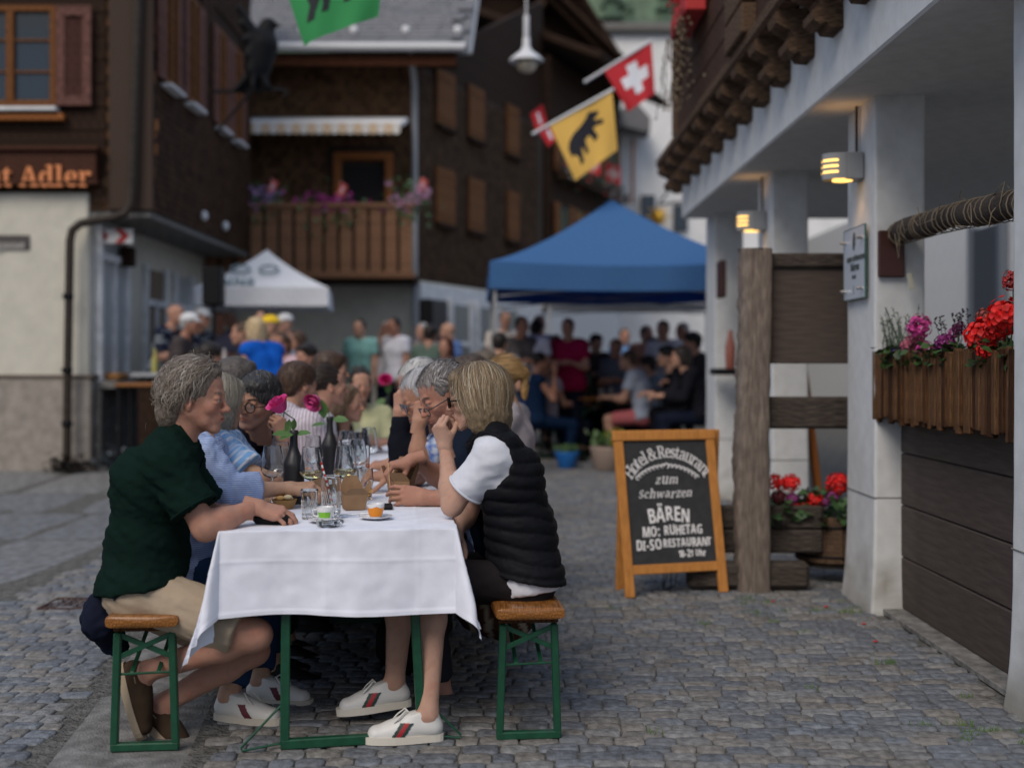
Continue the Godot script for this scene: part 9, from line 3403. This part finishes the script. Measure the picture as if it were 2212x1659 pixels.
# ---------------------------------------------------------------- the crowd farther up the street
func crowd() -> void:
	# [head x, head y, distance, yaw, pose, arms, lean, top colour, sleeve, hair kind, hair colour, size, trousers colour, label]
	var dk := Color(0.02, 0.015, 0.013)
	var br := Color(0.07, 0.04, 0.025)
	var gr := Color(0.35, 0.34, 0.33)
	var bl := Color(0.5, 0.38, 0.22)
	var nv := Color(0.012, 0.016, 0.03)
	var list := [
		[380, 680, 14.4, 1.4, "stand", "front", 0.25, Color(0.05, 0.06, 0.1), 0.8, "", dk, 1.05, nv, "balding man in a dark striped shirt leaning at the bar on the left"],
		[436, 688, 15.2, 1.2, "stand", "front", 0.1, Color(0.3, 0.28, 0.3), 0.7, "", gr, 1.0, nv, "man in a white cap at the bar, right of the dark striped shirt"],
		[474, 692, 15.8, 0.2, "stand", "front", 0.1, Color(0.1, 0.1, 0.14), 0.7, "short", br, 1.0, nv, "person in dark clothes behind the bar bottles"],
		[498, 688, 16.4, -0.4, "stand", "front", 0.1, Color(0.18, 0.2, 0.3), 0.7, "short", gr, 1.0, nv, "person in blue-grey shirt under the parasol's left half"],
		[548, 712, 11.8, -2.2, "stand", "front", 0.35, Color(0.01, 0.09, 0.42), 0.1, "long", bl, 0.95, Color(0.01, 0.09, 0.42), "blond woman in a bright blue sleeveless dress, back turned"],
		[568, 690, 14.6, -0.6, "stand", "front", 0.1, Color(0.02, 0.02, 0.025), 0.8, "short", dk, 1.04, nv, "tall man in black behind the blond woman"],
		[582, 706, 13.6, -1.2, "stand", "front", 0.1, Color(0.03, 0.03, 0.03), 0.8, "", Color(0.75, 0.5, 0.01), 0.98, nv, "person in a bright yellow cap behind the blue dress"],
		[614, 700, 15.2, -0.9, "stand", "front", 0.05, Color(0.3, 0.34, 0.45), 0.7, "", gr, 1.02, nv, "bald man in pale blue shirt right of the yellow cap"],
		[606, 742, 13.4, -0.5, "sit", "table", 0.1, Color(0.5, 0.36, 0.4), 0.5, "tied", br, 0.95, nv, "woman in a pink top in front of the bald man"],
		[456, 770, 10.6, 2.4, "sit", "table", 0.1, Color(0.05, 0.04, 0.035), 1.8, "crop", dk, 1.0, nv, "dark figure seated low behind the head of the man in green"],
		[776, 708, 17.0, -0.35, "stand", "", 0.0, Color(0.2, 0.4, 0.36), 0.6, "short", dk, 1.03, nv, "man in a teal shirt standing under the balcony"],
		[850, 704, 17.2, -0.7, "stand", "drink", 0.0, Color(0.55, 0.55, 0.6), 0.6, "short", Color(0.008, 0.008, 0.008), 1.02, nv, "man in a white shirt drinking, right of the teal shirt"],
		[836, 712, 18.4, 0.6, "stand", "", 0.0, Color(0.5, 0.47, 0.47), 0.6, "short", gr, 1.0, nv, "person half hidden behind the drinking man"],
		[930, 722, 16.0, 2.8, "sit", "table", 0.0, Color(0.08, 0.12, 0.1), 0.6, "crop", dk, 1.0, nv, "dark-haired person in a grey-green top by the white shop front"],
		[912, 716, 17.4, -0.8, "stand", "front", 0.1, Color(0.25, 0.22, 0.22), 0.6, "short", gr, 0.98, nv, "grey-haired person by the shop door"],
		[966, 716, 16.8, -2.0, "stand", "", 0.05, Color(0.16, 0.26, 0.52), 0.6, "", br, 1.0, nv, "balding man in a light blue shirt before the shop windows"],
		[962, 748, 14.5, -0.3, "sit", "table", 0.0, Color(0.06, 0.06, 0.07), 0.8, "long", Color(0.1, 0.035, 0.02), 0.95, nv, "auburn-haired woman in dark glasses below the blue shirt"],
		[1092, 690, 17.0, 0.3, "stand", "", 0.0, Color(0.5, 0.45, 0.4), 0.6, "short", br, 1.04, Color(0.2, 0.17, 0.13), "tall man in a cream shirt at the left tent leg"],
		[1080, 742, 13.4, 2.9, "stand", "front", 0.0, Color(0.14, 0.15, 0.17), 0.6, "short", dk, 1.0, nv, "person in a grey tee, back turned, left of the blue tent"],
		[1160, 712, 15.4, 2.6, "stand", "front", 0.6, Color(0.62, 0.62, 0.7), 0.6, "short", dk, 1.05, Color(0.03, 0.06, 0.18), "person in a white shirt bending over under the blue tent"],
		[1166, 700, 16.5, 0.4, "stand", "", 0.0, Color(0.03, 0.06, 0.16), 0.7, "short", dk, 1.03, nv, "dark-haired man behind the bending white shirt"],
		[1226, 708, 15.2, -0.4, "stand", "front", 0.1, Color(0.26, 0.01, 0.05), 0.6, "short", br, 1.04, nv, "man in a crimson tee standing under the blue tent"],
		[1168, 782, 14.8, 1.75, "sit", "drink", 0.05, Color(0.008, 0.02, 0.05), 0.0, "tied", Color(0.01, 0.008, 0.008), 0.96, Color(0.008, 0.02, 0.05), "woman in a dark navy strap dress at the bare beer table, hand raised"],
		[1212, 790, 15.4, 1.6, "sit", "table", 0.15, Color(0.45, 0.4, 0.48), 0.4, "long", Color(0.015, 0.01, 0.01), 0.94, nv, "woman in a pale lilac top beside the navy dress"],
		[1252, 776, 16.2, 0.6, "sit", "table", 0.1, Color(0.12, 0.05, 0.035), 0.8, "long", Color(0.1, 0.03, 0.015), 0.95, nv, "auburn-haired woman at the middle of the bare table"],
		[1312, 800, 16.0, -0.6, "sit", "table", 0.35, Color(0.12, 0.12, 0.15), 0.7, "crop", Color(0.012, 0.01, 0.01), 1.02, nv, "dark-haired man in grey bent over the bare table"],
		[1356, 778, 14.9, -1.9, "sit", "table", 0.3, Color(0.32, 0.36, 0.44), 0.6, "short", br, 1.08, Color(0.5, 0.14, 0.15), "man in a pale grey shirt and pink shorts at the right of the bare table"],
		[1398, 790, 15.3, -1.7, "sit", "table", 0.3, Color(0.12, 0.16, 0.22), 0.7, "crop", dk, 1.04, nv, "man in blue-grey behind the pale grey shirt"],
		[1440, 770, 14.4, -1.5, "sit", "table", 0.45, Color(0.015, 0.015, 0.02), 1.9, "crop", Color(0.008, 0.008, 0.008), 1.1, Color(0.012, 0.012, 0.016), "large man in a black jacket bent forward, by the far pillar"],
		[1495, 740, 14.6, -1.6, "sit", "table", 0.2, Color(0.016, 0.016, 0.02), 1.9, "crop", Color(0.01, 0.008, 0.008), 1.05, Color(0.012, 0.012, 0.016), "person in dark clothes half hidden by the far pillar"],
		[1350, 726, 18.0, 0.2, "stand", "", 0.0, Color(0.16, 0.28, 0.5), 0.6, "short", br, 0.95, nv, "small figure in light blue far under the white tent"],
		[1398, 722, 16.6, 0.5, "stand", "front", 0.1, Color(0.4, 0.2, 0.14), 0.6, "short", dk, 1.0, nv, "person in a coral top under the white tent"],
		[1432, 712, 15.8, -0.5, "stand", "front", 0.1, Color(0.6, 0.6, 0.62), 0.6, "short", Color(0.008, 0.008, 0.008), 1.02, nv, "dark-haired man in white far under the blue tent's right side"],
		[1474, 716, 16.4, -0.8, "stand", "front", 0.0, Color(0.45, 0.45, 0.48), 0.6, "short", gr, 1.0, nv, "grey-haired person in white behind the black jacket"],
		[410, 700, 13.8, 1.6, "stand", "front", 0.2, Color(0.06, 0.05, 0.05), 0.8, "short", gr, 1.0, nv, "grey-haired person half hidden between the striped shirt and the white cap"],
		[520, 720, 13.0, -1.4, "stand", "front", 0.1, Color(0.04, 0.045, 0.05), 0.8, "short", br, 1.0, nv, "brown-haired man in dark clothes left of the blue dress"],
		[640, 736, 14.2, -1.0, "sit", "table", 0.1, Color(0.3, 0.28, 0.32), 0.6, "long", br, 0.95, nv, "long-haired woman in grey right of the pink top"],
		[660, 770, 11.5, -0.6, "sit", "table", 0.1, Color(0.05, 0.05, 0.06), 0.8, "crop", dk, 1.0, nv, "dark-haired diner in black below the parasol's right corner"],
		[1128, 704, 15.0, 0.5, "stand", "front", 0.1, Color(0.1, 0.09, 0.09), 0.6, "short", dk, 1.02, nv, "dark figure standing behind the left edge of the blue tent"],
		[1288, 742, 16.0, 0.2, "stand", "front", 0.1, Color(0.05, 0.04, 0.04), 0.7, "crop", dk, 1.0, nv, "dark-clothed person behind the auburn-haired woman"],
		[1330, 752, 15.4, -0.4, "stand", "front", 0.1, Color(0.09, 0.1, 0.13), 0.7, "short", br, 1.0, nv, "person in slate blue behind the bent dark-haired man"],
		[1412, 750, 16.0, -1.0, "sit", "table", 0.2, Color(0.02, 0.02, 0.025), 1.9, "crop", dk, 1.05, nv, "dark-jacketed diner behind the pale grey shirt, heads together"],
		[1470, 770, 14.0, -1.6, "sit", "table", 0.3, Color(0.012, 0.012, 0.016), 1.9, "long", dk, 1.05, nv, "person in black with long dark hair beside the far pillar"],
		[1200, 742, 16.2, -0.3, "stand", "front", 0.1, Color(0.35, 0.3, 0.3), 0.6, "long", br, 0.95, nv, "brown-haired woman between the white shirt and the crimson tee"],
		[1044, 790, 10.0, -1.8, "sit", "table", 0.1, Color(0.2, 0.19, 0.2), 0.8, "crop", Color(0.1, 0.08, 0.06), 1.0, nv, "diner with light brown hair, far end of the right bench"],
	]
	for e in list:
		var head := at(e[0], e[1], e[2])
		var g := gy(head)
		var hs := 1.0
		if e[4] == "stand": hs = clampf((head.y - g) / (0.93 + 0.695 * cos(e[6])), 0.86, 1.1)
		var j := joints(Vector3.ZERO, e[3], e[4], hs, e[6], e[5])
		j = moved(j, head)
		for n in ["L", "R"]: j["an" + n].y = g + 0.09
		var sk: Color = [Color(0.43, 0.235, 0.165), Color(0.36, 0.18, 0.12), Color(0.47, 0.27, 0.19)][hash(e[13]) % 3]
		var spec := {"label": e[13], "j": j, "s": e[11], "cell": 0.026, "skin": sk, "face": {"cell": 0.008}, "dense": 0.04 if e[2] < 14.0 else 0.0,
			"top": {"mat": fabric(e[7] * 1.2), "sleeve": e[8], "thick": 0.02, "loose": 0.02, "hem": 0.05 if e[4] == "sit" else 0.1},
			"bottom": {"mat": fabric(e[12]), "leg": 1.85 if not "shorts" in e[13] else 0.9}, "shoes": ["plain", M.black, M.black]}
		if "dark striped" in e[13]:
			spec.top.mat = fabric(Color(1, 1, 1), 0.9, 40.0, true)
			spec.top["tint"] = stripes(Vector3(0, 1, 0.1), 0.06, 0.2, Color(0.3, 0.34, 0.36), Color(0.02, 0.025, 0.045))
		if e[9] != "": spec["hair"] = [e[9], [e[10], e[10] * 1.8]]
		var p := person(spec)
		if "cap" in e[13]:
			var b := Buf.new()
			var t := frame(j.f, Vector3.UP, j.head, 1.0)
			b.sheet(16, 6, func(s, q):
				var a: float = -TAU * s
				var w: float = q * PI * 0.5
				return t * Vector3(cos(a) * 0.088 * cos(w), 0.05 + 0.085 * sin(w), -0.01 + sin(a) * 0.11 * cos(w)))
			b.sheet(10, 2, func(s, q):
				var a: float = -PI * s
				return t * Vector3(cos(a) * 0.075, 0.05 - 0.02 * q, 0.07 - sin(a) * -0.0 + q * 0.09 * sin(PI * s)))
			part(p, "cap", b, mat(e[10] if e[10].r > 0.6 else Color(0.6, 0.6, 0.6), 0.8), p.position)
	# the bar under the parasol
	var c := on(-3.8, 14.1)
	var bar := thing("bar_counter", "dark bar counter with bottles under the white parasol", "bar", c)
	var b := Buf.new()
	b.box(Transform3D(Basis(), c + Vector3(0.35, 1.08, 0)), Vector3(1.7, 0.05, 0.6), 0.01)
	part(bar, "counter_top", b, M.grey_metal, c)
	b = Buf.new()
	b.box(Transform3D(Basis(), c + Vector3(0.35, 0.52, -0.05)), Vector3(1.6, 1.04, 0.45), 0.01)
	part(bar, "front", b, M.dark_wood, c)
	var rng := RandomNumberGenerator.new()
	rng.seed = 77
	for k in 7:
		var q := c + Vector3(-0.3 + k * 0.2 + rng.randfn() * 0.04, 1.105, rng.randfn() * 0.12)
		b = Buf.new()
		b.lathe([Vector2(0, 0), Vector2(0.035, 0), Vector2(0.035, 0.16), Vector2(0.014, 0.22), Vector2(0.014, 0.28), Vector2(0, 0.28)], 10, Transform3D(Basis(), q))
		whole("bar_bottle", b, mat([Color(0.4, 0.36, 0.1), Color(0.5, 0.5, 0.5), Color(0.03, 0.07, 0.03)][k % 3], 0.25), "small bottle on the bar counter under the parasol, %s from the left" % ["first", "second", "third", "fourth", "fifth", "sixth", "seventh"][k], "bottle", "bottles on the bar counter")
	# backs of benches and stroller left of the crowd
	b = Buf.new()
	var tb2 := on(-3.95, 13.2)
	var ht := thing("high_table", "narrow high table with a metal rail left of the bar", "table", tb2)
	b.box(Transform3D(Basis(), tb2 + Vector3(0, 1.02, 0)), Vector3(0.5, 0.04, 0.5), 0.008)
	part(ht, "tabletop", b, M.bench_top, tb2)
	b = Buf.new()
	for s in [-0.22, 0.22]: b.bar(tb2 + Vector3(s, 0, 0.2), tb2 + Vector3(s, 1.0, 0.2), 0.03, 0.03)
	for s in [-0.22, 0.22]: b.bar(tb2 + Vector3(s, 0, -0.2), tb2 + Vector3(s, 1.0, -0.2), 0.03, 0.03)
	part(ht, "legs", b, M.iron, tb2)
